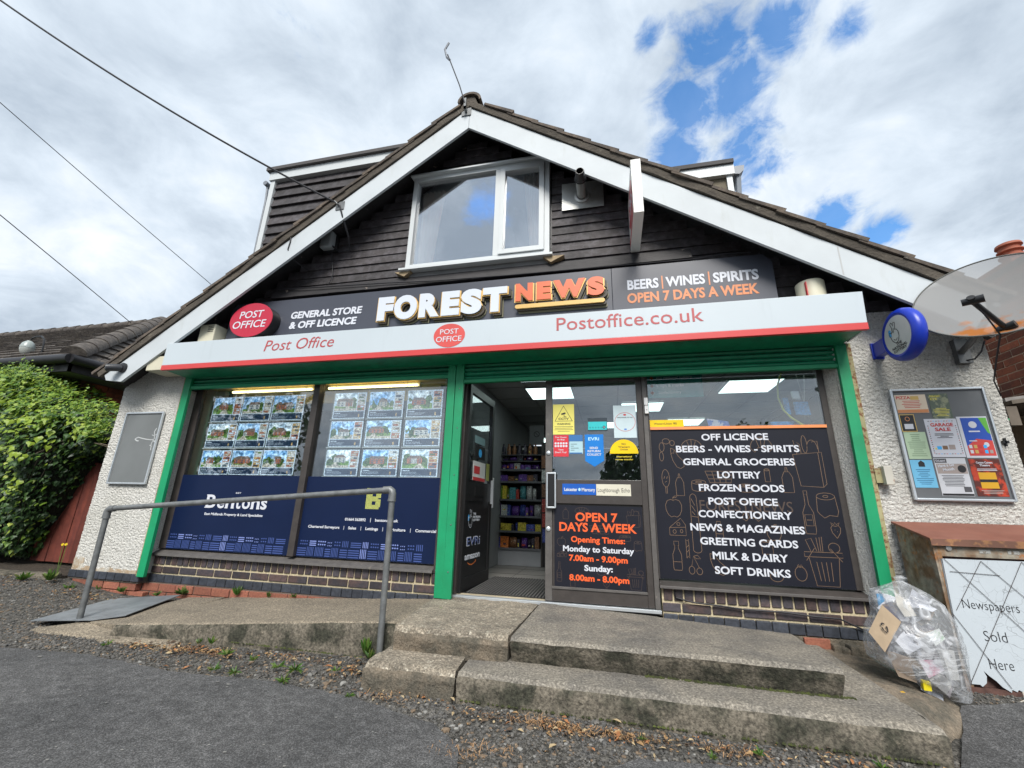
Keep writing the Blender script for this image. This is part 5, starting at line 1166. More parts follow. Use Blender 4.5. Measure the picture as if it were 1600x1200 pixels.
# ---------------------------------------------------------------- right window
RV = thing('window_panel', (1.08, -.0, .53), 'dark printed panel listing groceries and services in the right window', 'window sign')
MB().box(.369, 1.786, -.0035, .0030, .534, 1.790).build('sheet', m_vinyl, RV)
MB().box(.366, 1.787, -.016, -.0038, 1.781, 1.806).build('orange_edge', mat('orange_edge', (.80, .28, .10), .4), RV)
for s, a, b, z in (('OFF LICENCE', .799, 1.334, 1.681), ('BEERS - WINES - SPIRITS', .579, 1.557, 1.577), ('GENERAL GROCERIES', .629, 1.507, 1.465), ('LOTTERY', .896, 1.236, 1.355), ('FROZEN FOODS', .738, 1.398, 1.246), ('POST OFFICE', .804, 1.334, 1.135),
                   ('CONFECTIONERY', .715, 1.425, 1.030), ('NEWS & MAGAZINES', .641, 1.500, .921), ('GREETING CARDS', .708, 1.435, .813), ('MILK & DAIRY', .794, 1.350, .704), ('SOFT DRINKS', .799, 1.351, .593)):
    text(s, a, b, z, .058, -.0038, m_white, RV, bold=.026, t=.0012)
def zx(u): return .374 + (u - 75) * (1.76 - .41) / 850 + .03
draw([('sausages', .43, .57, 1.50, 1.70), ('eggplant', .52, .64, 1.43, 1.62), ('croissant', .62, .80, 1.58, 1.70), ('ice', .435, .51, 1.22, 1.43), ('squeezy', .545, .625, 1.20, 1.39), ('tin', .68, .80, 1.24, 1.34), ('apple', .45, .59, 1.02, 1.20), ('baguette', .64, .725, .74, 1.22),
      ('cheese', .47, .61, .87, 1.02), ('milk', .475, .56, .60, .83), ('sweet', .585, .625, .70, .85), ('cherries', .60, .71, .58, .73), ('wire', .80, 1.02, 1.31, 1.44), ('bag', 1.50, 1.72, 1.29, 1.72), ('squeezy', 1.385, 1.48, 1.24, 1.45), ('bottle', 1.49, 1.60, .92, 1.26),
      ('roll', 1.61, 1.765, 1.04, 1.25), ('berry', 1.68, 1.76, .90, 1.02), ('basket', 1.465, 1.74, .54, .90), ('tomato', 1.38, 1.47, .575, .70), ('eggplant', .76, .90, .58, .75), ('can', 1.26, 1.31, 1.32, 1.44), ('croissant', 1.05, 1.2, 1.0, 1.1), ('tomato', 1.20, 1.30, .56, .64), ('milk', .83, .90, .86, 1.0), ('apple', 1.22, 1.33, .86, .99), ('croissant', 1.18, 1.36, 1.56, 1.72), ('tin', 1.05, 1.17, 1.24, 1.31), ('can', 1.16, 1.26, .75, .87)], -.0040, RV, m_line, .0034)
text('FORESTNEWS', .73, 1.44, 1.085, .085, -.0036, m_line_d, RV, bold=.0, t=.0003)
c = thing('money_transfer_strip', (.51, -.004, 1.81), 'yellow WesternUnion WU strip above the orange edge of the dark panel', 'sticker'); MB().box(.366, .662, -.006, -.003, 1.808, 1.872).build('sheet', MATS['wu_yellow'], c); text('WesternUnion', .405, .560, 1.828, .020, -.006, m_ink, c, bold=.0, t=.0006); text('WU', .572, .602, 1.828, .020, -.006, m_ink, c, bold=.03, t=.0006)
c = thing('teal_poster', (.6, .02, 2.08), 'teal poster listing the national lottery and crisps & snacks behind the glass', 'poster'); MB().box(.372, .860, .012, .015, 2.085, 2.36).build('sheet', mat('poster_teal', (.010, .17, .155), .5), c)
for s, a, b, z in (('the national lottery', .455, .775, 2.268), ('crisps & snacks', .455, .695, 2.192), ('confectionery', .470, .670, 2.125)): text(s, a, b, z, .026, .0115, mat('dim_text', (.45, .55, .52), .5), c, bold=.012, t=.0006)
for z in (2.280, 2.203, 2.136): q = MB(); q.prism([(.395, z), (.413, z - .018), (.431, z), (.413, z + .018)], .0100, .0112); q.build('diamond', m_orange, c)
# blue packets and yellow lanyard on a wire stand at the right of the window
c = thing('wire_stand', (1.70, .2, 1.8), 'thin wire display stand at the right end of the right window', 'display stand')
for a, b in (((1.78, .22, 1.75), (1.72, .22, 2.33)), ((1.60, .22, 1.86), (1.79, .22, 1.86)), ((1.70, .22, 1.98), (1.80, .22, 2.10)), ((1.66, .22, 2.12), (1.80, .22, 2.16)), ((1.72, .25, 1.75), (1.80, .25, 2.33))): MB().tube([a, b], .0028, 5).build('wire', m_steel_l, c)
for lab, x0, x1, z0, z1, m in (('bright blue packet hanging at the right end of the right window', 1.645, 1.76, 1.93, 2.05, mat('packet_blue', (.03, .26, .62), .4, vary=.3, vscale=40)), ('slim blue packet beside the yellow lanyard in the right window', 1.565, 1.605, 1.94, 2.09, MATS['packet_blue']), ('small grey tag above the blue packet in the right window', 1.64, 1.70, 2.075, 2.15, m_alu), ('flat blue and teal pack low in the right window corner', 1.43, 1.62, 1.82, 1.87, MATS['packet_blue'])):
    tag(MB().hexa([(x0, .15, z0), (x1, .15, z0 - .008), (x1, .18, z0 - .008), (x0, .18, z0), (x0 - .008, .15, z1), (x1 - .01, .15, z1), (x1 - .01, .18, z1), (x0 - .008, .18, z1)]).build('packet', m, bevel=.006), lab, 'packet')
tag(MB().tube([(1.56, .12, 2.31), (1.515, .12, 2.20), (1.505, .12, 2.08), (1.53, .12, 1.97), (1.58, .12, 1.90), (1.67, .12, 1.825)], .008, 6).build('lanyard', mat('lanyard_yellow', (.55, .60, .12), .6)), 'yellow lanyard looped beside the blue packets in right window', 'lanyard')
c = thing('shelf_wobbler', (.95, .3, 1.80), 'blue and white leaflet standing behind the orange edge of the right window', 'leaflet'); MB().prism([(.90, 1.79), (1.08, 1.79), (1.06, 1.87), (.88, 1.90)], .10, .103).build('sheet', mat('leaflet_blue', (.06, .14, .50), .4, col2=(.6, .6, .7), mask=(14, .5, .55)), c)

# ---------------------------------------------------------------- concrete steps, ramp, handrail
ST = thing('concrete_steps', (0, -.65, 0), 'two worn concrete steps leading up to the shop entrance', 'steps')
def slab(name, mt, mf, top, bot, parent, amp=.004, edge=.012, n=26, chip=0.0):
    """slab with 4 top corners (front-left, front-right, back-right, back-left) and bottom corners; rounded worn front arris, lumpy faces"""
    T = [Vector(p) for p in top]; B = [Vector(p) for p in bot]; mb = MB()
    L = (T[1] - T[0]).length; nx = max(6, int(L / .02)); D = (T[3] - T[0]).length; ny = max(4, int(D / .03)); nz = 8
    def nn(p, a): return a * (noise.noise(p * 11) + .6 * noise.noise(p * 33))
    prof = []
    rows = []
    for j in range(ny + 1):        # top, back to front
        v = 1 - j / ny; rows.append(('t', v))
    for j in range(1, nz + 1): rows.append(('f', j / nz))
    for kind, v in rows:
        for i in range(nx + 1):
            u = i / nx
            if kind == 't':
                p = (T[0] * (1 - u) + T[1] * u) * (1 - v) + (T[3] * (1 - u) + T[2] * u) * v
                d = v * D; drop = max(0, edge - d) ** 2 / edge if d < edge else 0
                c = chip * max(0, noise.noise(Vector((p.x * 13, p.y * 3, 2))) + .25 * noise.noise(Vector((p.x * 50, 1, 2)))) if d < .05 else 0
                p = p + Vector((0, 0, nn(p, amp) - drop - c)) + (Vector((0, .4 * edge + c, 0)) if v == 0 else Vector((0, 0, 0)))
                if u in (0, 1): p.z -= .004; p.x += (.006 if u == 0 else -.006)
            else:
                p = (T[0] * (1 - u) + T[1] * u) * (1 - v) + (B[0] * (1 - u) + B[1] * u) * v
                p = p + Vector((0, nn(p, amp * 1.4) + (edge * .3 if v < .2 else 0), -edge * .7 * (1 - v)))
            mb.v.append(tuple(p))
    W = nx + 1; nr = len(rows)
    for j in range(nr - 1):
        for i in range(nx): mb.f.append((j * W + i, (j + 1) * W + i, (j + 1) * W + i + 1, j * W + i + 1)); mb.m.append(0 if rows[j + 1][0] == 't' else 1)
    for side, i in (('l', 0), ('r', nx)):     # closed ends
        k = len(mb.v); bb = B[3] if side == 'l' else B[2]; mb.v.append(tuple(bb)); ring = [j * W + i for j in range(nr)]
        for a, b in zip(ring, ring[1:]): mb.f.append((a, k, b) if side == 'r' else (a, b, k)); mb.m.append(1)
    return mb.build(name, [mt, mf], parent, smooth=True)
def sl(name, mt, mf, x0, x1, xb0, xb1, y0, y1, zt, zbk, zbot, parent, zr=None, under=0.0, **k):
    zr = zbk if zr is None else zr
    return slab(name, mt, mf, [(x0, y0, zt), (x1, y0, zt), (xb1, y1, zr), (xb0, y1, zbk)], [(x0 + .01, y0 + under, zbot), (x1 - .01, y0 + under, zbot), (xb1, y1, zbot), (xb0, y1, zbot)], parent, **k)
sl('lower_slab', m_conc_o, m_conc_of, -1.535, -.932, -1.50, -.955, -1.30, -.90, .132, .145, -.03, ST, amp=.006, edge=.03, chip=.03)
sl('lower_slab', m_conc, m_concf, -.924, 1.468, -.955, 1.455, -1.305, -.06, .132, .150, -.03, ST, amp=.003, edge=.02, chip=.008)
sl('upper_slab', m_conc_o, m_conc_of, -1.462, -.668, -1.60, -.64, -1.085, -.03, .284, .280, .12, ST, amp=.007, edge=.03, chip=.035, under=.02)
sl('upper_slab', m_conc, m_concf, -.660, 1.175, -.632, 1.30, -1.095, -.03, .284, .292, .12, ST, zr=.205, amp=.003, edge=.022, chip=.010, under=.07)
# concrete fill running down to the right of the steps
mb = MB(); X = frange(1.44, 1.95, .02); Y_ = frange(-1.22, -.04, .02)
def zap(x, y):
    t = (x - 1.44) / (.02 + .49 * sst(-1.24, -.75, y)); edge = .30 + .5 * sst(-1.2, -.2, y) * 1.0
    return .135 - .16 * max(0, (t - edge)) - (.05 * min(t, 1.4)) - .25 * max(0, t - 1) + .012 * noise.noise(Vector((x * 9, y * 9, 0))) + .006 * noise.noise(Vector((x * 30, y * 30, 0))) 
for y in Y_:
    for x in X: mb.v.append((x, y, zap(x, y) if x < X[-1] and y > Y_[0] else -.05))
for j in range(len(Y_) - 1):
    for i in range(len(X) - 1): mb.f.append((j * len(X) + i, j * len(X) + i + 1, (j + 1) * len(X) + i + 1, (j + 1) * len(X) + i)); mb.m.append(0)
tag(mb.build('concrete_apron', m_conc_of, smooth=True), 'rough concrete fill sloping down right of the steps under the clear bag', 'concrete', kind=None)

RP = thing('concrete_ramp', (-2.7, -.5, 0), 'long shallow concrete ramp rising along the shop wall to the entrance', 'ramp')
mb = MB(); NX, NY = 110, 34
def ramp_end(v): return -3.88 - .17 * math.sin(math.pi * min(1, v * 1.0)) + .10 * v   # curved lower end
def rz(x, v): t = min(1, max(0, (x + 3.95) / 2.35)); return .098 + .155 * t ** 1.05 + .02 * v * (1 - t)
for j in range(-7, NY + 1):
    v = max(0, j / NY)
    for i in range(NX + 1):
        u = i / NX; x = ramp_end(v) * (1 - u) + (-1.475 - .12 * v) * u; y = (-1.07 + .165 * min(1, (x + 3.9) / 2.0)) * (1 - v) - .045 * v
        z = rz(x, v) + .004 * noise.noise(Vector((x * 8, y * 8, 0))) + .0025 * noise.noise(Vector((x * 40, y * 40, 0)))
        if j <= 0:
            d = -j / 7; zg = -.03; z = (z - .008) * (1 - d) + zg * d; y += .01 * (d < .1) + .008 * noise.noise(Vector((x * 10, z * 20, 4)))
        if i == 0: z = min(z, .07) if j > 0 else z - .03
        mb.v.append((x, y, z))
W = NX + 1
for j in range(NY + 7):
    for i in range(NX): mb.f.append((j * W + i, j * W + i + 1, (j + 1) * W + i + 1, (j + 1) * W + i)); mb.m.append(1 if j < 7 else 0)
mb.build('ramp_slab', [m_ramp, m_concf], RP, smooth=True)
mb = MB(); pts = []
for i in range(16):
    a = i / 15; pts.append((-4.75 + .95 * a, -1.02 - .14 * a))
MB().hexa([(-4.72, -1.10, -.02), (-3.20, -1.12, -.02), (-3.25, -1.0, -.02), (-4.30, -.90, -.02), (-4.66, -1.08, .018), (-3.22, -1.11, .012), (-3.25, -1.0, .030), (-4.30, -.90, .060)]).build('ramp_foot', m_ramp, RP, bevel=.006)
MB().hexa([(-4.28, -.95, -.02), (-3.80, -1.02, -.02), (-3.80, -.12, -.02), (-4.22, -.14, -.02), (-4.28, -.95, .062), (-3.80, -1.02, .090), (-3.80, -.12, .135), (-4.22, -.14, .110)]).build('ramp_foot', m_ramp, RP, bevel=.006)
def plate():
    P=[(-4.80, -1.04, .045), (-4.27, -.95, .070), (-4.06, -.84, .098), (-4.30, -.16, .125), (-4.90, -.36, .085)]
    return MB().raw(P + [(a, b, c + .006) for a, b, c in P], [(4, 3, 2, 1, 0), (5, 6, 7, 8, 9)] + [(i, (i + 1) % 5, (i + 1) % 5 + 5, i + 5) for i in range(5)])
MP = tag(plate().build('checker_plate', mat('steel_plate', (.235, .255, .275), .55, .4, vary=.15, vscale=8, bump=(90, .001), stain=((.22, .19, .15), 14, .62, .74))), 'grey metal plate lying over the foot of the ramp behind the left handrail post', 'metal plate')
HRL = thing('handrail', (-3.0, -.98, .07), 'grey tubular steel handrail along the front of the ramp', 'handrail')
PLb, PLt, PRt, PRb = Vector((-4.43, -.93, .03)), Vector((-4.445, -.94, .962)), Vector((-1.632, -.965, 1.172)), Vector((-1.612, -.955, .06))
rr = .0225
MB().tube([PLb, PLt - Vector((0, 0, .03))], rr, 14).build('post', m_steel, HRL, smooth=True); MB().tube([PRb, PRt - Vector((0, 0, .03))], rr, 14).build('post', m_steel, HRL, smooth=True)
MB().tube([PLt + Vector((.03, 0, .002)), PRt - Vector((.03, 0, .002))], rr, 14).build('rail', m_steel, HRL, smooth=True)
for P0, sgn in ((PLt, 1), (PRt, -1)):
    MB().tube([P0 + Vector((0, 0, -.075)), P0 + Vector((0, 0, -.03)), P0 + Vector((.006 * sgn, 0, -.012)), P0 + Vector((.022 * sgn, 0, 0)), P0 + Vector((.075 * sgn, 0, .004 * sgn))], .0285, 14).build('elbow', m_steel, HRL, smooth=True)
    MB().tube([P0 + Vector((0, 0, -.085)), P0 + Vector((0, 0, -.070))], .031, 14).build('collar', m_steel, HRL, smooth=True)

# ---------------------------------------------------------------- wall fittings
def alu_frame(o, x0, x1, z0, z1, y, w=.018): return frame(x0, x1, z0, z1, w, y - .022, y, m_alu, o, 'frame', .005)
BB = thing('blank_noticeboard', (-5.43, -.15, 1.21), 'empty grey framed noticeboard with pale scratches on the left white wall', 'noticeboard')
alu_frame(BB, -5.735, -5.155, 1.212, 2.056, -.135)
MB().box(-5.717, -5.173, -.143, -.128, 1.230, 2.038).build('backing', mat('board_grey', (.155, .165, .165), .3, vary=.08, vscale=2), BB)
q = MB(); m_sc = mat('scratch_pale', (.55, .57, .57), .5)
for pts, w in (([(-5.50, 1.735), (-5.46, 1.755), (-5.40, 1.742), (-5.33, 1.73), (-5.25, 1.722), (-5.20, 1.735)], .009), ([(-5.50, 1.735), (-5.475, 1.715), (-5.44, 1.71)], .012), ([(-5.22, 1.60), (-5.235, 1.68), (-5.21, 1.74), (-5.235, 1.82), (-5.215, 1.86)], .010), ([(-5.26, 1.78), (-5.22, 1.77), (-5.19, 1.79)], .008), ([(-5.25, 1.66), (-5.215, 1.64)], .012), ([(-5.23, 1.72), (-5.19, 1.70)], .016)):
    q.strip([(a + .004 * noise.noise(Vector((a * 90, b * 90, 0))), b) for a, b in pts], w, -.1435)
q.build('scratches', m_sc, BB)
NB = thing('noticeboard', (2.53, -.15, 1.2), 'silver framed noticeboard full of posters on the right white wall', 'noticeboard')
alu_frame(NB, 2.212, 2.835, 1.198, 2.056, -.135, .016)
MB().box(2.228, 2.819, -.143, -.128, 1.214, 2.040).build('backing', mat('felt_grey', (.12, .13, .14), .6), NB)
def poster(lab, x0, x1, z0, z1, m, y=-.1445): 
    o = thing('poster', ((x0 + x1) / 2, y, z0), lab, 'poster', 'posters on the right noticeboard'); MB().box(x0, x1, y - .001, y, z0, z1).build('paper', m, o); return o, y - .0011
def pr_(o, x0, x1, z0, z1, m, y, nm='print'): return MB().box(x0, x1, y - .0007, y, z0, z1).build(nm, m, o)
pap = mat('paper_white', (.58, .60, .66), .5, vary=.03); R = random.Random(4)
def lines(o, x0, x1, z0, z1, n, m, y, w=.35):
    for i in range(n):
        z = z1 - (z1 - z0) * (i + .5) / n; k = R.uniform(w, 1) * (x1 - x0) / 2; c = (x0 + x1) / 2; pr_(o, c - k, c + k, z - .0022, z + .0022, m, y, 'text_line')
o, y = poster('cream PIZZA takeaway leaflet at the top left of the noticeboard', 2.240, 2.448, 1.862, 2.010, mat('pizza_cream', (.66, .56, .44), .5)); m_pr = mat('poster_red', (.50, .04, .04), .5)
text('PIZZA', 2.250, 2.345, 1.975, .024, y, m_pr, o, bold=.02, t=.0006); pr_(o, 2.345, 2.40, 1.968, 1.998, mat('poster_gold', (.55, .38, .12), .5), y); lines(o, 2.25, 2.44, 1.90, 1.965, 5, m_pr, y, .5); pr_(o, 2.242, 2.446, 1.864, 1.890, mat('poster_orange', (.58, .24, .10), .5), y)
o, y = poster('dark green leaflet with yellow heading at the noticeboard top', 2.464, 2.594, 1.812, 2.013, mat('leaf_poster', (.09, .12, .09), .5, col2=(.25, .27, .18), mask=(25, .5, .6)))
text('MAGIC', 2.475, 2.545, 1.985, .016, y, mat('poster_yellow', (.65, .58, .10), .5), o, bold=.02, t=.0006); text('EYE', 2.475, 2.52, 1.962, .016, y, MATS['poster_yellow'], o, bold=.02, t=.0006); lines(o, 2.475, 2.585, 1.83, 1.90, 6, MATS['poster_yellow'], y)
o, y = poster('small black poster with a gold border left of GARAGE SALE', 2.240, 2.341, 1.714, 1.852, MATS['poster_gold']); pr_(o, 2.246, 2.335, 1.720, 1.846, m_ink, y); pr_(o, 2.262, 2.320, 1.735, 1.775, pap, y - .0008); q = MB(); q.strip(oval(2.291, 1.815, .014, .016, 16), .004, y - .001, closed=True); q.build('emblem', MATS['poster_orange'], o)
o, y = poster('pale green printed sheet below the small black poster', 2.243, 2.386, 1.503, 1.711, mat('paper_green', (.42, .55, .38), .5)); lines(o, 2.255, 2.375, 1.52, 1.70, 12, mat('ink_green', (.17, .25, .16), .5), y)
o, y = poster('white GARAGE SALE poster with red heading in the noticeboard middle', 2.398, 2.606, 1.518, 1.812, pap)
text('GARAGE', 2.432, 2.578, 1.752, .027, y, m_pr, o, bold=.03, t=.0006); text('SALE', 2.455, 2.555, 1.716, .027, y, m_pr, o, bold=.03, t=.0006); lines(o, 2.44, 2.57, 1.66, 1.70, 4, m_ink, y)
for i in range(14):
    for xx in (2.412, 2.590): pr_(o, xx, xx + .005, 1.545 + i * .016, 1.552 + i * .016, m_ink if i % 3 else m_pr, y, 'border_dash')
for i in range(10):
    for zz in (1.540, 1.792): pr_(o, 2.42 + i * .017, 2.43 + i * .017, zz, zz + .004, (m_ink, m_pr, m_lb)[i % 3], y, 'border_dash')
for x, c_, w in ((2.44, m_lb, .028), (2.475, mat('poster_brown', (.20, .12, .07), .5), .032), (2.515, mat('poster_grey', (.35, .30, .28), .5), .04), (2.425, MATS['poster_yellow'], .012)): pr_(o, x, x + w, 1.575, 1.575 + w * .9, c_, y, 'picture')
o, y = poster('blue, green and red football tournament poster at right of board', 2.610, 2.800, 1.512, 1.826, pap); pr_(o, 2.632, 2.795, 1.528, 1.815, mat('euro_blue', (.02, .08, .42), .4), y)
q = MB(); yy2 = y - .0008
q.prism([(2.745, 1.815), (2.795, 1.815), (2.795, 1.690), (2.780, 1.700)], yy2 - .0006, yy2); q.build('green_flash', mat('euro_green', (.12, .42, .06), .4), o)
q = MB(); q.prism([(2.632, 1.60), (2.70, 1.655), (2.795, 1.640), (2.795, 1.528), (2.632, 1.528)], yy2 - .0006, yy2); q.build('red_field', mat('euro_red', (.58, .06, .05), .4), o)
q = MB(); q.prism(oval(2.700, 1.762, .026, .026, 20), yy2 - .0006, yy2).prism(oval(2.752, 1.610, .016, .018, 16), yy2 - .0015, yy2 - .0008).box(2.665, 2.735, yy2 - .0006, yy2, 1.706, 1.716).box(2.652, 2.70, yy2 - .0015, yy2 - .0008, 1.635, 1.642); q.build('white_print', pap, o)
for i in range(9): pr_(o, 2.64 + (i % 5) * .03, 2.66 + (i % 5) * .03, 1.545 + (i // 5) * .038, 1.570 + (i // 5) * .038, (pap, MATS['poster_gold'], m_pr, m_lb, MATS['poster_grey'])[i % 5], yy2 - .001, 'picture')
o, y = poster('light blue church notice at the bottom left of the board', 2.240, 2.384, 1.290, 1.496, mat('paper_blue', (.16, .48, .72), .5)); q = MB(); q.prism([(2.292, 1.445), (2.292, 1.475), (2.312, 1.492), (2.332, 1.475), (2.332, 1.445)], y - .0006, y); q.build('window_symbol', m_ink, o); lines(o, 2.255, 2.37, 1.31, 1.43, 9, mat('ink_blue', (.03, .14, .30), .5), y)
o, y = poster('black and white Have a Go Month poster on the board', 2.396, 2.594, 1.232, 1.510, mat('paper_grey', (.56, .58, .62), .5)); pr_(o, 2.400, 2.475, 1.475, 1.506, mat('ink_grey', (.08, .08, .09), .5), y)
text('GoLearn!', 2.405, 2.465, 1.483, .015, y - .0008, pap, o, bold=.02, t=.0006); pr_(o, 2.404, 2.59, 1.395, 1.468, MATS['poster_grey'], y); text('Have a Go', 2.412, 2.515, 1.440, .021, y - .0008, pap, o, bold=.03, t=.0006, slope=.12); text('Month', 2.438, 2.510, 1.412, .021, y - .0008, pap, o, bold=.03, t=.0006, slope=.12)
q = MB(); q.prism(oval(2.558, 1.430, .026, .028, 14), y - .0018, y - .0008); q.build('football', m_ink, o); lines(o, 2.42, 2.56, 1.30, 1.385, 8, MATS['ink_grey'], y, .7); pr_(o, 2.40, 2.592, 1.235, 1.250, m_ink, y); pr_(o, 2.54, 2.585, 1.262, 1.30, MATS['ink_grey'], y)
o, y = poster('dark red and black poster with an amber square at bottom right', 2.612, 2.800, 1.234, 1.503, mat('rust_poster', (.09, .02, .015), .45, col2=(.45, .05, .02), mask=(16, .48, .60))); pr_(o, 2.65, 2.755, 1.290, 1.405, mat('amber', (.60, .33, .02), .4), y); pr_(o, 2.65, 2.755, 1.335, 1.355, m_ink, y - .0008)
text('Curzon Camera', 2.655, 2.755, 1.470, .015, y, pap, o, bold=.03, t=.0006); text('Theatre', 2.672, 2.735, 1.450, .015, y, pap, o, bold=.03, t=.0006); lines(o, 2.64, 2.78, 1.415, 1.435, 2, pap, y, .8); lines(o, 2.64, 2.78, 1.25, 1.28, 3, MATS['poster_grey'], y, .8)

LS = thing('lottery_sign', (2.22, -.3, 2.2), 'round blue and white National Lottery sign on a bracket by the satellite dish', 'sign')
xc, yc, zc, Rr = 2.205, -.475, 2.40, .205
m_blue = mat('lottery_rim_blue', (.008, .035, .42), .35, vary=.05)
prof = [(.150, -.042), (.168, -.048), (.190, -.038), (.202, -.016), (.202, .016), (.190, .038), (.168, .048), (.150, .042)]
vs = []; n = 48
for r, h in prof:
    for k in range(n): a = 2 * math.pi * k / n; vs.append((xc + h, yc + r * math.cos(a), zc + r * math.sin(a)))
MB().raw(vs, [(i * n + k, i * n + (k + 1) % n, (i + 1) * n + (k + 1) % n, (i + 1) * n + k) for i in range(len(prof) - 1) for k in range(n)]).build('rim', m_blue, LS, smooth=True)
for s_ in (-1, 1): MB().face([(xc + s_ * .042, yc + .153 * math.cos(2 * math.pi * k / n), zc + .153 * math.sin(2 * math.pi * k / n)) for k in range(n)]).build('face', mat('lottery_face', (.62, .66, .64), .35), LS)
FS = lambda a, b, o: (xc - .043 - o, yc - a, b)
hand(-.085, zc - .055, .17, FS, LS, m_lb, m_ink)
for s, z in (('THE', -.075), ('NATIONAL', -.100), ('LOTTERY', -.125)): text(s, -.0105 * len(s) + .0, .0105 * len(s), zc + z, .020, 0, m_ink, LS, bold=.02, F=FS, t=.0006)
MB().box(2.175, 2.235, -.30, -.125, 2.335, 2.455).box(2.165, 2.245, -.14, -.12, 2.325, 2.465).build('bracket', m_blue, LS, bevel=.004)

SD = thing('satellite_dish', (2.55, -.4, 2.1), 'big translucent grey satellite dish with orange rust stains on the right wall', 'satellite dish')
c0 = Vector((2.609, -.75, 2.556)); nv = Vector((-.5213, -.6745, .5227)).normalized(); av = Vector((-.7912, .6115, 0)); bv = Vector((.3196, .4136, .8525))
mb = MB(); rs, ts = 12, 56; vs = []
for i in range(rs + 1):
    r = .41 * i / rs
    for k in range(ts): a = 2 * math.pi * k / ts; vs.append(c0 + av * r * math.cos(a) + bv * r * math.sin(a) - nv * (.075 * (1 - (r / .41) ** 2)))
mb.raw(vs, [(i * ts + k, i * ts + (k + 1) % ts, (i + 1) * ts + (k + 1) % ts, (i + 1) * ts + k) for i in range(rs) for k in range(ts)])
mb.build('reflector', film('smoked_dish', (.27, .272, .27), .74, .5, .25, patch=((.42, .14, .02), 9, (2.46, -.86, 2.28))), SD, smooth=True)
ring = [c0 + av * .412 * math.cos(2 * math.pi * k / 64) + bv * .412 * math.sin(2 * math.pi * k / 64) for k in range(65)]
MB().tube(ring, .0055, 6, cap=False).build('rim', mat('dish_rim', (.12, .12, .11), .4), SD, smooth=True)
base = c0 - bv * .35 + nv * -.012; lnb = Vector((2.258, -1.035, 2.388))
MB().tube([base + nv * -.0, lnb], .016, 10).build('feed_arm', m_dark, SD, smooth=True)
MB().tube([base + av * .03 - nv * .01, base - av * .045 + nv * .02], .024, 10).build('arm_foot', m_dark, SD, smooth=True)
MB().tube([lnb + nv * .03, lnb - (lnb - c0).normalized() * .0, lnb + (c0 - lnb).normalized() * .055], [.020, .026, .024], 12).tube([lnb + av * .045, lnb - av * .055], [.022, .026], 12).build('receiver', m_dark, SD, smooth=True)
bk = c0 - nv * .10
MB().tube([bk, (2.72, -.30, 2.36), (2.76, -.14, 2.34)], .022, 10).box(2.72, 2.81, -.17, -.12, 2.25, 2.45).build('wall_mount', m_steel, SD, smooth=True)
for d_ in ((2.56, -.80, 2.70), (2.62, -.80, 2.39)): pass
cable([tuple(lnb), (2.33, -1.0, 2.30), (2.43, -.93, 2.19), (2.62, -.6, 2.12), (2.80, -.3, 2.06), (2.92, -.16, 1.98)], .005, 'thin black cable hanging from the satellite dish arm to the wall corner')
cable([(2.76, -.16, 2.27), (2.80, -.2, 2.27), (2.84, -.22, 2.32), (2.86, -.25, 2.40)], .006, 'short black cable loop under the satellite dish mount')
mk = MB().box(2.862, 2.90, -.14, -.125, 1.62, 1.64).box(2.875, 2.885, -.14, -.125, 1.60, 1.66).build('wall_clip', m_dark); tag(mk, 'small dark clip on the white wall right of the noticeboard', 'clip')

# ---------------------------------------------------------------- newspaper cabinet
NC = thing('newspaper_cabinet', (2.5, -.35, .07), 'rusty metal newspaper cabinet with brown lid and cracked white front', 'cabinet')
m_rc = mat('cabinet_rust', (.28, .25, .20), .8, col2=(.17, .10, .055), mask=(7, .42, .60), vary=.25, vscale=20, bump=(40, .003), stain=((.33, .13, .04), 13, .56, .66), streak=((.30, .13, .03), 9, .56, .70, (1, 1, .25)))
m_rc2 = mat('cabinet_inner', (.10, .05, .04), .8, vary=.3, vscale=20)
x0, x1, yb_, yf = 2.045, 2.93, -.16, -.505; zg0 = .075
MB().hexa([(x0, yf, zg0), (x0 + .012, yf, zg0), (x0 + .012, yb_, zg0), (x0, yb_, zg0), (x0, yf, .93), (x0 + .012, yf, .93), (x0 + .012, yb_, 1.02), (x0, yb_, 1.02)]).build('side_panel', m_rc, NC)
MB().hexa([(x1 - .012, yf, zg0), (x1, yf, zg0), (x1, yb_, zg0), (x1 - .012, yb_, zg0), (x1 - .012, yf, .93), (x1, yf, .93), (x1, yb_, 1.02), (x1 - .012, yb_, 1.02)]).build('side_panel', m_rc, NC)
MB().box(x0 + .013, x1 - .013, yf, yf + .012, .835, .93).box(x0 + .013, x0 + .04, yf, yf + .012, zg0, .835).build('front_frame', m_rc, NC)
MB().box(x0 + .013, x1 - .013, yf - .0005, yf + .02, zg0 - .02, .10).build('kick_plate', m_rc2, NC); MB().box(x0 + .013, x1 - .013, yf + .025, yf + .03, .1, .84).build('inner_panel', m_rc2, NC)
MB().hexa([(x0 - .015, yf - .02, .925), (x1 + .02, yf - .02, .925), (x1 + .02, yb_ + .02, 1.025), (x0 - .015, yb_ + .02, 1.025), (x0 - .015, yf - .02, .945), (x1 + .02, yf - .02, .945), (x1 + .02, yb_ + .02, 1.042), (x0 - .015, yb_ + .02, 1.042)]).build('lid', mat('lid_brown', (.235, .095, .065), .6, col2=(.20, .075, .05), mask=(5, .4, .6), vary=.1, stain=((.10, .045, .03), 8, .62, .75)), NC, bevel=.004)
MB().box(x0 - .018, x1 + .02, yf - .026, yf - .0205, .900, .942).build('lid_lip', mat('lip_rust', (.16, .075, .05), .7, col2=(.33, .16, .07), mask=(14, .5, .6), vary=.2), NC)
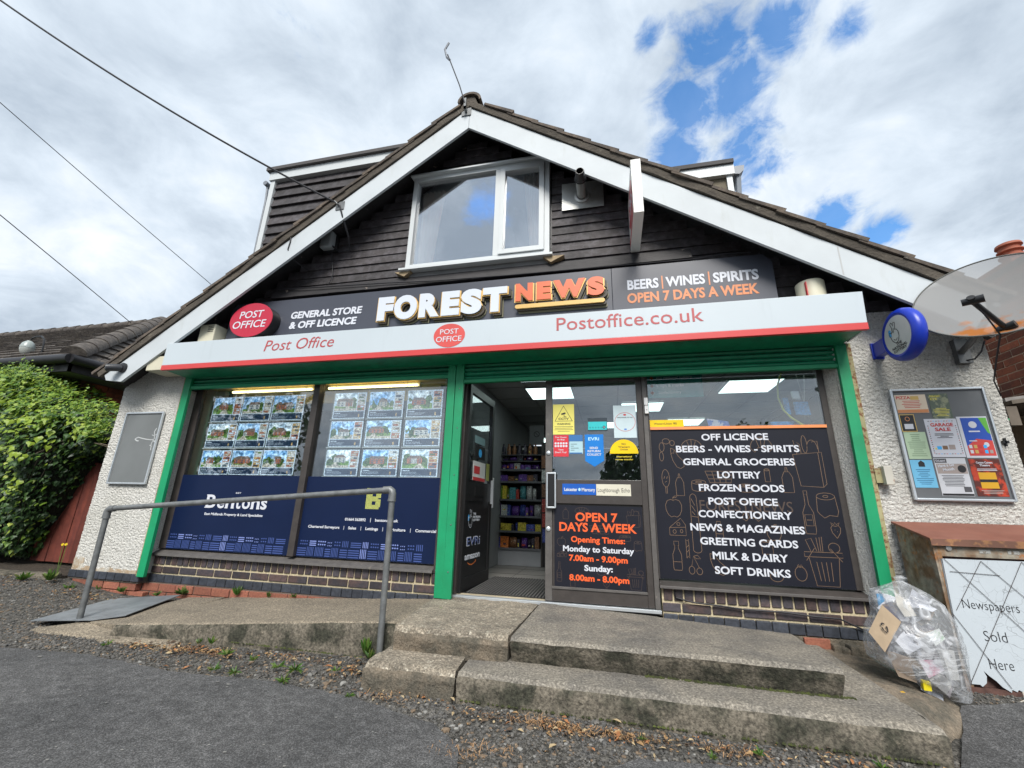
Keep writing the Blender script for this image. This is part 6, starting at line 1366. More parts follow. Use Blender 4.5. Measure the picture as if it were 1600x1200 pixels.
MB().lathe((2.128, yf - .0, .885), [(.016, 0), (.016, -.008), (.008, -.010), (.001, -.010)], 14, 'y').build('lock', m_steel_l, NC, smooth=True)
# white front with a torn lower edge
def jag(x):
    P = [(2.068, .115), (2.115, .118), (2.125, .108), (2.15, .13), (2.158, .165), (2.148, .195), (2.17, .17), (2.20, .145), (2.225, .115), (2.25, .10), (2.262, .092), (2.268, .108), (2.29, .098), (2.30, .11), (2.34, .09), (2.36, .14), (2.40, .10), (2.50, .12), (2.6, .1), (2.7, .13), (2.9, .11)]
    return P
front = [(2.905, .826), (2.073, .820), (2.060, .5), (2.066, .118)] + jag(0)[1:] 
m_cr = mat('cracked_white', (.50, .55, .59), .5, vary=.03)
t = m_cr.node_tree; b = t.nodes['Principled BSDF']; src_ = b.inputs['Base Color'].links[0].from_socket
geo = N(t, 'ShaderNodeNewGeometry'); vo = N(t, 'ShaderNodeTexVoronoi', feature='DISTANCE_TO_EDGE'); vo.inputs['Scale'].default_value = 16
nz_ = N(t, 'ShaderNodeTexNoise'); nz_.inputs['Scale'].default_value = 9; vmn = N(t, 'ShaderNodeVectorMath', operation='SCALE'); vmn.inputs['Scale'].default_value = .12; t.links.new(geo.outputs['Position'], nz_.inputs[0]); t.links.new(nz_.outputs['Color'], vmn.inputs[0])
va = N(t, 'ShaderNodeVectorMath', operation='ADD'); t.links.new(geo.outputs['Position'], va.inputs[0]); t.links.new(vmn.outputs[0], va.inputs[1]); t.links.new(va.outputs[0], vo.inputs[0])
n2_ = N(t, 'ShaderNodeTexNoise'); n2_.inputs['Scale'].default_value = 5; t.links.new(geo.outputs['Position'], n2_.inputs[0])
thr = wmath('MULTIPLY', wmath('MAXIMUM', wmath('SUBTRACT', n2_.outputs[0], .46, t=t), 0.0, t=t), .10, t=t)
mk_ = wmath('LESS_THAN', vo.outputs['Distance'], thr, t=t); mm = N(t, 'ShaderNodeMix', data_type='RGBA'); t.links.new(wmath('MULTIPLY', mk_, .45, t=t), mm.inputs[0]); t.links.new(src_, mm.inputs[6]); mm.inputs[7].default_value = (.10, .10, .10, 1); t.links.new(mm.outputs[2], b.inputs['Base Color'])
MB().prism(front[::-1], yf - .006, yf - .001).build('front_sheet', m_cr, NC)
text('Newspapers', 2.126, 2.412, .535, .052, yf - .0062, m_ink, NC, bold=-.012, t=.0006, slope=-.03); text('Sold', 2.196, 2.310, .358, .055, yf - .0062, m_ink, NC, bold=-.012, t=.0006); text('Here', 2.186, 2.306, .208, .055, yf - .0062, m_ink, NC, bold=-.012, t=.0006)
yw = yf - .0105
for a, b_ in (((2.075, .825), (2.06, .45)), ((2.06, .45), (2.07, .12)), ((2.085, .82), (2.55, .25)), ((2.28, .815), (2.085, .52)), ((2.28, .815), (2.80, .22)), ((2.06, .50), (2.265, .115)), ((2.065, .12), (2.49, .82)), ((2.40, .12), (2.80, .82)), ((2.49, .82), (2.9, .35)), ((2.10, .745), (2.36, .735)), ((2.62, .12), (2.9, .6))):
    MB().tube([(a[0], yw, a[1]), (b_[0], yw, b_[1])], .0014, 5).build('wire', mat('rusty_wire', (.045, .032, .03), .7), NC)
tag(MB().tube([(2.19, yf - .03, .06), (2.25, yf - .05, .055), (2.29, yf - .05, .075), (2.30, yf - .03, .11)], .004, 6).build('hose_end', mat('pale_hose', (.40, .38, .33), .6)), 'short pale curl of cord at the foot of the newspaper cabinet', 'cord')
for x in (2.29, 2.44): tag(MB().box(x, x + .06, yf - .0022, yf - .0005, .862, .885).build('worn_label', mat('worn_label', (.40, .40, .38), .6, stain=((.18, .14, .10), 60, .5, .56))), f'scraps of {"left" if x < 2.35 else "right"} worn white label above the cracked cabinet front', 'label')

# ---------------------------------------------------------------- clear refuse bag and what is in it
RB = thing('refuse_bag', (1.76, -.6, .08), 'clear plastic refuse bag full of cardboard and paper beside newspaper cabinet', 'rubbish bag')
secs = [(.715, 1.772, .012), (.70, 1.775, .035), (.683, 1.765, .018), (.66, 1.768, .060), (.617, 1.752, .145), (.56, 1.775, .185), (.478, 1.785, .205), (.40, 1.772, .232), (.30, 1.765, .245), (.21, 1.762, .232), (.15, 1.785, .205), (.10, 1.82, .165), (.07, 1.85, .10)]
mb = MB(); n = 72; vs = []
fine = []
for (z0_, c_0, r0), (z1_, c_1, r1) in zip(secs, secs[1:]):
    for k in range(4): t_ = k / 4; fine.append((z0_ + (z1_ - z0_) * t_, c_0 + (c_1 - c_0) * t_, r0 + (r1 - r0) * t_))
fine.append(secs[-1])
for z, c_, r in fine:
    for k in range(n):
        a = 2 * math.pi * k / n; g_ = max(0, (z - .45) / .25)
        w = r * (1 + .05 * noise.noise(Vector((math.cos(a) * 2, math.sin(a) * 2, z * 7))) + .10 * min(1, g_) * math.sin(a * 11 + 3 * math.sin(z * 9)) * .5 + .035 * abs(noise.noise(Vector((math.cos(a) * 6, math.sin(a) * 6, z * 22)))))
        zz = z - .09 * math.cos(a) * max(0, (.3 - z) / .3)
        vs.append((c_ + w * math.cos(a), -.60 + w * .82 * math.sin(a), max(zz, .072)))
mb.raw(vs, [(i * n + k, i * n + (k + 1) % n, (i + 1) * n + (k + 1) % n, (i + 1) * n + k) for i in range(len(fine) - 1) for k in range(n)])
mb.build('bag_skin', film('clear_film', (.60, .62, .65), .38, .2, .7, crinkle=(13, .012)), RB, smooth=True)
q = MB(); R = random.Random(8)
for i in range(26):   # white streaks painted as highlights along the stretched folds of plastic
    z = R.uniform(.22, .42); c_ = 1.72 + R.uniform(-.02, .1); L = R.uniform(.06, .16); y = -.60 - .82 * .22 - .008
    q.strip([(c_ - L, z - .01 - L * .08), (c_, z), (c_ + L, z + .015 + L * .05)], R.uniform(.0012, .003), y - .0 + .0)
tag(q.build('fold_highlight', film('fold_highlight_white', (.85, .87, .9), .32, .3, .5), RB), kind='stuff')
m_cb = mat('cardboard', (.42, .32, .215), .8, vary=.08, vscale=12); m_cbd = mat('printed_carton', (.085, .085, .11), .5, col2=(.20, .16, .12), mask=(22, .5, .62))
CB = thing('cardboard_box', (1.62, -.65, .27), 'brown cardboard box with recycling symbol inside the clear refuse bag', 'cardboard box')
A = Vector((1.585, -.72, .555)); B_ = Vector((1.655, -.745, .470)); C_ = Vector((1.545, -.735, .300)); D_ = Vector((1.490 + .005, -.70, .395)); dd = Vector((.125, .10, .015))
bx8 = [C_, B_, A, D_]; MB().face([tuple(p) for p in bx8]).build('front', m_cb, CB)
q = MB(); q.raw([tuple(p) for p in bx8] + [tuple(p + dd) for p in bx8], [(7, 6, 5, 4), (0, 4, 5, 1), (1, 5, 6, 2), (2, 6, 7, 3), (3, 7, 4, 0)]); q.build('sides', m_cbd, CB)
ctr = (A + B_ + C_ + D_) / 4; ux = (B_ - A).normalized(); uz = (A - C_).normalized(); nn_ = ux.cross(uz).normalized(); nn_ = nn_ if nn_.y < 0 else -nn_
q = MB()
for k in range(3):   # the three chasing arrows
    a0 = math.pi / 2 + k * 2 * math.pi / 3
    arcp = [ctr + (ux * math.cos(a0 + s_ * .26) + uz * math.sin(a0 + s_ * .26)) * .019 + nn_ * .012 for s_ in range(6)]
    for p0, p1 in zip(arcp, arcp[1:]):
        r0 = (p0 - ctr - nn_ * .012).normalized() * .0035; r1 = (p1 - ctr - nn_ * .012).normalized() * .0035; q.face([p0 - r0, p1 - r1, p1 + r1, p0 + r0])
    e_ = arcp[-1]; dr = (arcp[-1] - arcp[-2]).normalized(); rd = (e_ - ctr - nn_ * .012).normalized(); q.face([e_ - rd * .007, e_ + dr * .009, e_ + rd * .007])
q.build('recycling_symbol', m_ink, CB)
def junk(nm, lab, cat, pts, thick, m):
    pts = [Vector(p) + Vector((0, .03, .004)) for p in pts]; nrm = (pts[1] - pts[0]).cross(pts[2] - pts[0]).normalized() * thick; k = len(pts)
    q = MB().raw([tuple(p) for p in pts] + [tuple(p + nrm) for p in pts], [tuple(range(k)), tuple(range(2 * k - 1, k - 1, -1))] + [(i, (i + 1) % k, (i + 1) % k + k, i + k) for i in range(k)]); tag(q.build(nm, m), lab, cat, 'rubbish inside the clear bag')
junk('paper_sheet', 'large white folded sheet near the top of the clear refuse bag', 'paper', [(1.66, -.62, .60), (1.80, -.66, .56), (1.845, -.70, .50), (1.74, -.70, .44), (1.68, -.66, .48)], .004, pap)
junk('paper_sheet', 'crumpled pale paper under the neck of the clear bag', 'paper', [(1.69, -.70, .62), (1.745, -.72, .57), (1.76, -.74, .50), (1.70, -.735, .49), (1.68, -.72, .55)], .003, mat('paper_cream', (.62, .58, .50), .6))
junk('paper_sheet', 'white sheet with green and red print at the bag middle', 'paper', [(1.77, -.775, .415), (1.86, -.74, .44), (1.885, -.73, .385), (1.80, -.78, .355)], .003, mat('print_mix', (.6, .63, .62), .5, col2=(.25, .45, .25), mask=(14, .52, .6)))
junk('leaflet', 'white and pink leaflet low in the clear refuse bag', 'leaflet', [(1.70, -.78, .275), (1.80, -.775, .28), (1.83, -.76, .23), (1.73, -.78, .185)], .003, mat('pink_print', (.62, .60, .66), .5, col2=(.55, .08, .20), mask=(11, .48, .62)))
junk('carton', 'white open carton leaning at the right of the clear bag', 'carton', [(1.84, -.75, .33), (1.93, -.70, .32), (1.925, -.70, .17), (1.85, -.755, .18)], .02, mat('white_card', (.55, .55, .54), .6))
junk('carton', 'grey and white printed carton at the bottom of the clear bag', 'carton', [(1.74, -.775, .17), (1.80, -.77, .205), (1.865, -.74, .165), (1.81, -.765, .105)], .05, mat('grey_card', (.33, .33, .33), .6, col2=(.5, .5, .48), mask=(20, .5, .55)))
Rb = random.Random(17); kinds_ = [('white', pap), ('dark', mat('dark_scrap', (.05, .045, .055), .5, col2=(.30, .28, .30), mask=(25, .5, .6))), ('brown', mat('brown_scrap', (.25, .19, .13), .8, vary=.3)), ('grey', mat('grey_scrap', (.28, .28, .30), .6, col2=(.50, .50, .52), mask=(25, .5, .56))), ('pale', mat('pale_scrap', (.42, .44, .50), .5, vary=.3))]
for i in range(46):
    z = Rb.uniform(.13, .58); cx_ = 1.775 - .02 * (z < .3); rad = .19 * (1 if z < .45 else 1 - (z - .45) * 2.2); a = Rb.uniform(3.3, 6.1); rr_ = rad * Rb.uniform(.40, .80)
    if z < .2 and math.cos(a) < -.2: continue
    c = Vector((cx_ + rr_ * math.cos(a), -.60 + rr_ * .78 * math.sin(a), z)); u = Vector((Rb.uniform(-1, 1), Rb.uniform(-.5, .5), Rb.uniform(-1, 1))).normalized(); v = u.cross(Vector((Rb.uniform(-.4, .4), -1, Rb.uniform(-.4, .4)))).normalized(); s_ = Rb.uniform(.022, .05); nm, mm_ = Rb.choice(kinds_)
    q = MB(); g_ = [[tuple(c + u * s_ * (i_ - 1.5) * .8 + v * s_ * (j_ - 1.5) * .8 + u.cross(v) * Rb.uniform(-.016, .016)) for i_ in range(4)] for j_ in range(4)]
    q.raw([p for r_ in g_ for p in r_], [(j_ * 4 + i_, j_ * 4 + i_ + 1, j_ * 4 + i_ + 5, j_ * 4 + i_ + 4) for j_ in range(3) for i_ in range(3)])
    tag(q.build('crumpled_paper', mm_), f'{nm} crumpled paper in the {"upper" if z > .42 else "middle" if z > .26 else "lower"} {"left" if c.x < 1.76 else "right"} of the clear refuse bag', 'paper', 'rubbish inside the clear bag')
junk('tub', 'small yellow tub at the bottom of the clear refuse bag', 'tub', [(1.70, -.775, .165), (1.735, -.78, .165), (1.735, -.775, .12), (1.70, -.77, .12)], .03, mat('tub_yellow', (.75, .62, .02), .4))
junk('magazine', 'dark crumpled magazines in the middle of the clear bag', 'magazine', [(1.72, -.70, .46), (1.86, -.66, .44), (1.93, -.66, .38), (1.90, -.70, .30), (1.74, -.74, .27), (1.68, -.72, .33)], .06, mat('dark_print', (.08, .07, .09), .5, col2=(.25, .20, .18), mask=(18, .5, .62)))
junk('magazine', 'brown flattened cardboard at the left bottom of the clear bag', 'cardboard', [(1.56, -.74, .30), (1.66, -.765, .275), (1.68, -.76, .15), (1.60, -.745, .17)], .02, mat('brown_flat', (.26, .20, .15), .8))
junk('magazine', 'blue plastic scrap against the back left of the bag', 'plastic scrap', [(1.66, -.56, .585), (1.71, -.56, .585), (1.71, -.56, .52), (1.66, -.56, .50)], .01, m_lb)
tag(MB().prism([(1.525, .10), (1.60, .095), (1.57, .125), (1.54, .118)], -.80, -.79).build('leaf_scrap', mat('scrap_yellow', (.55, .33, .04), .6)), 'small yellow scrap on the concrete left of the clear bag', 'scrap')

# ---------------------------------------------------------------- neighbouring bungalow at the left
BG = thing('bungalow', (-12, 4, .3), 'neighbouring brick bungalow with a dark tiled hipped roof behind the ivy hedge', 'bungalow')
m_rt = mat('bungalow_tile', (.068, .058, .052), .9, col2=(.11, .095, .08), mask=(5, .42, .64), vary=.35, vscale=18, bump=(50, .008), stain=((.20, .195, .18), 12, .62, .76))
ex_, ey_, ez_ = -7.6, .2, 3.0; rise = 3.3; pz = .70
MB().box(-22, -8.0, .62, 7.6, .1, 3.0).build('wall', mat('bungalow_wall', (.10, .055, .035), .9, col2=(.16, .085, .05), mask=(9, .45, .6), vary=.25, vscale=14), BG)
src = None
for r in range(14):     # bricks of the visible strip of side wall
    for c in range(5):
        z = 1.9 + r * .075; y = .66 + c * .225 + (.11 if r % 2 else 0)
        brick_ = box('brick', m_brick_n, BG, -8.0, -7.985, y, y + .215, z, z + .065) if src is None else again(src, BG, (-7.99, y + .107, z))
        src = src or brick_
def course_roof(nm, P0, P1, Q0, Q1, n, tiles, parent):
    """stepped tile courses between eave P0-P1 and ridge Q0-Q1; each tile its own slightly uneven block"""
    P0, P1, Q0, Q1 = map(Vector, (P0, P1, Q0, Q1)); nr = ((P1 - P0).cross(Q0 - P0)).normalized(); nr = nr if nr.z > 0 else -nr; mb = MB(); R = random.Random(1)
    for i in range(n):
        a, b = i / n, (i + 1.15) / n; b = min(b, 1.0)
        A, B = P0 + (Q0 - P0) * a, P1 + (Q1 - P1) * a; C, D = P0 + (Q0 - P0) * b, P1 + (Q1 - P1) * b
        L = (B - A).length; m_ = max(2, int(L / .30))
        for k in range(m_):
            u0, u1 = k / m_ + .004 / m_, (k + 1) / m_ - .03 / m_; j = R.uniform(-.006, .008)
            p = [A + (B - A) * u0, A + (B - A) * u1, C + (D - C) * u1, C + (D - C) * u0]
            lo = [p[0] + nr * (.012 + j), p[1] + nr * (.012 + j), p[2], p[3]]; hi = [p[0] + nr * (.05 + j), p[1] + nr * (.05 + j), p[2] + nr * .018, p[3] + nr * .018]
            mb.raw([tuple(v) for v in lo + hi], [(4, 5, 6, 7), (0, 1, 5, 4), (1, 2, 6, 5), (3, 0, 4, 7)])
    return tag(mb.build(nm, m_rt, parent), kind='stuff')
RD = (ex_ - rise, ey_ + rise, ez_ + rise * pz)
MB().raw([(ex_, ey_, ez_), (-24, ey_, ez_), (-24, RD[1], RD[2]), RD, (ex_, ey_ + 2 * rise, ez_)], [(0, 3, 2, 1), (0, 4, 3)]).build('roof_deck', m_rt, BG)
course_roof('front_roof_tiles', (ex_, ey_, ez_ + .01), (-23, ey_, ez_ + .01), RD, (-23, RD[1], RD[2]), 15, 0, BG)
course_roof('side_roof_tiles', (ex_, ey_, ez_ + .01), (ex_, ey_ + 2 * rise, ez_ + .01), RD, (RD[0], RD[1], RD[2]), 15, 0, BG)
hv = Vector(RD) - Vector((ex_, ey_, ez_)); src = None; nh = 11
for k in range(nh):
    a = Vector((ex_, ey_, ez_ + .045)) + hv * (k / nh); b = Vector((ex_, ey_, ez_ + .045)) + hv * ((k + 1.12) / nh)
    side = hv.cross(Vector((0, 0, 1))).normalized(); upn = side.cross(hv).normalized(); q = MB(); vs = []
    for pnt, rad, lift in ((a, .15, .010), (b, .142, .0)):
        for i in range(9): an = math.pi * i / 8; vs.append(tuple(pnt + side * rad * math.cos(an) + upn * (rad * .85 * math.sin(an) + lift)))
    q.raw(vs, [(i, i + 1, i + 10, i + 9) for i in range(8)] + [tuple(range(8, -1, -1))]); q.build('hip_tile', m_rt, BG, smooth=True)
for k in range(18):
    x = RD[0] - .05 - k * .45; MB().tube([(x, RD[1], RD[2] + .02), (x - .46, RD[1], RD[2] + .0)], [.12, .11], 10).build('ridge_tile', m_rt, BG, smooth=True)
m_gut = mat('black_gutter', (.014, .014, .017), .5, vary=.2)
MB().tube([(ex_ + .07, ey_ - .06, ez_ - .03), (ex_ + .07, ey_ + 6, ez_ - .03)], .07, 10).build('gutter', m_gut, BG, smooth=True)
MB().tube([(ex_ + .07, ey_ - .06, ez_ - .03), (-23, ey_ - .06, ez_ - .03)], .07, 10).build('gutter', m_gut, BG, smooth=True)
MB().box(ex_ - .03, ex_, ey_, 6.6, ez_ - .20, ez_ - .01).box(-23, ex_, ey_ - .0, ey_ + .03, ez_ - .20, ez_ - .01).build('fascia_board', m_gut, BG)
MB().box(-8.0, ex_ - .03, ey_ + .03, 6.6, ez_ - .20, ez_ - .185).box(-23, -8.0, ey_ + .03, .62, ez_ - .20, ez_ - .185).build('soffit', mat('grey_green_soffit', (.15, .17, .15), .8), BG)
LMP = thing('garden_lamp', (-9.26, .6, .3), 'swan neck lamp with clear glass globe rising above the ivy hedge', 'lamp')
LX, LY = -9.02, .60
MB().tube([(LX - .03, LY, .3), (LX - .03, LY, 3.0), (LX - .06, LY, 3.42), (LX - .10, LY, 3.56), (LX - .19, LY, 3.62), (LX - .30, LY, 3.62), (LX - .38, LY, 3.60), (LX - .42, LY, 3.55)], .013, 8).build('post', m_dark, LMP, smooth=True)
MB().lathe((LX - .43, LY, 3.29), [(.001, 0), (.04, .012), (.07, .05), (.088, .10), (.09, .15), (.075, .20), (.045, .235), (.03, .26)], 20).build('globe', film('lamp_glass', (.62, .66, .62), .62, .15, .9), LMP, smooth=True)
MB().lathe((LX - .43, LY, 3.42), [(.092, 0), (.092, .015), (.076, .08), (.045, .115), (.015, .13), (.001, .13)], 20).build('cap', mat('lamp_cap', (.30, .34, .33), .3), LMP, smooth=True)

# neighbour at the right: brick side wall, chimney
HR = thing('brick_house', (6, 3, 0), 'red brick neighbouring house wall and chimney beyond the right corner', 'house')
MB().box(4.009, 9, -1.2, 9, 0, 2.12).box(4.009, 9, -.8, 9, 2.12, 3.55).build('wall', m_mort2, HR)
src = None; nb = 0
for r in range(18):
    for c in range(17):
        z = 2.215 + r * .075; y = -.78 + c * .225 + (.1125 if r % 2 else 0)
        if src is None: src = box('brick', m_brick_n, HR, 4.004, 4.03, y, y + .213, z, z + .063); sy = y
        else: again(src, HR, (4.017, y + .1065, z + random.uniform(-.001, .001)))
MB().hexa([(4.0, -.9, 3.5), (9.5, -.9, 5.0), (9.5, 9, 5.0), (4.0, 9, 3.5), (4.0, -.9, 3.56), (9.5, -.9, 5.06), (9.5, 9, 5.06), (4.0, 9, 3.56)]).build('roof', m_rt, HR)
MB().box(5.75, 6.5, 2.75, 3.5, 3.5, 4.72).build('chimney', m_brick_n, HR)
MB().lathe((6.05, 3.08, 4.62), [(a_ * .66, b_ * .95) for a_, b_ in [(.15, 0), (.15, .18), (.20, .20), (.20, .22), (.155, .235), (.16, .27), (.215, .29), (.215, .31), (.165, .325), (.17, .36), (.22, .385), (.22, .405), (.17, .42), (.175, .455), (.225, .48), (.21, .52), (.15, .54), (.001, .54)]], 24).build('chimney_pot', mat('terracotta', (.34, .105, .06), .75, vary=.15), HR, smooth=True)
MB().box(3.90, 4.01, -.8, 7, 2.10, 2.20).build('lead_flashing', mat('lead', (.24, .27, .30), .55, vary=.2, vscale=9), HR)
LT = thing('lean_to', (3.5, 2, 1.9), 'dark lean-to with a corrugated roof in the alley beyond right wall', 'lean-to')
q = MB()
for i in range(60): y = .05 + i * .08; q.hexa([(3.10, y, 1.98), (4.0, y, 2.10), (4.0, y + .045, 2.10), (3.10, y + .045, 1.98), (3.10, y, 2.01), (4.0, y, 2.13), (4.0, y + .045, 2.13), (3.10, y + .045, 2.01)])
tag(q.build('corrugation', mat('corrugated_grey', (.22, .21, .20), .7, vary=.3, vscale=12), LT), kind='stuff')
MB().hexa([(3.10, 0, 1.95), (4.0, 0, 2.07), (4.0, 5, 2.07), (3.10, 5, 1.95), (3.10, 0, 1.98), (4.0, 0, 2.10), (4.0, 5, 2.10), (3.10, 5, 1.98)]).build('roof', mat('alley_timber', (.12, .10, .08), .8, vary=.3), LT)
MB().box(3.05, 3.12, 0, 5, 1.78, 1.93).box(3.2, 3.9, 3, 3.05, 0, 2).build('beam', MATS['alley_timber'], LT)
box('green_strip', m_green, LT, 3.04, 3.05, .0, 5, 1.82, 1.835)
tag(MB().box(3.1, 4.0, 4.8, 4.9, 0, 2).build('side_gate', mat('dark_gate', (.03, .03, .025), .8)), 'dark timber gate closing the alley right of the shop', 'gate')

# ---------------------------------------------------------------- ivy hedge, red fence, kerb
HG = thing('ivy_hedge', (-8, .2, .25), 'big rounded bright green ivy hedge left of the shop', 'hedge')
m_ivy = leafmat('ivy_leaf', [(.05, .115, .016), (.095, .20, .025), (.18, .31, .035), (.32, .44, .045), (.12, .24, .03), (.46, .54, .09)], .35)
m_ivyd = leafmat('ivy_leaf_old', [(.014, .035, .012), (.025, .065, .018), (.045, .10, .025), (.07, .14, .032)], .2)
def hedge_r(x): return 1.0
def hedge_pt(x, th, k=1.0):
    """surface point: th 0 = foot in front, 1 = top"""
    top = 2.12 + .62 * sst(-6.2, -8.6, x) + .10 * math.sin(x * 2.1) - .5 * sst(-6.55, -6.0, x)
    bot = .34 + .12 * sst(-6.8, -6.0, x) + (1.25 * sst(-7.35, -6.5, x))
    a = math.pi * (.5 - th)   # +90deg bottom, 0 mid front, -90 top
    H = (top - bot) / 2; zc = (top + bot) / 2; dep = .46 * (1 + .15 * math.sin(x * 3.3))
    under = .55 if th < .35 else 1.0
    y = .25 - dep * k * (math.cos(math.pi * (th - .5)) ** .55) * (.80 + .32 * sst(.15, .8, th)); z = zc - H * k * math.sin(math.pi * (.5 - th))
    b = .20 * noise.noise(Vector((x * 1.6, z * 1.6, 3))) + .07 * noise.noise(Vector((x * 4, z * 4, 8)))
    return Vector((x + .12 * noise.noise(Vector((x * 3, z * 3, 0))), y - b, z + .10 * noise.noise(Vector((x * 2.5, z * 1.5, 11)))))
LEAF = [(0, 0), (.30, -.14), (.52, .12), (.40, .42), (.26, .50), (.0, 1.0), (-.26, .50), (-.40, .42), (-.52, .12), (-.30, -.14)]
def add_leaf(mb, c, nrm, s, R, shape=LEAF):
    nrm = (nrm + Vector((R.uniform(-.6, .6), R.uniform(-.6, .6), R.uniform(-.5, .5)))).normalized()
    dn = Vector((R.uniform(-.5, .5), 0, -1)); u = nrm.cross(dn)
    if u.length < .01: u = Vector((1, 0, 0))
    u.normalize(); v = u.cross(nrm).normalized(); v = v if v.z < .3 else -v
    k = len(mb.v); pts = []
    for a, b in shape: pts.append(tuple(c + u * (a * s) + v * (b * s * .9) + nrm * (-.18 * abs(a) * s - .10 * b * b * s)))
    mb.v += pts + [tuple(c + v * (.25 * s) + nrm * .03 * s)]; n = len(shape)
    for i in range(n): mb.f.append((k + i, k + (i + 1) % n, k + n)); mb.m.append(0)
R = random.Random(21); new, old = MB(), MB()
for i in range(21000):
    x = -6.22 - (R.random() ** .75) * 4.5; th = R.uniform(.0, 1.12); p = hedge_pt(x, min(th, 1.0)); 
    if th > 1: p.y += R.uniform(0, .7); p.z -= .02
    e = R.gauss(0, .045); nrm = Vector((.1 + .7 * sst(-6.7, -6.1, x), -1.0, .25 + 1.2 * max(0, th - .5))).normalized(); p = p + nrm * (e - .01)
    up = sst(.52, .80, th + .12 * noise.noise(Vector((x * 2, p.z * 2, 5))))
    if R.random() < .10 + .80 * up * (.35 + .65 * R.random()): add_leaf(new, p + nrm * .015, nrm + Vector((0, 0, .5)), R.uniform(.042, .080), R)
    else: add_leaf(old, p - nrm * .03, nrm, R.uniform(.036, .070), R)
for i in range(380):      # shoots standing out of the top
    x = R.uniform(-10, -6.25); p = hedge_pt(x, R.uniform(.75, 1.0)); d = Vector((R.uniform(-.3, .5), R.uniform(-.6, .1), R.uniform(.5, 1))).normalized()
    L = R.uniform(.06, .24)
    for k in range(7): add_leaf(new, p + d * L * k / 6 + Vector((R.uniform(-.02, .02),) * 3), Vector((0, -1, .6)), R.uniform(.022, .045), R)
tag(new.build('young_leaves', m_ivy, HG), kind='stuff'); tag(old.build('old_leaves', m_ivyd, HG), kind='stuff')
src = []
for i in range(260):     # the largest leaves, each by itself
    x = -6.2 - R.random() * 2.6; th = R.uniform(.35, .95); p = hedge_pt(x, th); q = MB(); nrm = Vector((.2, -1, .4)).normalized()
    if i < 14:
        add_leaf(q, Vector((0, 0, 0)), nrm, .088, R); o = q.build('leaf', MATS['ivy_leaf'] if i % 3 else MATS['ivy_leaf_old'], HG, origin=(0, 0, 0)); src.append(o)
    else: o = again(src[i % 14], HG, (0, 0, 0)); s_ = R.uniform(.75, 1.1); o.scale = (s_, s_, s_)
    o.location = p + nrm * .05 - worg(HG)
# dark heart of the hedge so that it is not hollow
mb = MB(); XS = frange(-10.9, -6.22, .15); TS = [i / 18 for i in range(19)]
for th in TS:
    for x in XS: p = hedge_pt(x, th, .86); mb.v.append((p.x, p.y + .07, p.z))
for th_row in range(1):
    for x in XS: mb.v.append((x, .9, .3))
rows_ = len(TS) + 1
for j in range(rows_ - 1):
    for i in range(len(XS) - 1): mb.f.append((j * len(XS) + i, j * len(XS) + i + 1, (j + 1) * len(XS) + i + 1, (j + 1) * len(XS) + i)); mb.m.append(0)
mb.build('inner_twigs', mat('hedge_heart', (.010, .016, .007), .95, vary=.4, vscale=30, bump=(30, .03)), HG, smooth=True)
for i in range(16):
    x = R.uniform(-9, -6.3); pts = []; th = R.uniform(.05, .4)
    for k in range(9): p = hedge_pt(x + k * .09 * R.uniform(.6, 1.3), th + k * .05); pts.append(p + Vector((0, .05, 0)))
    MB().tube(pts, .0025, 5).build('stem', mat('ivy_stem', (.16, .13, .09), .8), HG)
FE = thing('red_fence', (-6.3, .35, .3), 'short panel of red-brown painted boards between ivy hedge and white wall', 'fence')
m_fe = mat('fence_red', (.13, .030, .019), .75, vary=.2, per=.15, vscale=9, streak=((.10, .025, .02), 18, .5, .7, (1, 1, .1)))
for k in range(10): box('board', m_fe, FE, -7.32 + k * .135, -7.195 + k * .135, .30 - .006 * (k % 2), .325, .26, 1.50 - .012 * (k % 2), .003)
box('rail', m_fe, FE, -7.3, -5.96, .325, .36, 1.25, 1.33)
# low kerb in front of the planting
KB = tag(MB().hexa([(-9.5, -.62, .0), (-5.97, -.30, .0), (-5.97, -.16, .0), (-9.5, -.45, .0), (-9.5, -.62, .235), (-5.97, -.30, .235), (-5.97, -.16, .245), (-9.5, -.45, .245)]).build('garden_kerb', m_concf, bevel=.012), 'low mossy concrete edging in front of the ivy hedge', 'kerb')
tag(MB().hexa([(-9.5, -.45, .0), (-5.97, -.16, .0), (-5.97, 1.2, .0), (-9.5, 1.2, .0), (-9.5, -.45, .21), (-5.97, -.16, .21), (-5.97, 1.2, .25), (-9.5, 1.2, .25)]).build('planting_soil', mat('soil', (.045, .035, .025), .95, vary=.5, vscale=30, bump=(30, .03))), kind='structure')

# moss in the joints of the steps and hairline cracks
R = random.Random(50); q = MB()
for i in range(900):
    u = R.random()
    if u < .5: x, y, z = R.uniform(.15, 1.22), -1.035 - R.uniform(0, .02), .140
    elif u < .75: x, y, z = R.uniform(-.9, 1.4), -1.310, .0
    else: x, y, z = R.uniform(-3.7, -1.6), -.98, .045
    s = R.uniform(.003, .009); q.raw([(x - s, y, z - s * .5), (x + s * .4, y - s, z - s * .5), (x + s, y + s * .4, z - s * .5), (x, y, z + s * R.uniform(.6, 1.3))], [(0, 1, 3), (1, 2, 3), (2, 0, 3)])
tag(q.build('moss', mat('dark_moss', (.035, .04, .015), .95, col2=(.07, .085, .02), mask=(20, .45, .6), vary=.4)), kind='stuff')
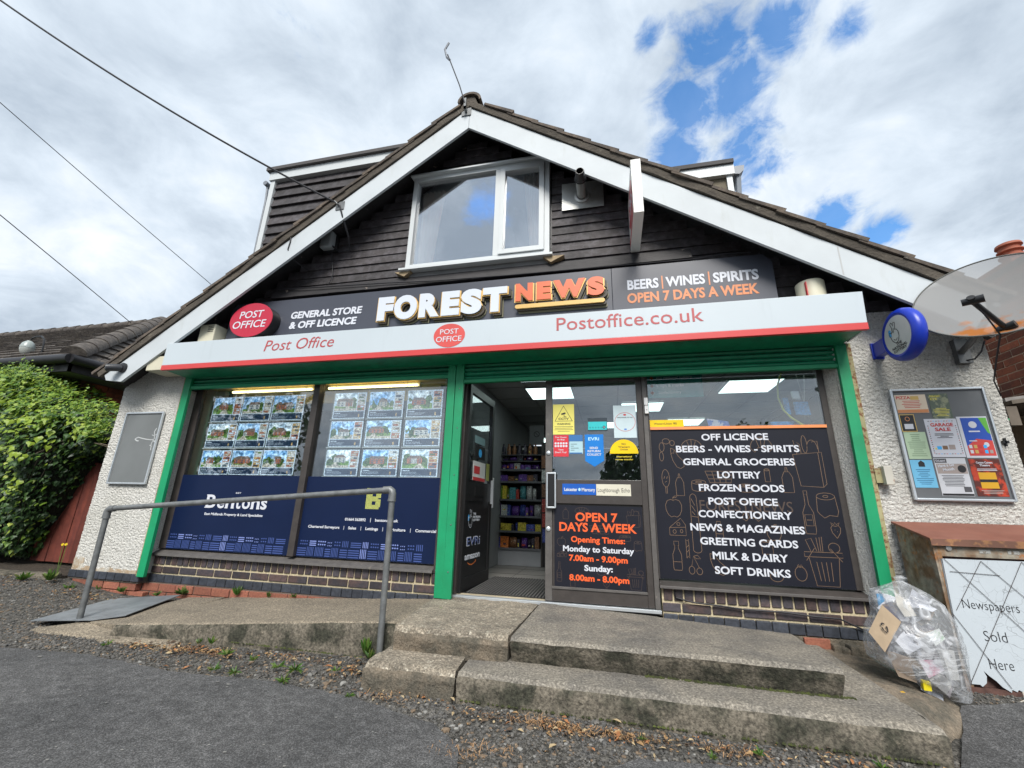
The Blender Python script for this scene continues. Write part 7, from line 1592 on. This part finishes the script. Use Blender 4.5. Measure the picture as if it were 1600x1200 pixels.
# ---------------------------------------------------------------- loose stones, leaf litter and weeds
R = random.Random(33)
def on_gravel(x, y):
    if y < edge_y(x) - .02: return False
    if -1.56 < x < 1.48 and y > -1.30: return False
    if -3.95 < x < -1.45 and y > -1.04 + .165 * min(1, (x + 3.9) / 2): return False
    if 1.40 < x < 2.0 and y > -1.2: return False
    if -4.7 < x <= -3.9 and y > -1.1: return False
    return True
protos = []
for k in range(6):
    bm = bmesh.new(); bmesh.ops.create_icosphere(bm, subdivisions=1, radius=1)
    for v in bm.verts: v.co *= 1 + .35 * noise.noise(v.co * 1.7 + Vector((k * 7, 0, 0))); v.co.z *= .62
    protos.append(([tuple(v.co) for v in bm.verts], [tuple(v.index for v in f.verts) for f in bm.faces])); bm.free()
def scatter(name, n, area, size, mats, lab=None, clump=0.0):
    V, F_, MI = [], [], []; cnt = 0
    while cnt < n:
        x = R.uniform(area[0], area[1]); y = R.uniform(area[2], area[3]); cnt += 1
        if not on_gravel(x, y): continue
        if clump and noise.noise(Vector((x * 2.2, y * 2.2, 4))) < R.uniform(-.35, .15): continue
        s = R.uniform(*size) * (1 if R.random() < .9 else 1.6); a = R.uniform(0, 6.28); ca, sa = math.cos(a), math.sin(a); ex = R.uniform(.75, 1.35); pv, pf = R.choice(protos); k = len(V); z = G(x, y) - .02 + rough(x, y, .008) + s * .25
        for (p, q_, r_) in pv: X_, Y__ = p * s * ex, q_ * s; V.append((x + X_ * ca - Y__ * sa, y + X_ * sa + Y__ * ca, z + r_ * s))
        mi = 0 if R.random() < .86 else (1 if R.random() < .75 else 2)
        for f in pf: F_.append(tuple(i + k for i in f)); MI.append(mi)
    mb = MB(); mb.v = V; mb.f = F_; mb.m = MI; return tag(mb.build(name, mats, origin=(0, 0, 0), smooth=False), kind='stuff')
m_st = mat('grey_stones', (.085, .083, .080), .9, col2=(.14, .13, .115), mask=(40, .45, .62), vary=.35, vscale=70, stain=((.05, .048, .04), 3, .5, .7)); m_st2 = mat('brown_stones', (.17, .125, .085), .9, vary=.3, vscale=40); m_st3 = mat('pale_stones', (.24, .235, .22), .9, vary=.2)
scatter('loose_gravel', 62000, (-6.6, 2.9, -2.1, -.2), (.0045, .0095), [m_st, m_st2, m_st3])
scatter('coarse_gravel', 4200, (-4.8, 2.6, -1.95, -.8), (.009, .016), [m_st, m_st2, m_st3], clump=1)
# pale chips set in the tarmac
q = MB()
for i in range(420):
    x, y = R.uniform(-5.5, 2.2), R.uniform(-3.3, -1.45)
    if y > edge_y(x) - .03: continue
    s = R.uniform(.003, .008) * (2.2 if R.random() < .10 else 1); n = 6; z = G(x, y) + .0092; a0 = R.uniform(0, 6); q.face([(x + s * R.uniform(.7, 1.4) * math.cos(a0 + k * 1.047), y + s * R.uniform(.4, .9) * math.sin(a0 + k * 1.047), z) for k in range(n)])
tag(q.build('tarmac_chips', m_st3), kind='stuff')
# leaf litter
LITTER = [(-3.35, -1.13, .30, .05, 150), (-2.95, -1.10, .28, .05, 190), (-2.45, -1.05, .2, .03, 30), (-1.72, -1.12, .12, .10, 70), (-1.25, -1.36, .22, .04, 40), (-.68, -1.43, .20, .04, 70), (-.30, -1.44, .14, .05, 120), (.05, -1.44, .18, .05, 130), (.45, -1.43, .20, .05, 80), (1.0, -1.40, .18, .05, 50), (1.35, -1.42, .12, .04, 60), (-5.3, -.42, .5, .10, 130), (-6.3, -.5, .3, .12, 80), (-4.3, -.25, .25, .06, 60), (-2.05, -1.02, .3, .04, 40), (.2, -1.55, .9, .10, 60), (-2.6, -1.3, .8, .12, 50)]
LM = [mat('leaf_tan', (.30, .185, .085), .8, vary=.35, vscale=50), mat('leaf_orange', (.30, .13, .05), .8, vary=.3, vscale=50), mat('leaf_pale', (.40, .31, .18), .8, vary=.2), mat('leaf_dark', (.085, .055, .035), .85, vary=.3)]
q = MB()
def litter_leaf(mb, x, y, z, s, mi):
    a = R.uniform(0, 6.28); L = s * R.uniform(.8, 1.4); w = s * R.uniform(.35, .7); t = R.uniform(-.6, .6); c = Vector((x, y, z)); u = Vector((math.cos(a), math.sin(a), R.uniform(-.25, .35))); v = Vector((-math.sin(a), math.cos(a), t)).normalized(); up = Vector((0, 0, s * R.uniform(.1, .5)))
    mb.raw([c - u * L, c - u * L * .2 + v * w + up, c + u * L * .6 + v * w * .5 + up * .8, c + u * L, c + u * L * .5 - v * w * .6 + up * .6, c - u * L * .3 - v * w + up, c + up * .1], [(0, 1, 6), (1, 2, 6), (2, 3, 6), (3, 4, 6), (4, 5, 6), (5, 0, 6)], mi)
for cx, cy, rx, ry, n in LITTER:
    for i in range(int(n * 1.5)):
        x, y = R.gauss(cx, rx * .6), R.gauss(cy, ry * .7)
        if on_gravel(x, y) or x < -3.9: litter_leaf(q, x, y, G(x, y) + R.uniform(-.012, .010), R.choice((.5, .7, 1)) * R.uniform(.006, .019), R.choice((0, 0, 1, 2, 3, 3, 3)))
tag(q.build('leaf_litter', LM), kind='stuff')
# dry grass tangles
q = MB()
for cx, cy, n in ((-3.15, -1.12, 60), (-2.8, -1.12, 50), (-.42, -1.43, 110), (-.25, -1.46, 80), (.0, -1.46, 60), (-1.3, -1.40, 40), (-2.2, -1.07, 30), (.5, -1.45, 40), (-.72, -1.80, 60), (-.58, -1.74, 40)):
    for i in range(n):
        x, y = R.gauss(cx, .07), R.gauss(cy, .025); z = G(x, y); a = R.uniform(0, 6.28); L = R.uniform(.015, .06)
        if not on_gravel(x, y) and cx > -.6: continue
        p0 = Vector((x, y, z)); p1 = p0 + Vector((math.cos(a) * L * .5, math.sin(a) * L * .5, R.uniform(.002, .02))); p2 = p0 + Vector((math.cos(a + .4) * L, math.sin(a + .4) * L, .003)); w = Vector((-math.sin(a), math.cos(a), .3)) * .0011; q.face([p0 - w, p1 - w, p1 + w, p0 + w]); q.face([p1 - w, p2, p1 + w])
tag(q.build('dry_grass', mat('straw', (.36, .21, .10), .8, vary=.3, vscale=60)), kind='stuff')
# weeds
m_weed = leafmat('weed_leaf', [(.035, .09, .016), (.07, .16, .025), (.13, .22, .04), (.20, .20, .07)], .3)
BLADE = [(0, 0), (.10, .35), (.08, .7), (0, 1), (-.08, .7), (-.10, .35)]
def weed(x, y, z, s, n, lab, spread=.5, tall=1.0):
    q = MB()
    for i in range(int(n * 2.2)):
        a = R.uniform(0, 6.28); tilt = R.uniform(.2, 1.2) * spread; d = Vector((math.cos(a) * tilt, math.sin(a) * tilt, tall)).normalized(); L = s * R.uniform(.25, 1) * .9; side = d.cross(Vector((R.uniform(-1, 1), R.uniform(-1, 1), .2))).normalized(); k = len(q.v)
        o_ = Vector((x + math.cos(a) * s * .12 * R.random(), y + math.sin(a) * s * .12 * R.random(), z))
        for (u, v) in BLADE: q.v.append(tuple(o_ + d * (v * L) + side * (u * L * .9) + Vector((0, 0, -.25 * L * v * v * tilt))))
        q.f.append(tuple(range(k, k + 6))); q.m.append(0)
    return tag(q.build('weed', m_weed, origin=(x, y, z)), lab, 'weed', 'weeds growing in the joints')
W_ = [(-1.70, -.985, .07, .10, 30, 'tall bright green weed at the foot of the right handrail post', .5, 1.3), (-1.66, -1.0, .05, .07, 14, 'low green weed beside the right handrail post base', .8, 1),
      (-3.70, -.085, .155, .085, 20, 'green weed against the red bricks near the third brick', .6, 1), (-3.33, -.08, .16, .06, 14, 'small weed at the plinth above the ramp', .6, 1), (-3.05, -.08, .18, .05, 18, 'low spreading weed at the wall foot above the ramp', 1.2, .5), (-4.35, -.10, .12, .09, 34, 'leafy weed clump where green post meets the ground', 1.0, .8),
      (-4.6, -.16, .10, .06, 16, 'weed at the foot of left wall by the metal plate', .8, .9), (-5.05, -.18, .11, .07, 20, 'weed growing under the dark bricks of the left wall', .9, .9), (-5.35, -.2, .12, .05, 12, 'tiny weed below the left wall bricks', .9, .9),
      (-2.87, -1.11, .06, .055, 14, 'small grass tuft in the brown leaves by the ramp', .7, 1), (-2.99, -1.10, .05, .045, 12, 'second grass tuft among leaves below the ramp', .7, 1), (-2.66, -1.17, .03, .06, 22, 'bright green tuft right of the leaf pile', 1.1, .6), (-2.42, -1.19, .02, .045, 14, 'small green tuft in the gravel before the ramp', 1.1, .7),
      (-2.18, -1.24, .02, .05, 26, 'flat green weed in the gravel strip', 1.5, .4), (-2.04, -1.25, .02, .06, 30, 'wide flat green weed at middle of the gravel strip', 1.5, .45), (-2.55, -1.37, .01, .05, 20, 'yellow green tuft at the edge of new tarmac', 1.3, .4), (-2.38, -1.38, .01, .045, 18, 'low tuft on the tarmac edge', 1.3, .4), (-2.0, -1.40, .01, .05, 22, 'low green weed along the tarmac edge', 1.4, .4), (-1.78, -1.19, .02, .04, 14, 'small weed left of the lower step', 1.1, .7), (-1.52, -1.44, .0, .04, 16, 'dark green moss tuft on the tarmac corner', 1.5, .3),
      (-3.62, -1.27, .03, .05, 14, 'small weed in gravel in front of the left handrail post', 1.1, .5), (.10, -1.47, .0, .03, 12, 'tiny weed below the lower step', 1, .6), (.62, -1.46, .0, .04, 14, 'small green weed in front of the wide lower step', 1, .7), (.40, -1.55, .0, .035, 14, 'tiny plant in the gravel near the bottom of the picture', 1, .5), (1.12, -1.42, .0, .04, 16, 'small plant near the right end of the lower step', 1, .5),
      (-1.35, -.50, .262, .035, 14, 'grass tuft in the crack between ramp and entrance slab', .9, .5), (-5.85, -.34, .2, .12, 30, 'tall weed at the left corner of the white wall', .7, 1.2), (-6.1, -.42, .2, .10, 30, 'leafy weed clump beside the mossy edging', .9, .9), (-5.6, -.3, .12, .08, 24, 'weed clump at the left end of the dark bricks', .9, .8)]
for w in W_: weed(w[0], w[1], w[2], w[3] * 1.3, *w[4:])
DN = thing('dandelion', (-5.93, -.24, .28), 'two yellow dandelion flowers by the left corner of the white wall', 'flower')
for x, z in ((-5.955, .545), (-5.905, .548)):
    MB().tube([(-5.93, -.24, .22), (x - .004, -.24, .42), (x, -.25, z)], .003, 5).build('stalk', m_weed, DN)
    q = MB()
    for k in range(14): a = 2 * math.pi * k / 14; q.face([(x, -.252, z), (x + .018 * math.cos(a - .18), -.256, z + .012 * math.sin(a - .18)), (x + .024 * math.cos(a), -.250, z + .016 * math.sin(a)), (x + .018 * math.cos(a + .18), -.256, z + .012 * math.sin(a + .18))])
    q.build('petals', mat('dandelion_yellow', (.85, .62, .01), .5), DN)
# a few single leaves one can point at
for lab, x, y, s, m in (('large tan leaf lying left of the lower step', -1.72, -1.02, .040, 0), ('orange-red leaf in front of the ramp end', -1.88, -1.13, .024, 1), ('pale standing leaf against the wide lower step', -.02, -1.335, .028, 2), ('yellow leaf on the tarmac below the joint of the lower step', -.31, -1.66, .026, 2), ('pale curled leaf on gravel below the right part of the step', .82, -1.62, .028, 2), ('pinkish leaf on the tarmac corner at centre', -.86, -1.50, .022, 2), ('tan leaf by the lower step joint', -.93, -1.335, .022, 2), ('tan leaf on the gravel at the right of the litter', -.55, -1.40, .022, 0)):
    q = MB(); z = G(x, y) + .012; litter_leaf(q, x, y, z, s, 0); o = q.build('fallen_leaf', [LM[m]]); tag(o, lab, 'leaf', 'single fallen leaves')

# ---------------------------------------------------------------- what stands across the road, seen in the window reflections
def tree(x, y, h, cr, lab, n=2600):
    t_ = thing('tree', (x, y, -.2), lab, 'tree', 'trees across the road'); Rn = random.Random(int(x * 10)); MB().tube([(x, y, -.4), (x + .1, y, h * .3), (x, y + .1, h * .7)], [.2, .15, .06], 8).build('trunk', mat('bark', (.07, .055, .04), .9, vary=.3), t_, smooth=True); q = MB()
    for i in range(n):
        a, b = Rn.uniform(0, 6.28), math.acos(Rn.uniform(-1, 1)); r = cr * (.35 + .65 * Rn.random() ** .5) * (1 + .3 * noise.noise(Vector((math.cos(a) * 1.5, math.sin(a) * 1.5, b * 2 + x)))); p = Vector((x + r * math.sin(b) * math.cos(a), y + r * math.sin(b) * math.sin(a), h - cr * .95 + r * .95 * math.cos(b)))
        s = Rn.uniform(.10, .22); d = Vector((Rn.uniform(-1, 1), Rn.uniform(-1, 1), Rn.uniform(-1, 1))).normalized(); e = d.orthogonal().normalized(); f = d.cross(e); q.face([p - e * s, p - f * s * .6, p + e * s, p + f * s * .6])
    tag(q.build('crown', m_ivyd, t_), kind='stuff')
tree(-15.5, -11, 7.4, 3.0, 'broad dark tree across the road, left of the shopfront'); tree(1.2, -21, 4.6, 1.9, 'rounded dark tree across the road opposite the door'); tree(8, -24, 6.2, 2.6, 'taller tree across the road to the right'); tree(-7, -25, 6.5, 2.8, 'tall tree across the road opposite the left windows')
hb = MB()
for i in range(40): x = -30 + i * 1.5; hb.box(x, x + 1.5, -27, -26.6, -.5, 1.7 + .25 * noise.noise(Vector((x, 0, 0))))
tag(hb.build('roadside_hedge', mat('far_hedge', (.03, .05, .02), .9, vary=.4, vscale=4, bump=(6, .1))), 'long dark clipped hedge on the far side of the road', 'hedge')
for o in list(bpy.data.objects):
    if o.name.startswith('t.') : pass
